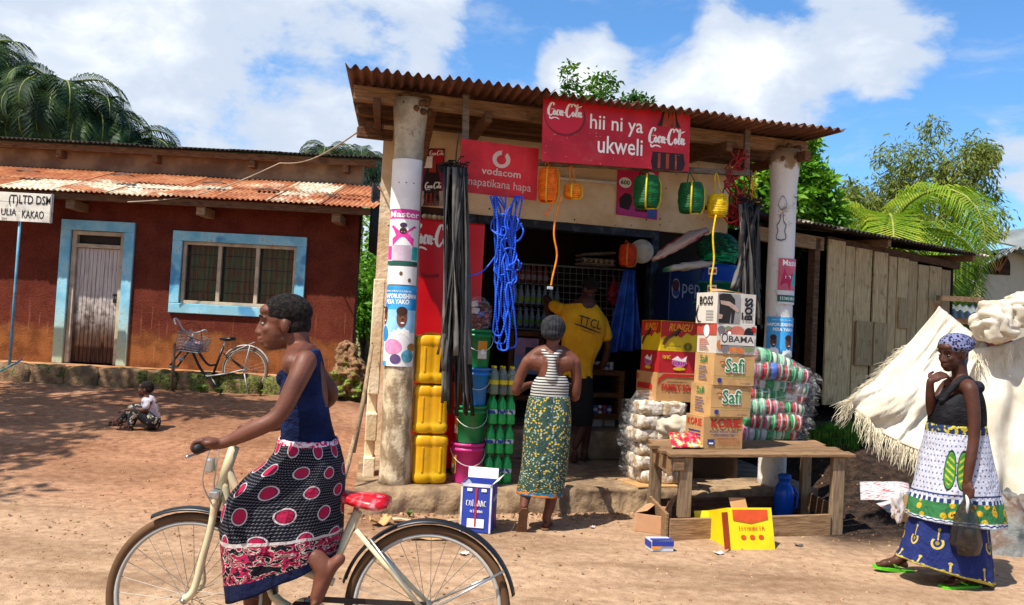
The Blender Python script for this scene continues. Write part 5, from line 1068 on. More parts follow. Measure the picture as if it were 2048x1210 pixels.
    bucket('bucket', 'bright blue bucket between the two green buckets', 944, 823, 747, .06, '#1f78c4', 1, rt=.125)
    bucket('bucket', 'uppermost green bucket, with an orange and white label on its right', 950, 747, 670, .06, '#0d7a40', 1, lab=(5, 48, ('#d88a1c', '#d6cfc2')), rt=.122)
    # clear bag of packets on the top bucket
    o = S((SPw(953, 670, .06) - SP0).dot(SU), .06, zz[0]); T = thing('packet_bag', 'clear bag of brown and white packets on the uppermost green bucket', 'plastic bag', o); rr = random.Random(31); pc = [M('pk_' + n, c, .5, .2, 20) for n, c in (('brown', '#6b2f22'), ('white', '#cdc3bd'), ('red', '#a52a2a'), ('violet', '#57508c'))]
    for k in range(14): MB().box(o + V((rr.uniform(-.07, .07), rr.uniform(-.06, .06), .03 + .20 * k / 14)), (.085, .05, .05), Euler((rr.uniform(-.5, .5), rr.uniform(-.5, .5), rr.random() * 3)).to_matrix()).build('packet', pc[k % 4 if rr.random() < .6 else 0], T, bevel=.006)
    b = MB(); b.tube([o + V((0, 0, .002)), o + V((0, 0, .03)), o + V((0, 0, .2)), o + V((.01, 0, .27)), o + V((.02, 0, .29))], [.08, .115, .12, .07, .02], 18, False); b.build('plastic_bag', FILM, T, smooth=True)
    # bottle packs: six bottles each, shrink wrapped
    GB = mat('green_bottle', lambda g: hx('#22b85a'), .1, spec=.6, trans=.25, alpha=.92); CB = mat('clear_bottle', lambda g: hx('#b9cfc0'), .08, spec=.6, trans=.6, alpha=.55); CO = mat('dark_cola', lambda g: hx('#1a0e08'), .15)
    bp = [(.018, .001), (.034, .0), (.040, .010), (.040, .05), (.036, .065), (.039, .082), (.039, .14), (.036, .17), (.022, .205), (.0135, .218), (.0135, .236)]
    def pack(label, px, py, w, top, z0, lean):
        o = S((SPw(px, py, w) - SP0).dot(SU), w, z0); T = thing('bottle_pack', label, 'bottle pack', o, SA, 'shrink-wrapped soda packs')
        for i in range(3):
            for j in range(2):
                q = o + SR @ V(((i - 1) * .081 + rr.uniform(-.004, .004), (j - .5) * .081, 0)); b = MB(); b.lathe(bp, q, 18); bo = b.build('bottle', CB if top else GB, T, smooth=True)
                b = MB(); b.lathe([(.0145, .226), (.0145, .243), (.012, .245)], q, 12); b.build('cap', M('cap_yellow', '#d8c41c', .4) if top else M('cap_green', '#1c7a3a', .4), bo, smooth=True)
                b = MB(); b.lathe([(.0398, .088), (.0398, .125)], q, 18, caps=False); b.build('label_band', M('band_yellow', '#d6c21a', .5) if top else mat('band_blue', lambda g: g.mix(g.ss(g.noise(sc=25), .45, .55), hx('#1c3f8c'), hx('#cfd8d8')), .5), bo, smooth=True)
                if top: b = MB(); b.lathe([(.036, .004), (.037, .14), (.025, .165)], q, 14); b.build('drink', CO if i == 1 else mat('lemon_drink', lambda g: hx('#6f7f5a'), .2), bo, smooth=True)
    z = FLZ + .003
    for lab, px, py, top in (('lowest green soda pack, standing on the porch floor', 990, 977, 0), ('green soda pack second from the floor, beside the green bucket', 994, 920, 0), ('green soda pack just below the yellow-capped pack', 998, 858, 0), ('clear soda pack with yellow caps and labels, top of the pack stack', 1002, 795, 1)):
        pack(lab, px, py, .05, top, z, 0); z += .252
make_containers()
# ---------------- fridges and what stands on them
def make_fridges():
    t0, z1 = SP(824, 434, .42); t1, _ = SP(972, 442, .42); T = thing('cola_fridge', 'tall red drinks fridge with white script behind the yellow jerrycans', 'fridge', S((t0 + t1) / 2, .7, FLZ), SA); FR_ = mat('fridge_red', lambda g: g.mix(g.ss(g.noise(g.pos(), 2, 4), .35, .7), hx('#c00712'), hx('#d41018')), .3, spec=.45)
    b = MB(); b.hexa([S(t0, .45, FLZ + .05), S(t1, .45, FLZ + .05), S(t1, 1.02, FLZ + .05), S(t0, 1.02, FLZ + .05), S(t0, .45, z1), S(t1, .45, z1), S(t1, 1.02, z1), S(t0, 1.02, z1)]); b.build('cabinet', FR_, T, bevel=.015)
    b = MB(); b.hexa([S(t0 + .005, .42, FLZ + .12), S(t1 - .005, .42, FLZ + .12), S(t1 - .005, .448, FLZ + .12), S(t0 + .005, .448, FLZ + .12), S(t0 + .005, .42, z1 - .01), S(t1 - .005, .42, z1 - .01), S(t1 - .005, .448, z1 - .01), S(t0 + .005, .448, z1 - .01)]); b.build('door', FR_, T, bevel=.012)
    for k in (.06, .5): MB().box(S(t0 + k, .5, FLZ + .025), (.05, .05, .05), SR).build('foot', M('black_rubber_foot', '#181818', .7), T)
    sf = flat(S(t0, .415, FLZ + .12), SU * (t1 - t0), V((0, 0, z1 - FLZ - .13))); script_logo(T, WHT(), sf, (-.12 + .14, .86, .62, .985), w=1.1); b = stroke_mesh([[(.06, .80, .012), (.2, .765, .014), (.4, .77, .012)]], sf, .002); b.build('printed_arc', pr('dark_red', '#8a0a10'), T)
    b = MB(); b.tube([S(t1 - .04, .40, 1.2), S(t1 - .04, .385, 1.25), S(t1 - .04, .385, 1.5), S(t1 - .04, .40, 1.55)], .012, 8); b.build('handle', pr('handle_red', '#a00c12'), T, smooth=True)
    rr = random.Random(3); T2 = thing('bread_tray', 'brown tray of pale rolls on top of the red fridge', 'tray', S((t0 + t1) / 2, .6, z1), SA)
    b = MB(); c = S(t0 + .2, .7, z1 + .08); b.box(c + SR @ V((0, .12, 0)), (.42, .015, .16), SR); b.box(c + SR @ V((0, 0, -.072)), (.42, .26, .012), SR); b.box(c + SR @ V((-.205, 0, 0)), (.012, .24, .15), SR); b.build('tray', M('tray_brown', '#4a2a18', .8), T2)
    for k in range(9): MB().ell(S(t0 + .12 + .045 * k, .55 + rr.uniform(-.02, .02), z1 + .03), (.03, .035, .026), None, 10).build('bread_roll', M('bread', '#c9b083', .8, .2), T2, smooth=True)
    # dark blue fridge in the right corner
    ta, za = SP(1340, 532, .95); tb = ta + .62; T = thing('blue_fridge', 'dark blue drinks fridge with round emblem half hidden behind the basins', 'fridge', S((ta + tb) / 2, 1.1, FLZ), SA); PB = M('deep_blue', '#0d2350', .35, .2, 3)
    b = MB(); b.hexa([S(ta, .95, FLZ), S(tb, .95, FLZ), S(tb, 1.42, FLZ), S(ta, 1.42, FLZ), S(ta, .95, za), S(tb, .95, za), S(tb, 1.42, za), S(ta, 1.42, za)]); b.build('cabinet', PB, T, bevel=.012)
    sf = flat(S(ta, .945, FLZ), SU * (tb - ta), V((0, 0, za - FLZ))); rect(T, M('glass_door', '#16324a', .12, .3, 2), sf, (.08, .08, .92, .74), .004, 'glass_door'); shape(T, disc(.12, .89, .075, .05), pr('dim_white', '#8c96a4'), sf, lift=.003); shape(T, disc(.115, .905, .065, .028), pr('dim_red', '#4a1c28'), sf, lift=.004); shape(T, disc(.125, .872, .06, .022), pr('navy', '#1a2a58'), sf, lift=.004); txt(T, 'pepsi', pr('pale_blue', '#8c9cb4'), sf, (.24, .845, .70, .935))
    # crates that carry the basins
    tc = SP(1425, 620, .45)[0]; zc = SP(1425, 642, .45)[1]
    carton('goods_crate', 'dark crate that carries the basins behind the tall carton stack', S(tc - .22, .3, FLZ), SA, .5, .45, zc - FLZ, M('crate_dark', '#33241a', .9, .3, 4), cat='crate')
    def basin(label, px, y0, y1, rpx, col, w=.5, fl=False):
        p = SPw(px, y1, w); t = (p - SP0).dot(SU); h = (y1 - y0) / FPX * p.y; r = rpx / FPX * p.y; o = S(t, w, p.z); m = M('basin_' + col[1:], col, .3, .1, 3); T = thing('basin', label, 'basin', o, 0, 'plastic basins'); b = MB()
        pf = [(r * .72, 0), (r * .74, .004), (r * .95, h * .86), (r * 1.04, h * .88), (r * 1.05, h * .98), (r * .96, h), (r * .9, h * .9), (r * .7, h * .12), (.01, h * .1)]
        if fl: pf = [(a, h - z_) for a, z_ in reversed(pf)]; pf = [(.01, h * .9)] + [(r * 1.0, h * .02), (r * 1.05, 0), (r * 1.05, h * .12), (r * .98, h * .16), (r * .88, h * .8), (r * .78, h), (.01, h)][0:]
        b.lathe(pf, o, 40); b.build('bowl', m, T, smooth=True)
        if 'blue' in label: q = cyls((o.x, o.y), r * .93, o.z + h * .4, o.z + h * .8, R(-50), R(-25)); rect(T, WHT(), q, (0, 0, 1, 1), .006, 'label_sheet', 6); rect(T, pr('red', '#b3241c'), q, (.1, .25, .9, .75), .008, 'label_panel', 6)
    basin('teal basin at the bottom, peeping out left of the topmost carton', 1420, 604, 642, 46, '#14807a'); basin('dark green wide basin with flared rim below the blue basin', 1430, 564, 604, 46, '#0a5a4a'); basin('upturned blue basin above the topmost carton', 1430, 530, 566, 42, '#12419c', fl=True)
    # sacks lying above the basins
    def pillow(name, label, px0, py0, px1, py1, r, m, w, tail=True, fl=.7):
        a, c = SPw(px0, py0, w), SPw(px1, py1, w); T = thing(name, label, 'sack', a.lerp(c, .5)); b = MB(); n = 14; P = []; rad = []; sd = px0
        for i in range(n + 1):
            u = i / n; P.append(a.lerp(c, u) + V((0, 0, .03 * math.sin(u * 3.1)))); rad.append(r * (math.sin(math.pi * min(max(u, .06), .94)) ** .45) * (1 + .2 * nz((u * 5, sd, 0))))
        b.tube(P, rad, 28, True, 0, fl); 
        for i, v in enumerate(b.v): b.v[i] = v + V((0, 0, .025 * nz(v, 11))) + (v - a.lerp(c, .5)).normalized() * .02 * nz(v + V((sd, 0, 0)), 17)
        b.build('sack', m, T, smooth=True); return T, a, c
    SW = mat('striped_sack', lambda g: g.mix(g.ss(g.m('SINE', g.sep(g.coord('UV'))[0] * 19), .1, .4), hx('#b9a9a0'), g.mix(g.ss(g.noise(sc=4), .45, .55), hx('#a52c44'), hx('#c7a8a2'))), .75, (lambda g: g.noise(sc=18, det=5), .6, .02))
    pillow('striped_sack', 'red and white striped sack slanting above the green net bale', 1308, 520, 1412, 462, .10, SW, .6, fl=.55)
    T, a, c = pillow('green_net_bale', 'round bale of green netting above the basins', 1400, 500, 1476, 505, .155, mat('green_net', lambda g: g.mix(g.ss(g.m('SINE', g.noise(g.scale(g.coord(), (1, 1, 4)), 6, 4) * 60), -.2, .6), hx('#08452e'), hx('#12895a')), .5, (lambda g: g.m('SINE', g.noise(g.scale(g.coord(), (1, 1, 4)), 6, 4) * 60), 1, .02)), .55, fl=1.0)
    b = MB(); rr2 = random.Random(5)
    for k in range(26):
        o = a.lerp(c, .5) + V((0, 0, rr2.uniform(-.10, .10))); R1 = .15 * math.sqrt(max(.05, 1 - (o.z - a.z) ** 2 / .03)); ph = rr2.random(); tl = rr2.uniform(-.25, .25); b.tube([o + V((R1 * 1.3 * math.cos(q * .5 + ph), R1 * math.sin(q * .5 + ph), tl * R1 * math.cos(q * .5))) for q in range(13)], .005, 5)
    b.build('net_strands', M('net_green', '#17965f', .45, .25, 20), T)
    pillow('white_sack', 'white and green sack lying under the red and white striped sack', 1330, 540, 1452, 532, .085, mat('white_green_sack', lambda g: g.mix(g.ss(g.sep(g.coord('UV'))[1] + g.noise(sc=5) * .3, .22, .12), g.mix(g.ss(g.sep(g.coord('UV'))[1], .7, .8), hx('#b3aea4'), hx('#1d8a5e')), hx('#1a6a4a')), .7), .5, fl=.5)
make_fridges()
# ---------------- hanging goods
def strips(name, label, px, y0, y1, w, n, spread, m, seed):
    rr = random.Random(seed); p = SPw(px, y0, w); T = thing(name, label, 'rubber strips', p)
    for k in range(n):
        yb = y1 - rr.random() ** 2 * (y1 - y0) * .35; x0 = px + rr.uniform(-.35, .35) * spread; x1 = px + rr.uniform(-.55, .5) * spread; ww = w + rr.uniform(-.07, .07); ph = rr.random() * 6; wd_ = rr.uniform(.012, .026); b = MB(); L = []; Rr = []; N = 16
        for i in range(N + 1):
            u = i / N; q = SPw(lerp(x0, x1, u) + 5 * math.sin(u * 5 + ph) * u, lerp(y0 + rr.uniform(-3, 3), yb, u), ww); a = ph + u * rr.uniform(2.5, 3.5); s = (SU * math.cos(a) * 1.0 + SNN * math.sin(a) * .9) * wd_; L.append(q - s); Rr.append(q + s)
        b.add(L + Rr, [(i, i+1, N+2+i, N+1+i) for i in range(N)]); b.build('strip', m[k % len(m)], T, smooth=True, solid=.004)
    b = MB()
    for k in range(30): a = rr.random() * 6.28; q = p + V((rr.uniform(-.05, .05), rr.uniform(-.04, .04), rr.uniform(-.03, .03))); b.tube([q, q + V((math.cos(a) * .06, -.03, .05 * math.sin(a) + .02)), q + V((math.cos(a) * .11, -.04, .07 * math.sin(a)))], .007, 4)
    b.build('knot', m[0], T); b = MB(); b.tube([p, p + V((0, 0, .12)), p + V((.01, .02, .3))], .006, 5); b.build('hanging_cord', m[0], T)
RUB = [M('black_rubber', '#1b1a1a', .5, .3, 5, dirt='#57534e'), M('grey_rubber', '#4a4845', .55, .3, 5), M('dusty_rubber', '#6b6761', .6, .3, 6), M('black_rubber2', '#121212', .45, .3, 5)]
strips('rubber_strips', 'long black and grey inner-tube strips hanging left of the blue rope', 911, 335, 832, -.3, 50, 64, RUB, 1)
strips('rubber_strips', 'dark inner-tube strips hanging beside the right pillar', 1498, 408, 660, -.28, 34, 54, RUB, 2)
def tangle(name, label, pts, w, r, m, n, amp, seed, tail=None, cat='rope'):
    """loose rope: several strands wandering down through the given pixels"""
    rr = random.Random(seed); T = thing(name, label, cat, SPw(*pts[0], w))
    for k in range(n):
        P = []; 
        for i, (x, y) in enumerate(pts):
            kk = amp * (1.2 if i < len(pts) * .45 else .6); P.append(SPw(x + rr.uniform(-kk, kk), y + rr.uniform(-9, 9), w + rr.uniform(-.08, .08)))
            if rr.random() < .55 and 0 < i < len(pts) - 1:
                c = P[-1]; rad = rr.uniform(.03, .09); a0 = rr.random() * 6; ax = rr.random()
                P += [c + V((rad * math.cos(a0 + q), rad * .5 * ax * math.sin(a0 + q), rad * math.sin(a0 + q))) for q in (1.2, 2.6, 4.0, 5.4)]
        b = MB(); b.tube([V(q) for q in spline(P, 5)], r, 6); b.build('strand', m, T, smooth=True)
    return T
BR = mat('blue_rope', lambda g: g.mix(g.ss(g.m('SINE', g.sep(g.coord('UV'))[1] * 900), -.2, .5), hx('#0c3cb4'), hx('#2a68e6')), .45)
def loops(name, label, px, y0, y1, w, r, m, n, spread, seed):
    rr = random.Random(seed); T = thing(name, label, 'rope', SPw(px, y0, w))
    for k in range(n):
        yb = lerp(y0 + 70, y1, rr.random() ** .6) if k > 1 else y1; xa = px + rr.uniform(-1, 1) * spread; xb = px + rr.uniform(-1, 1) * spread; xm = px - 14 + rr.uniform(-.5, .5) * spread; P = []; N = 7; ww = w + rr.uniform(-.07, .05)
        for i in range(N): u = i / (N - 1); P.append(SPw(lerp(xa, xm, u ** .8) + rr.uniform(-7, 7), lerp(y0, yb, u), ww + rr.uniform(-.03, .03)))
        P.append(SPw(xm + 9, yb + 9, ww))
        for i in range(N): u = i / (N - 1); P.append(SPw(lerp(xm + 16, xb, u ** 1.3) + rr.uniform(-7, 7), lerp(yb, y0, u), ww + rr.uniform(-.03, .03)))
        b = MB(); b.tube([V(q) for q in spline(P, 6)], r, 6); b.build('strand', m, T, smooth=True)
    for k in range(7): # knots and stray loops
        c = SPw(px + rr.uniform(-.6, .6) * spread, lerp(y0, y1, rr.random() * .6), w - .05); a0 = rr.random() * 6; rad = rr.uniform(.03, .06); b = MB(); b.tube([V(q) for q in spline([c + V((rad * math.cos(a0 + q) * (1 + .1 * q), -.03 * math.sin(q * 2), rad * 1.5 * math.sin(a0 + q))) for q in (0, 1, 2, 3, 4, 5, 6, 7)], 4)], r, 6); b.build('loop', m, T, smooth=True)
    return T
loops('blue_rope', 'tangled bright blue rope hanging in long loops below the phone sign', 1014, 392, 692, -.25, .0075, BR, 9, 30, 4)
0 and tangle('blue_rope', 'tangled bright blue rope hanging below the phone sign', [(1015, 385), (1012, 420), (1022, 450), (1010, 485), (1000, 515), (1008, 545), (1000, 580), (1004, 620), (995, 660), (990, 692)], -.25, .0085, BR, 6, 26, 4)
b_ = MB(); b_.tube([V(q) for q in spline([SPw(1000, 500, -.25), SPw(968, 540, -.25), SPw(935, 552, -.28), SPw(915, 545, -.28)], 6)], .007, 6); tag(b_.build('rope_end', BR, smooth=True), 'loose blue rope end running across to the rubber strips', 'rope')
tangle('red_rope', 'tangle of dark red and yellow cord hanging beside the right pillar', [(1482, 305), (1478, 335), (1476, 365), (1478, 395), (1474, 425), (1480, 450)], -.2, .0065, M('red_cord', '#8c1518', .5, .3), 9, 24, 6)
tangle('yellow_cord', 'thin yellow and green cords among the red rope tangle', [(1500, 345), (1505, 375), (1512, 400), (1498, 430)], -.2, .006, M('yellow_cord_m', '#c9a21c', .5, .3), 4, 14, 7)
def coil(name, label, px, py, wpx, hpx, w, col, strap, hang_y, tail=None, scol=None, cat='rope coil'):
    c = SPw(px, py, w); Rr_ = wpx / 2 / FPX * c.y; h = hpx / FPX * c.y; T = thing(name, label, cat, c - V((0, 0, h / 2)), 0); m = M('rope_' + col[1:], col, .5, .25, 25); rr = random.Random(px); rp = .0075; b = MB(); n = int(h / (rp * 1.7)); P = []
    for i in range(n * 14 + 1):
        a = i / 14 * 2 * math.pi; u = i / (n * 14); k = 1 - .22 * abs(2 * u - 1) ** 3 + .02 * math.sin(i * .37); P.append(c + V((Rr_ * k * math.cos(a), Rr_ * k * math.sin(a), -h / 2 + h * u + .004 * math.sin(a * 2 + u * 9))))
    b.tube(P, rp, 6); b.build('winding', m, T, smooth=True)
    b = MB(); b.lathe([(Rr_ * .7, -h * .47), (Rr_ * .95, -h * .2), (Rr_ * .95, h * .2), (Rr_ * .72, h * .47)], c, 20); b.build('core', m, T, smooth=True)
    b = MB()
    for k in range(14): a = rr.random() * 6; b.tube([c + V((Rr_ * .75 * math.cos(a), Rr_ * .75 * math.sin(a), h * .46)), c + V((.2 * Rr_ * math.cos(a + 1), .2 * Rr_ * math.sin(a + 1), h * .53)), c + V((-Rr_ * .7 * math.cos(a + .6), -Rr_ * .7 * math.sin(a + .6), h * .46))], rp, 5)
    b.build('end_winding', m, T, smooth=True)
    if strap:
        sm = M('strap_' + strap[1:], strap, .5, .15)
        for a in (-1.75, .2): 
            d = V((math.cos(a), math.sin(a), 0)) * (Rr_ + .01); b = MB(); b.tube([c + V((0, 0, h * .56)), c + d * .8 + V((0, 0, h * .52)), c + d * 1.04 + V((0, 0, h * .3)), c + d * 1.06, c + d * 1.04 - V((0, 0, h * .3)), c + d * .85 - V((0, 0, h * .5)), c - V((0, 0, h * .54))], .008, 6); b.build('strap', sm, T, smooth=True)
    top = SPw(px - 2, hang_y, w); b = MB()
    for s in (-1, 1): b.tube([c + V((s * Rr_ * .35, 0, h * .5)), top + V((s * .012, 0, -.02)), top], .005, 5)
    b.build('hanging_loop', m, T, smooth=True)
    if tail: b = MB(); b.tube([V(q) for q in spline([SPw(x, y, w - .06) for x, y in tail], 5)], .0085, 7); b.build('loose_end', m, T, smooth=True)
    return T
coil('rope_coil', 'larger dark green rope coil with yellow straps, in front of the pink poster', 1293, 384, 52, 62, -.3, '#0b5a2c', '#c9b51a', 338)
coil('rope_coil', 'dark green rope coil between the other green coil and the yellow coil', 1382, 396, 50, 58, -.3, '#0b5a30', '#c9b51a', 345)
coil('rope_coil', 'small yellow rope coil whose end drops to the topmost carton', 1435, 411, 40, 42, -.3, '#d9b50c', None, 346, [(1432, 430), (1426, 470), (1428, 520), (1422, 560), (1423, 592)])
coil('rope_coil', 'bright orange rope coil hanging at the right edge of the phone sign', 1096, 370, 38, 66, -.24, '#e06a0a', '#d9a21a', 322, [(1100, 350), (1108, 345), (1112, 380), (1104, 410), (1090, 432)])
T_ = coil('rope_hank', 'small orange and yellow string hank with a long tail ending in a clip', 1145, 383, 34, 26, -.24, '#d97c12', '#d9b01a', 330, [(1124, 392), (1112, 430), (1108, 470), (1114, 510), (1106, 550), (1102, 572)])
MB().box(SPw(1100, 576, -.3), (.05, .02, .025), SR).build('clip', M('clip_grey', '#b9bcc4', .4), T_, bevel=.004)
coil('rope_coil', 'red-orange rope coil hanging inside the shop at the right of the doorway', 1255, 511, 33, 42, 1.3, '#c43c10', '#d98a1a', 480)
# ---------------- inside the shop
def make_inside():
    rr = random.Random(9); w = 2.55; a, b2, c, d = SPw(1022, 656, w), SPw(1250, 672, w), SPw(1250, 540, w), SPw(1027, 527, w)
    T = thing('wire_cage', 'wire mesh cage front with bottles behind, above the wooden cabinet', 'cage', a.lerp(b2, .5), SA); b = MB(); STL = M('dull_wire', '#8d8a84', .5, .2)
    for i in range(19): u = i / 18; b.tube([a.lerp(b2, u), d.lerp(c, u)], .0035, 5)
    for i in range(11): v = i / 10; b.tube([a.lerp(d, v), b2.lerp(c, v)], .0035, 5)
    b.build('mesh', STL, T); b = MB(); [b.tube([p, q], .011, 6) for p, q in ((a, b2), (b2, c), (c, d), (d, a))]; b.build('frame', STL, T)
    zs = [a.z + .03, a.z + .30, a.z + .56]
    GL = [mat('glass_green_b', lambda g: hx('#6d9a6a'), .15, trans=.2), mat('glass_clear_b', lambda g: hx('#a9b7b9'), .15, trans=.2), mat('glass_red_b', lambda g: hx('#8c3a34'), .3)]
    lb = [M('lb_green', '#7fae3a', .6), M('lb_lime', '#9ab83a', .6), M('lb_pink', '#b98a86', .6)]; bp = [(.028, 0), (.031, .01), (.031, .12), (.013, .19), (.013, .225)]
    rows = ('bottom', 'middle', 'top')
    for r in range(3):
        MB().box(S(1.95, w + .2, zs[r] - .012), (1.5, .3, .015), SR).build('shelf_board', WOODDK, T)
        for i in range(8 if r < 2 else 6):
            t = 1.40 + .075 * i; q = S(t, w + .12 + rr.uniform(0, .03), zs[r]); X = thing('bottle', f'{ORD[i]} small soda bottle from the left in the {rows[r]} row behind the cage wires', 'bottle', q, 0, f'bottles in the {rows[r]} cage row'); b = MB(); b.lathe(bp, q, 12); b.build('glass', GL[(1, 1, 2)[r]], X, smooth=True); b = MB(); b.lathe([(.0318, .03), (.0318, .09)], q, 12, caps=False); b.build('label_band', lb[(0, 1, 2)[r]], X, smooth=True)
    # egg trays
    o = SPw(1190, 534, 2.5); T = thing('egg_trays', 'stacked grey egg trays on top of the wire cage', 'egg tray', o, SA); TR = M('egg_card', '#b0a596', .9, .15)
    for k in range(3):
        b = MB(); b.grid(lambda u, v: o + SR @ V(((u - .5) * .42, (v - .5) * .3, .03 + .05 * k + .018 * math.sin(u * 38) * math.sin(v * 26) + (.07 * (1 - u) * 0 + .05 * u if k == 2 else 0))), 36, 24); b.build('tray', TR, T, smooth=True, solid=.004)
    for i in range(6): MB().ell(o + SR @ V((-.17 + .068 * i, -.12, .065)), (.022, .022, .028), None, 10).build('egg', M('eggshell', '#c9a98a', .5), T, smooth=True)
    # wooden cabinet with picture and shelf with tins
    def cab(name, label, x0, x1, y0, y1, w): 
        t0, z0 = SP(x0, y1, w); t1, z1 = SP(x1, y0, w); z0 = max(z0, .5); T = thing(name, label, 'cabinet', S((t0 + t1) / 2, w, z0), SA); B = wood('cabinet_wood', '#4a2f1a', '#7d5230'); e = .06
        for nm, q in (('side_board', (t0, t0 + e, z0, z1)), ('side_board', (t1 - e, t1, z0, z1)), ('shelf_board', (t0 + e + .001, t1 - e - .001, z1 - .06, z1)), ('shelf_board', (t0 + e + .001, t1 - e - .001, z0, z0 + .06)), ('shelf_board', (t0 + e + .001, t1 - e - .001, (z0 + z1) / 2 - .03, (z0 + z1) / 2 + .02))): b = MB(); b.hexa([S(q[0], w, q[2]), S(q[1], w, q[2]), S(q[1], w + .35, q[2]), S(q[0], w + .35, q[2]), S(q[0], w, q[3]), S(q[1], w, q[3]), S(q[1], w + .35, q[3]), S(q[0], w + .35, q[3])]); b.build(nm, B, T, bevel=.004)
        return T, t0, t1, z0, z1
    T, t0, t1, z0, z1 = cab('cabinet', 'brown wooden cabinet with a coloured picture left of the customer', 1012, 1090, 664, 800, 2.2)
    q = flat(S(t0 + .07, 2.19, z0 + .3), SU * (t1 - t0 - .14), V((0, 0, z1 - z0 - .38))); rect(T, M('pic_pink', '#b58aa0', .5, .3, 8), q, (0, .5, 1, 1), .002, 'picture'); rect(T, M('pic_blue', '#6f8cae', .5, .3, 9), q, (0, 0, 1, .5), .002, 'picture'); rect(T, M('pic_dark', '#2c3a46', .5), q, (.45, .4, .95, .75), .004, 'picture')
    T, t0, t1, z0, z1 = cab('shelf_unit', 'wooden shelf unit with tins right of the shopkeeper', 1165, 1250, 742, 838, 1.75)
    TN_ = [M('tin_white', '#b5bcc4', .4), M('tin_red', '#8c3434', .4), M('tin_blue', '#3c5484', .4)]
    for r in range(2):
        for i in range(6):
            z = (z0 + .062, z1 + .002)[r]; q = S(t0 + .05 + i * .055, 1.80, z); o = MB().lathe([(.023, 0), (.024, .004), (.024, .085), (.023, .09)], q, 12); X = thing('tin', f'{ORD[i]} tin from the left ' + ('on the lower board of the shelf unit', 'standing on top of the shelf unit')[r], 'tin', q, 0, ('tins inside the shelf unit', 'tins on the shelf unit')[r]); o.build('can', TN_[0 if r else i % 3], X, smooth=True); MB().lathe([(.0245, .03), (.0245, .06)], q, 12, caps=False).build('label_band', TN_[(i + 1) % 3], X)
    # hanging blue tarpaulin, red net bag, plate
    TP_ = mat('blue_tarp', lambda g: g.mix(g.ss(g.noise(g.pos(), 6, 5), .4, .65), hx('#0c2f78'), hx('#164a9e')), .5); p0, p1, p2, p3 = SPw(1248, 538, 1.35), SPw(1272, 540, 1.35), SPw(1285, 700, 1.3), SPw(1214, 705, 1.3); b = MB(); b.grid(lambda u, v: bil(p0, p1, p2, p3, u, v) + SNN * (.05 * math.sin(u * 14 + v * 2) * (.3 + v)), 36, 20); tag(b.build('blue_tarp', TP_, smooth=True, solid=.003), 'blue tarpaulin hanging in folds at the right of the doorway', 'tarpaulin')
    o = SPw(1228, 588, 1.8); b = MB(); rb = random.Random(2); T = thing('net_bag', 'red net bag of onions hanging before the blue tarpaulin', 'bag', o)
    for k in range(16): MB().ell(o + V((rb.uniform(-.05, .05), rb.uniform(-.04, .04), rb.uniform(-.1, .06))), .028, None, 10).build('onion', M('onion', '#8c2a34', .5, .3, 20), T, smooth=True)
    b.tube([o + V((0, 0, -.13)), o + V((0, 0, -.08)), o + V((0, 0, .04)), o + V((0, 0, .14)), o + V((0, 0, .2))], [.02, .085, .08, .02, .01], 14, False); b.build('net', mat('red_net', lambda g: hx('#a01c28'), .5, alpha=.4), T, smooth=True)
    o = SPw(1283, 503, 1.38); b = MB(); b.lathe([(.13, .012), (.128, .0), (.08, .012), (.01, .014)], o, 28, Rm=rx(R(90)) @ ry(0)); tag(b.build('plate', M('plate_white', '#c4bfb0', .4, .15, 9, dirt='#b89a3c'), smooth=True), 'white patterned plate hung on the door frame beside the orange coil', 'plate')
    # sack and packs on the porch
    o = Wz(1214, 910, FLZ); b = MB(); b.grid(lambda u, v: (lambda a, r: o + V((r * 1.25 * math.cos(a), r * .8 * math.sin(a) + .1, .24 * v ** .8 - .0 + .01 * nz((a, v, 0), 3))))(u * 2 * math.pi, .16 * (1 - .86 * v ** 1.4) * (1 + .12 * nz((math.cos(u * 6.28), math.sin(u * 6.28), v * 2), 2))), 30, 16); b.ell(o + V((0, .1, .25)), (.02, .02, .03)); tag(b.build('tied_sack', M('bluegrey_sack', '#56666e', .75, .2, 6), smooth=True), 'blue-grey tied sack on the porch floor left of the flour bales', 'sack')
    for k, px in enumerate((1183, 1208)): p = Wz(px, 852, .502); carton('paper_pack', ('white paper packet on the doorstep, the left one', 'white paper packet on the doorstep, nearest the flour bales')[k], p, SA, .13, .1, .12, M('dull_paper', '#b3ada4', .8, .15, 9), 'packets on the doorstep', 'packet')
make_inside()
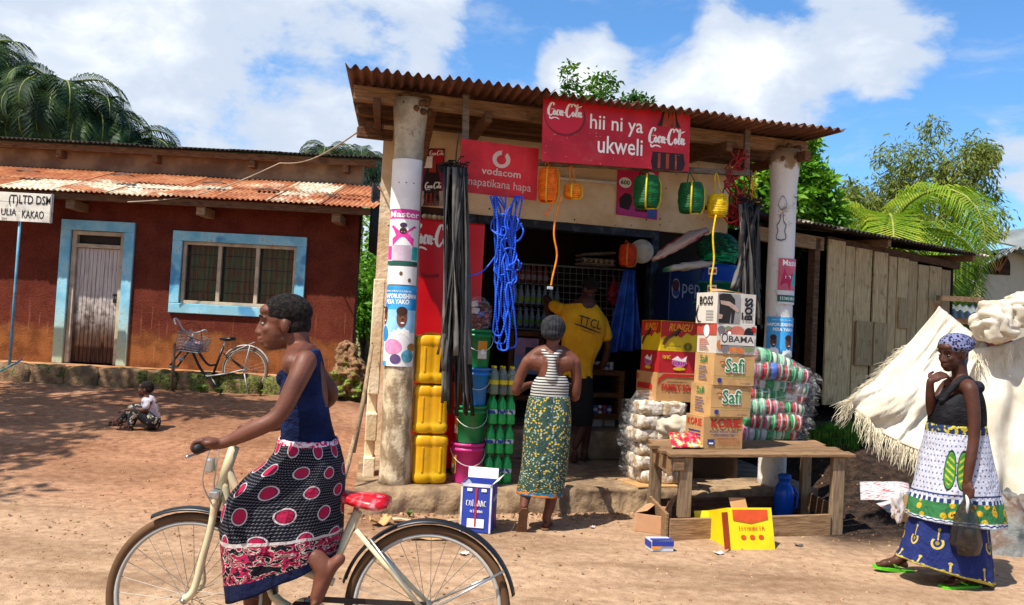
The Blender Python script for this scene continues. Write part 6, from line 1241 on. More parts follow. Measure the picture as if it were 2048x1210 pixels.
# ---------------- things on the ground
def make_ground_things():
    W_, K = WHT(), BLK(); NV = pr('cobalt', '#2a3a96')
    # open blue and white carton
    p = Wz(918, 1062, .004); rot = R(-8); T, F = carton('blue_carton', 'blue and white carton standing open on the ground before the porch', p, rot, .235, .26, .36, M('blue_card', '#2b3f9a', .6, .12, 6), open_top=True); f = F['f']
    for r in ((.0, 0, .06, 1), (.94, 0, 1, 1), (0, .93, 1, 1)): rect(T, M('pale_card', '#c9c9cc', .6), f, r)
    squiggle(T, W_, f, (.18, .52, .84, .68), 7, .3); squiggle(T, W_, f, (.32, .40, .72, .47), 8); rect(T, W_, f, (.24, .10, .78, .28), .002); rect(T, pr('red', '#b3241c'), f, (.47, .12, .53, .92), .003); rect(T, W_, f, (.2, .84, .36, .90), .002); rect(T, W_, f, (.66, .84, .82, .90), .002); rect(T, pr('red', '#b3241c'), F['r'], (.45, .1, .52, .9), .003); squiggle(T, W_, F['r'], (.15, .6, .85, .75), 7)
    X, Y, Z = rz(rot) @ V((1, 0, 0)), rz(rot) @ V((0, 1, 0)), V((0, 0, 1)); PW = M('inner_card', '#cfcdc8', .8, .1)
    for o, u, v in ((p + Z * .36 + Y * .26, X * .235, V((0, .05, .07))), (p + Z * .36 + X * .235, Y * .26, V((.05, -.01, .04))), (p + Z * .355 + Y * .02, Y * .22, V((.09, .05, -.10)))): MB().hexa([o, o + u, o + u + v, o + v, o + V((0, .003, .003)), o + u + V((0, .003, .003)), o + u + v + V((0, .003, .003)), o + v + V((0, .003, .003))]).build('flap', PW, T)
    # long brown carton
    p = Wz(1268, 1062, .003); rot = R(28); T, F = carton('brown_carton', 'torn long brown carton lying at the left foot of the table', p, rot + R(-50), .21, .40, .14, CARD('card_pinkish', '#b88a66'), open_top=True); squiggle(T, pr('red', '#b3241c'), F['l'], (.2, .4, .8, .62), 7); 
    X, Y = rz(rot + R(-50)) @ V((1, 0, 0)), rz(rot + R(-50)) @ V((0, 1, 0))
    for o, u, v in ((p + V((0, 0, .14)), Y * .40, X * .10 + V((0, 0, .03))), (p + X * .21 + V((0, 0, .14)), Y * .40, X * .05 + V((0, 0, .12)))): MB().hexa([o, o + u, o + u + v, o + v, o + V((0, 0, .004)), o + u + V((0, 0, .004)), o + u + v + V((0, 0, .004)), o + v + V((0, 0, .004))]).build('flap', CARD('card_pinkish', '#b88a66'), T)
    p = Wz(1303, 1103, .002); T, F = carton('small_box', 'small blue and white packet lying on the dirt before the table', p, R(12), .165, .12, .075, M('white_box_card', '#c9cbd0', .5, .06)); rect(T, NV, F['f'], (0, .5, 1, 1), .001); rect(T, NV, F['l'], (0, .3, 1, .9), .001); rect(T, NV, F['t'], (0, 0, 1, .45), .001); shape(T, [(.0, .2), (.3, .25), (.5, .5), (0, .5)], pr('orange2', '#e2921c'), F['f'], lift=.002)
    # tipped yellow carton
    p = Wz(1462, 1100, .004); Rm = rz(R(14)) @ rx(R(-16)); T, F = carton('incense_carton', 'crushed yellow and red carton tipped open on the ground at the table rail', p, R(14), .36, .30, .30, M('yellow_card3', '#d8c010', .6, .1), Rm=Rm); f = F['f']
    RD = pr('orange_red', '#c2481c'); tt = F['t']; shape(T, [(0, 1), (0, .25), (.2, .42), (.4, .25), (.65, .5), (1, .35), (1, 1)], RD, tt, lift=.001); txt(T, 'RUNGU', pr('orange2', '#e2921c'), tt, (.08, .55, .66, .82), shear=.3, off=.02, lift=.003); [shape(T, disc(.3 + .2 * k, .3, .06, .05), RD, f, lift=.002) for k in range(3)]; shape(T, [(.1, .95), (.1, .7), (.5, .62), (.9, .72), (.9, .95)], RD, f, lift=.001); squiggle(T, RD, f, (.2, .45, .8, .56), 9)
    X, Y, Z = Rm @ V((1, 0, 0)), Rm @ V((0, 1, 0)), Rm @ V((0, 0, 1))
    for o, u, v, m in ((p + Z * .01, Z * .26, -X * .09 - Y * .08 + V((0, 0, -.01)), pr('orange_red', '#c2481c')), (p + Y * .30, Z * .3, -X * .10 + Y * .04, M('yellow_card3', '#d8c010', .6, .1)), (p + Z * .3 + Y * .3 + X * .2, X * .14, Z * .1 + Y * .03, CARD())): MB().hexa([o, o + u, o + u + v, o + v, o + Y * .004, o + u + Y * .004, o + u + v + Y * .004, o + v + Y * .004]).build('flap', m, T)
    # blue flask under the table
    o = Wz(1566, 1030, .01); b = MB(); b.lathe([(.075, 0), (.085, .01), (.088, .2), (.075, .25), (.05, .28), (.05, .31), (.058, .315), (.058, .355), (.04, .365)], o, 28); T = thing('blue_flask', 'bright blue plastic flask standing under the table', 'flask', o); b.build('body', mat('blue_plastic', lambda g: hx('#0d55c4'), .25), T, smooth=True); b = MB(); b.tube([o + V((.085, 0, .05)), o + V((.12, 0, .08)), o + V((.12, 0, .2)), o + V((.07, 0, .26))], .011, 8); b.build('handle', mat('blue_plastic', lambda g: hx('#0d55c4'), .25), T, smooth=True)
    # candy packet, white bundle on the table
    c = Wz(1372, 893, TH + .012); b = MB(); T = thing('sweet_packet', 'shiny red and yellow sweet packet at the front left of the table', 'packet', c); b.grid(lambda u, v: c + TU * ((u - .5) * .29) + TN * (v - .5) * .14 + V((0, 0, .03 * math.sin(math.pi * u) ** .5 * math.sin(math.pi * v) + .10 * v + .008 * nz((u * 7, v * 5, 0)))), 20, 12); b.build('wrapper', mat('sweet_wrap', lambda g: g.ramp(g.noise(g.coord(), 22, 3), [(.40, '#c01c2c'), (.5, '#d04a6a'), (.56, '#d8c22a'), (.62, '#c7c0b4')]), .3), T, smooth=True, solid=.004)
    c = Wz(1362, 880, TH) + TN * .2; T = thing('white_bundle', 'crumpled white cloth bundle behind the sweet packet on the table', 'bundle', c); b = MB()
    def fb(u, v): a = u * 2 * math.pi; e = math.pi * (v - .5); q = V((math.cos(e) * math.cos(a), math.cos(e) * math.sin(a), math.sin(e))); k = 1 + .35 * nz(q, 1.9) + .2 * abs(nz(q + V((3, 3, 0)), 4.3)); return c + V((q.x * .15 * k, q.y * .11 * k, .09 + q.z * .095 * k))
    b.grid(fb, 40, 24); b.build('cloth', SACK, T, smooth=True, weld=True)
    # litter
    def sheet(name, label, px, py, w, d, rot, m, cat='litter', lift=.012): c = Wz(px, py, .004); c.z = ground_z(c.x, c.y) + .006; b = MB(); b.grid(lambda u, v: (lambda q: V((q.x, q.y, ground_z(q.x, q.y) + .006 + lift * (1 + nz((u * 3 + px, v * 3, 0), 1.3)) * abs(2 * u - 1))))(c + rz(rot) @ V(((u - .5) * w, (v - .5) * d, 0))), 8, 6); return tag(b.build(name, m, smooth=True, solid=.002), label, cat)
    NP = mat('newsprint', lambda g: g.mix(g.ss(g.noise(g.scale(g.coord(), (6, 40, 1)), 3, 3), .48, .58), hx('#c3c3c3'), g.mix(g.ss(g.noise(sc=5), .5, .55), hx('#7b7f8c'), hx('#a0434a'))), .9); PP = M('litter_paper', '#c9c2bb', .8, .1)
    sheet('newspaper', 'printed newspaper sheet on the dark ground right of the table', 1768, 1028, .42, .30, R(-20), NP, 'newspaper', .006); sheet('newspaper', 'second newspaper sheet half under the torn carton, beside the walking woman', 1795, 1040, .3, .2, R(10), NP, 'newspaper', .006)
    sheet('paper_scrap', 'small white scrap lying below the yellow carton', 1437, 1107, .06, .05, .3, PP); sheet('paper_scrap', 'white scrap on the road inside the rear bicycle wheel', 927, 1110, .06, .05, 1, PP); sheet('paper_scrap', 'pale scrap beside the brown carton on the ground', 1185, 1055, .05, .03, 1, M('pink_paper', '#c69a94', .8)); sheet('card_scrap', 'torn brown card on the dirt left of the blue carton', 760, 1050, .16, .1, .7, CARD(), 'card', .05); sheet('card_scrap', 'flattened brown card near the rear bicycle wheel', 862, 1080, .3, .08, .1, CARD(), 'card', .02); sheet('card_scrap', 'long pale card strip at the foot of the porch', 850, 1045, .5, .07, .2, M('pale_card2', '#c0a888', .85, .15), 'card', .02)
    sheet('flat_disc', 'flat dark disc on the dirt near the table leg', 1597, 1092, .06, .04, 0, M('cap_dark', '#4a4a48', .5))
    p = W(1790, 1040, 6.35); T = thing('torn_carton', 'torn brown carton with white plastic beside the walking woman', 'carton', p); z0 = ground_z(p.x, p.y); P = lambda px, py, y=6.4: W(px, py, y)
    MB().hexa([P(1798, 985), P(1840, 1000), P(1838, 1050), P(1800, 1042), P(1800, 985, 6.42), P(1842, 1000, 6.42), P(1840, 1050, 6.42), P(1802, 1042, 6.42)]).build('card', CARD(), T); b = MB(); cw = W(1797, 1012, 6.33); b.grid(lambda u, v: (lambda q: cw + V((q.x * .05, q.y * .03, q.z * .11)) * (1 + .5 * nz(q, 1.6) - .45 * abs(nz(q + V((4, 0, 0)), 3.5))))(V((math.cos(math.pi * (v - .5)) * math.cos(u * 6.283), math.cos(math.pi * (v - .5)) * math.sin(u * 6.283), math.sin(math.pi * (v - .5))))), 40, 26); b.build('white_plastic', M('white_film', '#c4bcba', .45, .2), T, smooth=True, weld=True)
    # grey tarpaulin heap at the right edge
    c = Wz(2030, 1105, .0); b = MB()
    def fh(u, v): x, y = (u - .5) * 1.5, (v - .5) * 1.3; r = max(0, 1 - (x / .72) ** 2 - (y / .62) ** 2); h = .42 * r ** .6 * (1 + .5 * nz((x, y, 0), 4) + .35 * abs(nz((x, y, 4), 9))); return V((c.x + .12 + x, c.y + .45 + y, ground_z(c.x + x, c.y + .45 + y) - .02 + h))
    b.grid(fh, 70, 60); tag(b.build('tarp_heap', mat('grey_tarp', lambda g: g.ramp(g.noise(g.pos(), 3.2, 4), [(.35, '#3a3f40'), (.48, '#6a6a66'), (.58, '#5c4432'), (.68, '#8c8c88')]), .6, (lambda g: g.noise(g.pos(), 14, 5), .7, .03)), smooth=True), 'crumpled grey and brown tarpaulin heap at the right edge of the road', 'tarpaulin')
    # leaning sticks by the left pillar and cable to the house
    for a, c, lab in (((744, 690, 7.28), (706, 905, 6.98), 'thin bare stick leaning against the left side of the porch'), ((709, 872, 6.98), (678, 985, 6.68), 'shorter split stick lashed below the leaning stick')):
        b = MB(); b.tube([W(*a), W(*a).lerp(W(*c), .5) + V((.01, 0, 0)), W(*c)], [.016, .02, .022], 8); tag(b.build('leaning_stick', WOOD_H, smooth=True), lab, 'stick')
    P0_, P1_, P2_ = SPw(724, 258, 1.2), W(560, 326, 12.9), W(255, 404, 12.35); P = [P0_.lerp(P1_, k / 10) - V((0, 0, .12 * math.sin(math.pi * k / 10))) for k in range(11)] + [P1_.lerp(P2_, k / 10) - V((0, 0, .16 * math.sin(math.pi * k / 10))) for k in range(1, 11)]
    b = MB(); b.tube(P, .009, 5); tag(b.build('cable', M('old_cable', '#9c8872', .7), smooth=True), 'slack cable from the shop roof across to the red house roof', 'cable')
    b = MB(); b.tube([W(0, 742, 11.9), W(30, 728, 11.8), W(44, 718, 11.8)], .012, 6); tag(b.build('blue_hose', M('blue_hose', '#3a8fb0', .4), smooth=True), 'short blue hose lying at the left edge by the plinth', 'hose')
make_ground_things()

def make_leaf_litter():
    rr = random.Random(77); b = MB()
    for k in range(700):
        if k < 260: p = S(rr.uniform(-.6, 3.2), -.3 - .5 * rr.random() ** 2, 0)
        else: y = rr.uniform(5, 12.3); p = V((rr.uniform(-.6, .1) * y, y, 0))
        if -.35 < (p - SP0).dot(SU) < 4 and (p - SP0).dot(SNN) > -.3: continue
        a = rr.random() * 6.28; l = rr.uniform(.012, .04); d = V((math.cos(a), math.sin(a), rr.uniform(-.1, .4))); s = V((-d.y, d.x, rr.uniform(-.2, .2))) * .4; p.z = ground_z(p.x, p.y) + .006
        b.add([p, p + d * l * .5 + s * l, p + d * l, p + d * l * .5 - s * l], [(0, 1, 2, 3)])
    tag(b.build('leaf_litter', mat('dry_leaf', lambda g: g.ramp(g.noise(g.pos(), 9, 2), [(.35, '#4a3220'), (.5, '#7d5c36'), (.65, '#a08a5a')]), .9)), 'dry leaf scraps scattered over the dirt', 'leaf litter', kind='stuff')
make_leaf_litter()
def weed(px, py, Y, h, n, lab, seed):
    rr = random.Random(seed); p = W(px, py, Y); p.z = ground_z(p.x, p.y); T = thing('weed', lab, 'weed', p); b = MB()
    for k in range(n):
        a = rr.random() * 6.28; d = V((math.cos(a), math.sin(a), 0)); l = h * rr.uniform(.5, 1.1); s = V((-d.y, d.x, 0)) * l * .14; m = p + d * l * .35 + V((0, 0, l * .6)); t = m + d * l * .4 + V((0, 0, l * .15)); b.add([p, m - s, t, m + s], [(0, 1, 2, 3)])
    b.build('leaves', mat('weed_green', lambda g: g.ramp(g.noise(g.pos(), 30, 2), [(.4, '#33501a'), (.6, '#6c8a34')]), .7, transl=.3), T)
weed(400, 795, 12.05, .16, 26, 'small green weed at the plinth behind the parked bicycle', 1); weed(440, 800, 11.95, .12, 20, 'low green weed under the parked bicycle', 2); weed(520, 800, 12.0, .14, 22, 'green weed right of the parked bicycle rear wheel', 3); weed(818, 1035, 6.75, .07, 16, 'tiny green weed growing at the foot of the porch', 4)
# ================================================================ bicycles
STEEL = M('chrome', '#b5b5b2', .3, .1, 9, metal=.8); BLKP = M('black_enamel', '#15171a', .35, .2, 6)
def wheel(T, c, r, ax, tyre, rimc, tw=.019, nsp=28, wide=1.0):
    c = V(c); ax = V(ax).normalized(); e1 = ax.cross(V((0, 0, 1))).normalized(); e2 = ax.cross(e1); n = 56
    def tor(R0, rt, k=10, fl=1.0):
        b = MB(); rings = []
        for i in range(n + 1):
            a = 2 * math.pi * i / n; d = e1 * math.cos(a) + e2 * math.sin(a); rings.append([c + d * (R0 + rt * math.cos(2 * math.pi * j / k)) + ax * rt * fl * math.sin(2 * math.pi * j / k) for j in range(k)])
        b.loft(rings, True, False); return b
    w = tor(r - tw, tw).build('wheel', tyre, T, smooth=True, weld=True); tor(r - 2.3 * tw, .010, 8, 1.3).build('rim', rimc, w, smooth=True)
    b = MB()
    for i in range(nsp):
        a = 2 * math.pi * i / nsp; a2 = a + (.5 if i % 2 else -.5); s = (.03 if i % 4 < 2 else -.03); b.tube([c + (e1 * math.cos(a2) + e2 * math.sin(a2)) * .022 + ax * s, c + (e1 * math.cos(a) + e2 * math.sin(a)) * (r - 2.4 * tw)], .0013, 4, False)
    b.build('spokes', M('spoke_steel', '#77746e', .5, .1, 9, metal=.3), w); b = MB(); b.tube([c - ax * .055, c + ax * .055], .018, 12); b.tube([c - ax * .075, c + ax * .075], .007, 8); b.build('hub', STEEL, w, smooth=True); return w
def fender(T, c, r, ax, a0, a1, m, wd_=.03):
    c = V(c); ax = V(ax).normalized(); e1 = ax.cross(V((0, 0, 1))).normalized(); e2 = V((0, 0, 1)); b = MB()
    def fn(u, v): a = R(lerp(a0, a1, u)); s = (v - .5) * 2; return c + (e1 * math.cos(a) + e2 * math.sin(a)) * (r + .012 * (1 - s * s)) + ax * s * wd_
    b.grid(fn, 40, 6); return b.build('mudguard', m, T, smooth=True, solid=.003)
def make_ridden_bike():
    Y = 3.55; r = .343; P = lambda px, py, d=0: W(px, py, Y + d)
    rh = P(855, 1203); rh.z = r + .002; fh = V((W(378, 1190, Y).x, Y, r + .002)); T = thing('ridden_bicycle', 'cream step-through bicycle with red plastic-wrapped saddle, ridden along the road', 'bicycle', ((rh.x + fh.x) / 2, Y, 0)); ax = (0, 1, 0)
    CRM = M('cream_enamel', '#c9bd98', .4, .15, 5, dirt='#7a5a38'); TY = M('brown_tyre', '#5a4028', .8, .2, 8); RM = M('dull_rim', '#a9a59c', .4, .15)
    wheel(T, rh, r, ax, TY, RM); wheel(T, fh, r, ax, TY, RM)
    fender(T, rh, r + .012, ax, 12, 165, BLKP, .032); fender(T, fh, r + .012, ax, 5, 118, BLKP, .032)
    def tb(name, pts, rr_, m): b = MB(); b.tube([V(q) for q in (spline(pts, 5) if len(pts) > 2 else pts)], rr_, 12); return b.build(name, m, T, smooth=True)
    crown = P(437, 985); tb('head_tube', [P(469, 893), P(441, 975)], .022, CRM)
    for s in (-1, 1): tb('fork_blade', [crown + V((0, .042 * s, 0)), P(424, 1045, .045 * s), P(404, 1120, .046 * s), fh + V((.035, .047 * s, .04)), fh + V((0, .048 * s, 0))], .015, CRM)
    b = MB(); b.box(crown, (.045, .12, .03)); b.build('fork_crown', STEEL, T, bevel=.006)
    bb = P(618, 1262); bb.z = .29; st = P(716, 1022)
    tb('down_tube', [P(447, 962), P(470, 1060), P(545, 1190), bb], .019, CRM); tb('top_tube', [P(455, 935), P(490, 1010), P(570, 1120), P(668, 1165)], .017, CRM); tb('seat_tube', [st, bb], .019, CRM)
    for s in (-1, 1): tb('seat_stay', [P(712, 1060, .02 * s), rh + V((0, .06 * s, 0))], .010, CRM); tb('chain_stay', [bb + V((0, .03 * s, 0)), rh + V((0, .06 * s, 0))], .011, CRM); tb('mudguard_stay', [rh + V((0, .06 * s, 0)), P(1008, 1142, .035 * s)], .005, STEEL); tb('mudguard_stay', [rh + V((0, .06 * s, 0)), P(740, 1078, .035 * s)], .005, STEEL)
    b = MB(); b.lathe([(.09, -.004), (.09, .004)], bb + V((0, -.05, 0)), 32, Rm=rx(R(90))); b.build('chainring', STEEL, T); b = MB(); b.bar(bb + V((0, -.052, .085)), rh + V((0, -.052, .03)), .008, .022); b.bar(bb + V((0, -.052, -.085)), rh + V((0, -.052, -.03)), .008, .012); b.build('chain', M('oily_chain', '#2c2622', .6), T)
    ped = P(606, 1205, -.13); tb('crank', [bb + V((0, -.075, 0)), ped + V((0, .06, 0))], .011, STEEL); b = MB(); b.box(ped + V((0, 0, -.02)), (.09, .09, .022)); b.build('pedal', BLKP, T, bevel=.005)
    ped2 = bb * 2 - ped; ped2.y = Y + .13; tb('crank', [bb + V((0, .075, 0)), ped2 + V((0, -.06, 0))], .011, STEEL); b = MB(); b.box(ped2, (.09, .09, .022)); b.build('pedal', BLKP, T, bevel=.005)
    # saddle wrapped in red plastic
    RP = mat('red_plastic_wrap', lambda g: g.mix(g.ss(g.noise(g.coord(), 14, 4), .5, .66), hx('#b0101c'), hx('#d88a92')), .22); b = MB(); rings = []
    for px, py, hw, hh in ((655, 988, .028, .018), (680, 992, .04, .028), (710, 1000, .07, .034), (740, 1004, .10, .038), (765, 1006, .105, .036), (779, 1006, .08, .02)):
        c = P(px, py); rings.append([c + V((0, hw * math.cos(a * math.pi / 9), hh * math.sin(a * math.pi / 9) * (1 if a < 9 else .75) + .006 * nz((px * .1, a, 0)))) for a in range(18)])
    b.loft(rings); b.build('saddle', RP, T, smooth=True); tb('seat_post', [P(714, 1010), st + V((-.02, 0, -.08))], .012, STEEL)
    # handlebar
    sx = P(470, 878); GRP = M('black_grip', '#1a1a1a', .6)
    tb('handlebar', [sx + V((-.04, -.31, .0)), sx + V((-.03, -.2, .01)), sx + V((.0, -.06, .0)), sx + V((0, .06, 0)), sx + V((-.03, .2, .01)), sx + V((-.04, .31, .0))], .011, STEEL); tb('stem', [sx, P(463, 905)], .013, STEEL)
    for s in (-1, 1): tb('grip', [sx + V((-.032, .22 * s, .008)), sx + V((-.042, .33 * s, 0))], .016, GRP); tb('brake_lever', [sx + V((-.02, .15 * s, -.01)), sx + V((-.07, .2 * s, -.03)), sx + V((-.085, .3 * s, -.035))], .006, STEEL)
    b = MB(); b.box(P(420, 930, -.02), (.03, .05, .06)); b.build('lamp_bracket', STEEL, T, bevel=.008); tb('brake_rod', [sx + V((-.06, 0, -.03)), P(428, 965), P(432, 990)], .004, STEEL); tb('brake_cable', [sx + V((-.06, -.1, 0)), P(405, 960, -.1), P(425, 1010, -.05)], .003, STEEL)
    return sx
# ================================================================ people helpers
def skin(n, a, b_): return mat(n, lambda g: g.mix(g.ss(g.noise(g.pos(), 9, 4), .35, .65), hx(a), hx(b_)), lambda g: g.noise(g.pos(), 25, 4) * .35 + .36, (lambda g: g.noise(g.pos(), 220, 4) * .7 + g.noise(g.pos(), 30, 3) * .6, .25, .006), spec=.35)
SK1 = skin('skin_deep', '#5a3324', '#6b4030'); SK2 = skin('skin_darker', '#3f2319', '#4f2e22'); SOLE = skin('skin_sole', '#9a6a52', '#a97a60')
HAIR = mat('cropped_hair', lambda g: g.mix(g.ss(g.noise(g.pos(), 70, 3), .4, .6), hx('#0c0a0a'), hx('#26201d')), .85, (lambda g: g.noise(g.pos(), 130, 4), 1, .01), spec=.2)
def head(c, f, up, k=1.0, ear=True):
    """parts of a head centred at c, facing f"""
    f = V(f).normalized(); s = V(up).cross(f).normalized(); u = f.cross(s).normalized(); Rm = Matrix((f, s, u)).transposed(); P = lambda a, b_, d: V(c) + (f * a + s * b_ + u * d) * k
    e = lambda a, b_, d, r: ('e', P(a, b_, d), tuple(x * k for x in r), Rm)
    L = [e(-.014, 0, .030, (.098, .075, .088)), e(.030, 0, -.028, (.062, .060, .082)), e(.050, 0, -.088, (.034, .034, .024)), e(.01, 0, -.06, (.06, .052, .045)), ('c', [(P(.086, 0, .012), .008 * k), (P(.094, 0, -.012), .011 * k), (P(.099, 0, -.032), .0150 * k)]), e(.088, .015, -.036, (.014, .011, .010)), e(.088, -.015, -.036, (.014, .011, .010)), e(.084, 0, -.059, (.020, .028, .0095)), e(.081, 0, -.075, (.020, .026, .0105)), e(.072, 0, .026, (.022, .052, .012)), e(.058, .036, -.022, (.026, .020, .022)), e(.058, -.036, -.022, (.026, .020, .022)), e(.06, 0, .055, (.036, .055, .03))]
    if ear: L += [e(-.012, .073, -.010, (.019, .012, .030)), e(-.012, -.073, -.010, (.019, .012, .030))]
    return L, P, Rm
def eyes(T, P, Rm, k=1.0, closed=False):
    for s in (-1, 1):
        b = MB(); b.ell(P(.0775, .031 * s, .002), (.0095 * k, .0125 * k, (.0062 if not closed else .0035) * k), Rm, 12); o = b.build('eye', M('eye_white', '#8d7f74', .3, .05), T, smooth=True)
        b = MB(); b.ell(P(.0835, .032 * s, .002), (.0050 * k, .0068 * k, .0062 * k), Rm, 10); b.build('iris', M('eye_dark', '#120a08', .15), o, smooth=True)
        b = MB(); b.tube([P(.092, .012 * s, .030), P(.092, .032 * s, .036), P(.08, .050 * s, .030)], .0035 * k, 6); b.build('eyebrow', HAIR, T)
def grip_hand(c, axis, out, k=1.0, thumb=1):
    """closed hand round a bar through c; axis along the bar, out = from bar back to the wrist"""
    A = V(axis).normalized(); O = V(out).normalized(); O = (O - A * O.dot(A)).normalized(); N = A.cross(O); L = [('e', V(c) + O * .030 * k + V((0, 0, .012 * k)), (.046 * k, .042 * k, .020 * k), Matrix((A, O, N)).transposed())]
    for i, q in enumerate((-.032, -.011, .010, .030)):
        p = V(c) + A * q * k; z = V((0, 0, 1)); L.append(('c', [(p + O * .012 * k + z * .024 * k, .0105 * k), (p - O * .018 * k + z * .020 * k, .0098 * k), (p - O * .027 * k - z * .004 * k, .0092 * k), (p - O * .006 * k - z * .022 * k, .0082 * k)]))
    p = V(c) + A * .045 * thumb * k; L.append(('c', [(p + O * .03 * k, .0125 * k), (p + O * .008 * k - V((0, 0, .014 * k)), .0105 * k), (p - O * .016 * k - V((0, 0, .012 * k)) - A * .01 * thumb, .009 * k)])); return L
def open_hand(w, d, n, k=1.0, curl=.35, thumb=1, spread=.02):
    """relaxed hand: wrist w, pointing d, palm normal n"""
    w, d, n = V(w), V(d).normalized(), V(n).normalized(); n = (n - d * n.dot(d)).normalized(); s = d.cross(n); L = [('e', w + d * .045 * k, (.050 * k, .038 * k, .017 * k), Matrix((d, s, n)).transposed()), ('c', [(w - d * .01, .024 * k), (w + d * .03 * k, .026 * k)], .7)]
    for q, l in ((-.029, .058), (-.010, .072), (.010, .078), (.029, .070)):
        p = w + d * .082 * k + s * q * k; a = d + s * q * 4 * spread; L.append(('c', [(p - d * .01, .0105 * k), (p + a * l * .4 * k + n * curl * .012 * k, .0098 * k), (p + a * l * .72 * k + n * curl * .035 * k, .009 * k), (p + a * l * .94 * k + n * curl * .07 * k, .0078 * k)]))
    p = w + d * .025 * k + s * .034 * k * thumb; L.append(('c', [(p, .014 * k), (p + (d * .7 + s * thumb * .7 + n * .2) * .035 * k, .0115 * k), (p + (d * 1.0 + s * thumb * .55 + n * .3) * .062 * k, .0095 * k)])); return L
def foot(ank, d, k=1.0, up=(0, 0, 1), toes=True):
    a, d, u = V(ank), V(d).normalized(), V(up); s = d.cross(u).normalized(); u = s.cross(d); P = lambda x, y, z: a + (d * x + s * y + u * z) * k
    L = [('c', [(P(-.045, 0, -.055), .026 * k), (P(.0, 0, -.045), .030 * k), (P(.07, 0, -.052), .034 * k), (P(.12, 0, -.064), .030 * k)], .82), ('c', [(P(0, 0, .02), .034 * k), (P(.02, 0, -.03), .036 * k), (P(.08, 0, -.05), .026 * k)])]
    for q, l, r in ((-.026, .050, .012), (-.010, .045, .0095), (.004, .042, .009), (.017, .036, .0085), (.029, .028, .008)): L.append(('c', [(P(.125, q, -.068), r * k), (P(.125 + l, q * 1.05, -.074), r * .9 * k)]))
    return L
def rings(Y, rows, n=56, fold=0, fk=9, seed=0, lift=0):
    """garment rings from (left px, left py, right px, right py, half depth, depth offset)"""
    out = []; m = len(rows); rows = spline(rows, 6); M_ = len(rows)
    for i, (lx, ly, rx_, ry_, hd, dy) in enumerate(rows):
        a, b_ = W(lx, ly, Y + dy), W(rx_, ry_, Y + dy); c = (a + b_) / 2; h = (b_ - a) / 2; v = i / (M_ - 1); r = []
        for j in range(n):
            t = 2 * math.pi * j / n; k = 1 + fold * v ** .7 * (math.sin(t * fk + seed + 1.5 * math.sin(v * 3)) * .6 + nz((math.cos(t) * 2, math.sin(t) * 2, v * 2.5 + seed), 1.6) * 1.3) + lift; ct, st = math.cos(t), math.sin(t); ct, st = math.copysign(abs(ct) ** .86, ct), math.copysign(abs(st) ** .86, st)
            r.append(c + h * ct * k + V((0, hd * st * k, 0)) + V((0, 0, .006 * nz((t, v * 9, seed), 3))))
        out.append(r)
    return out
def garment(T, name, Y, rows, m, fold=.03, fk=9, seed=0, solid=.004, n=72): b = MB(); b.loft(rings(Y, rows, n, fold, fk, seed), True, False); return b.build(name, m, T, smooth=True, solid=solid)
def lattice(g, nu, nv):
    u, v, _ = g.sep(g.coord('UV')); r = v * nv; ri = g.m('FLOOR', r); return u, v, g.m('FRACT', u * nu + ri * .5) - .5, g.m('FRACT', r) - .5
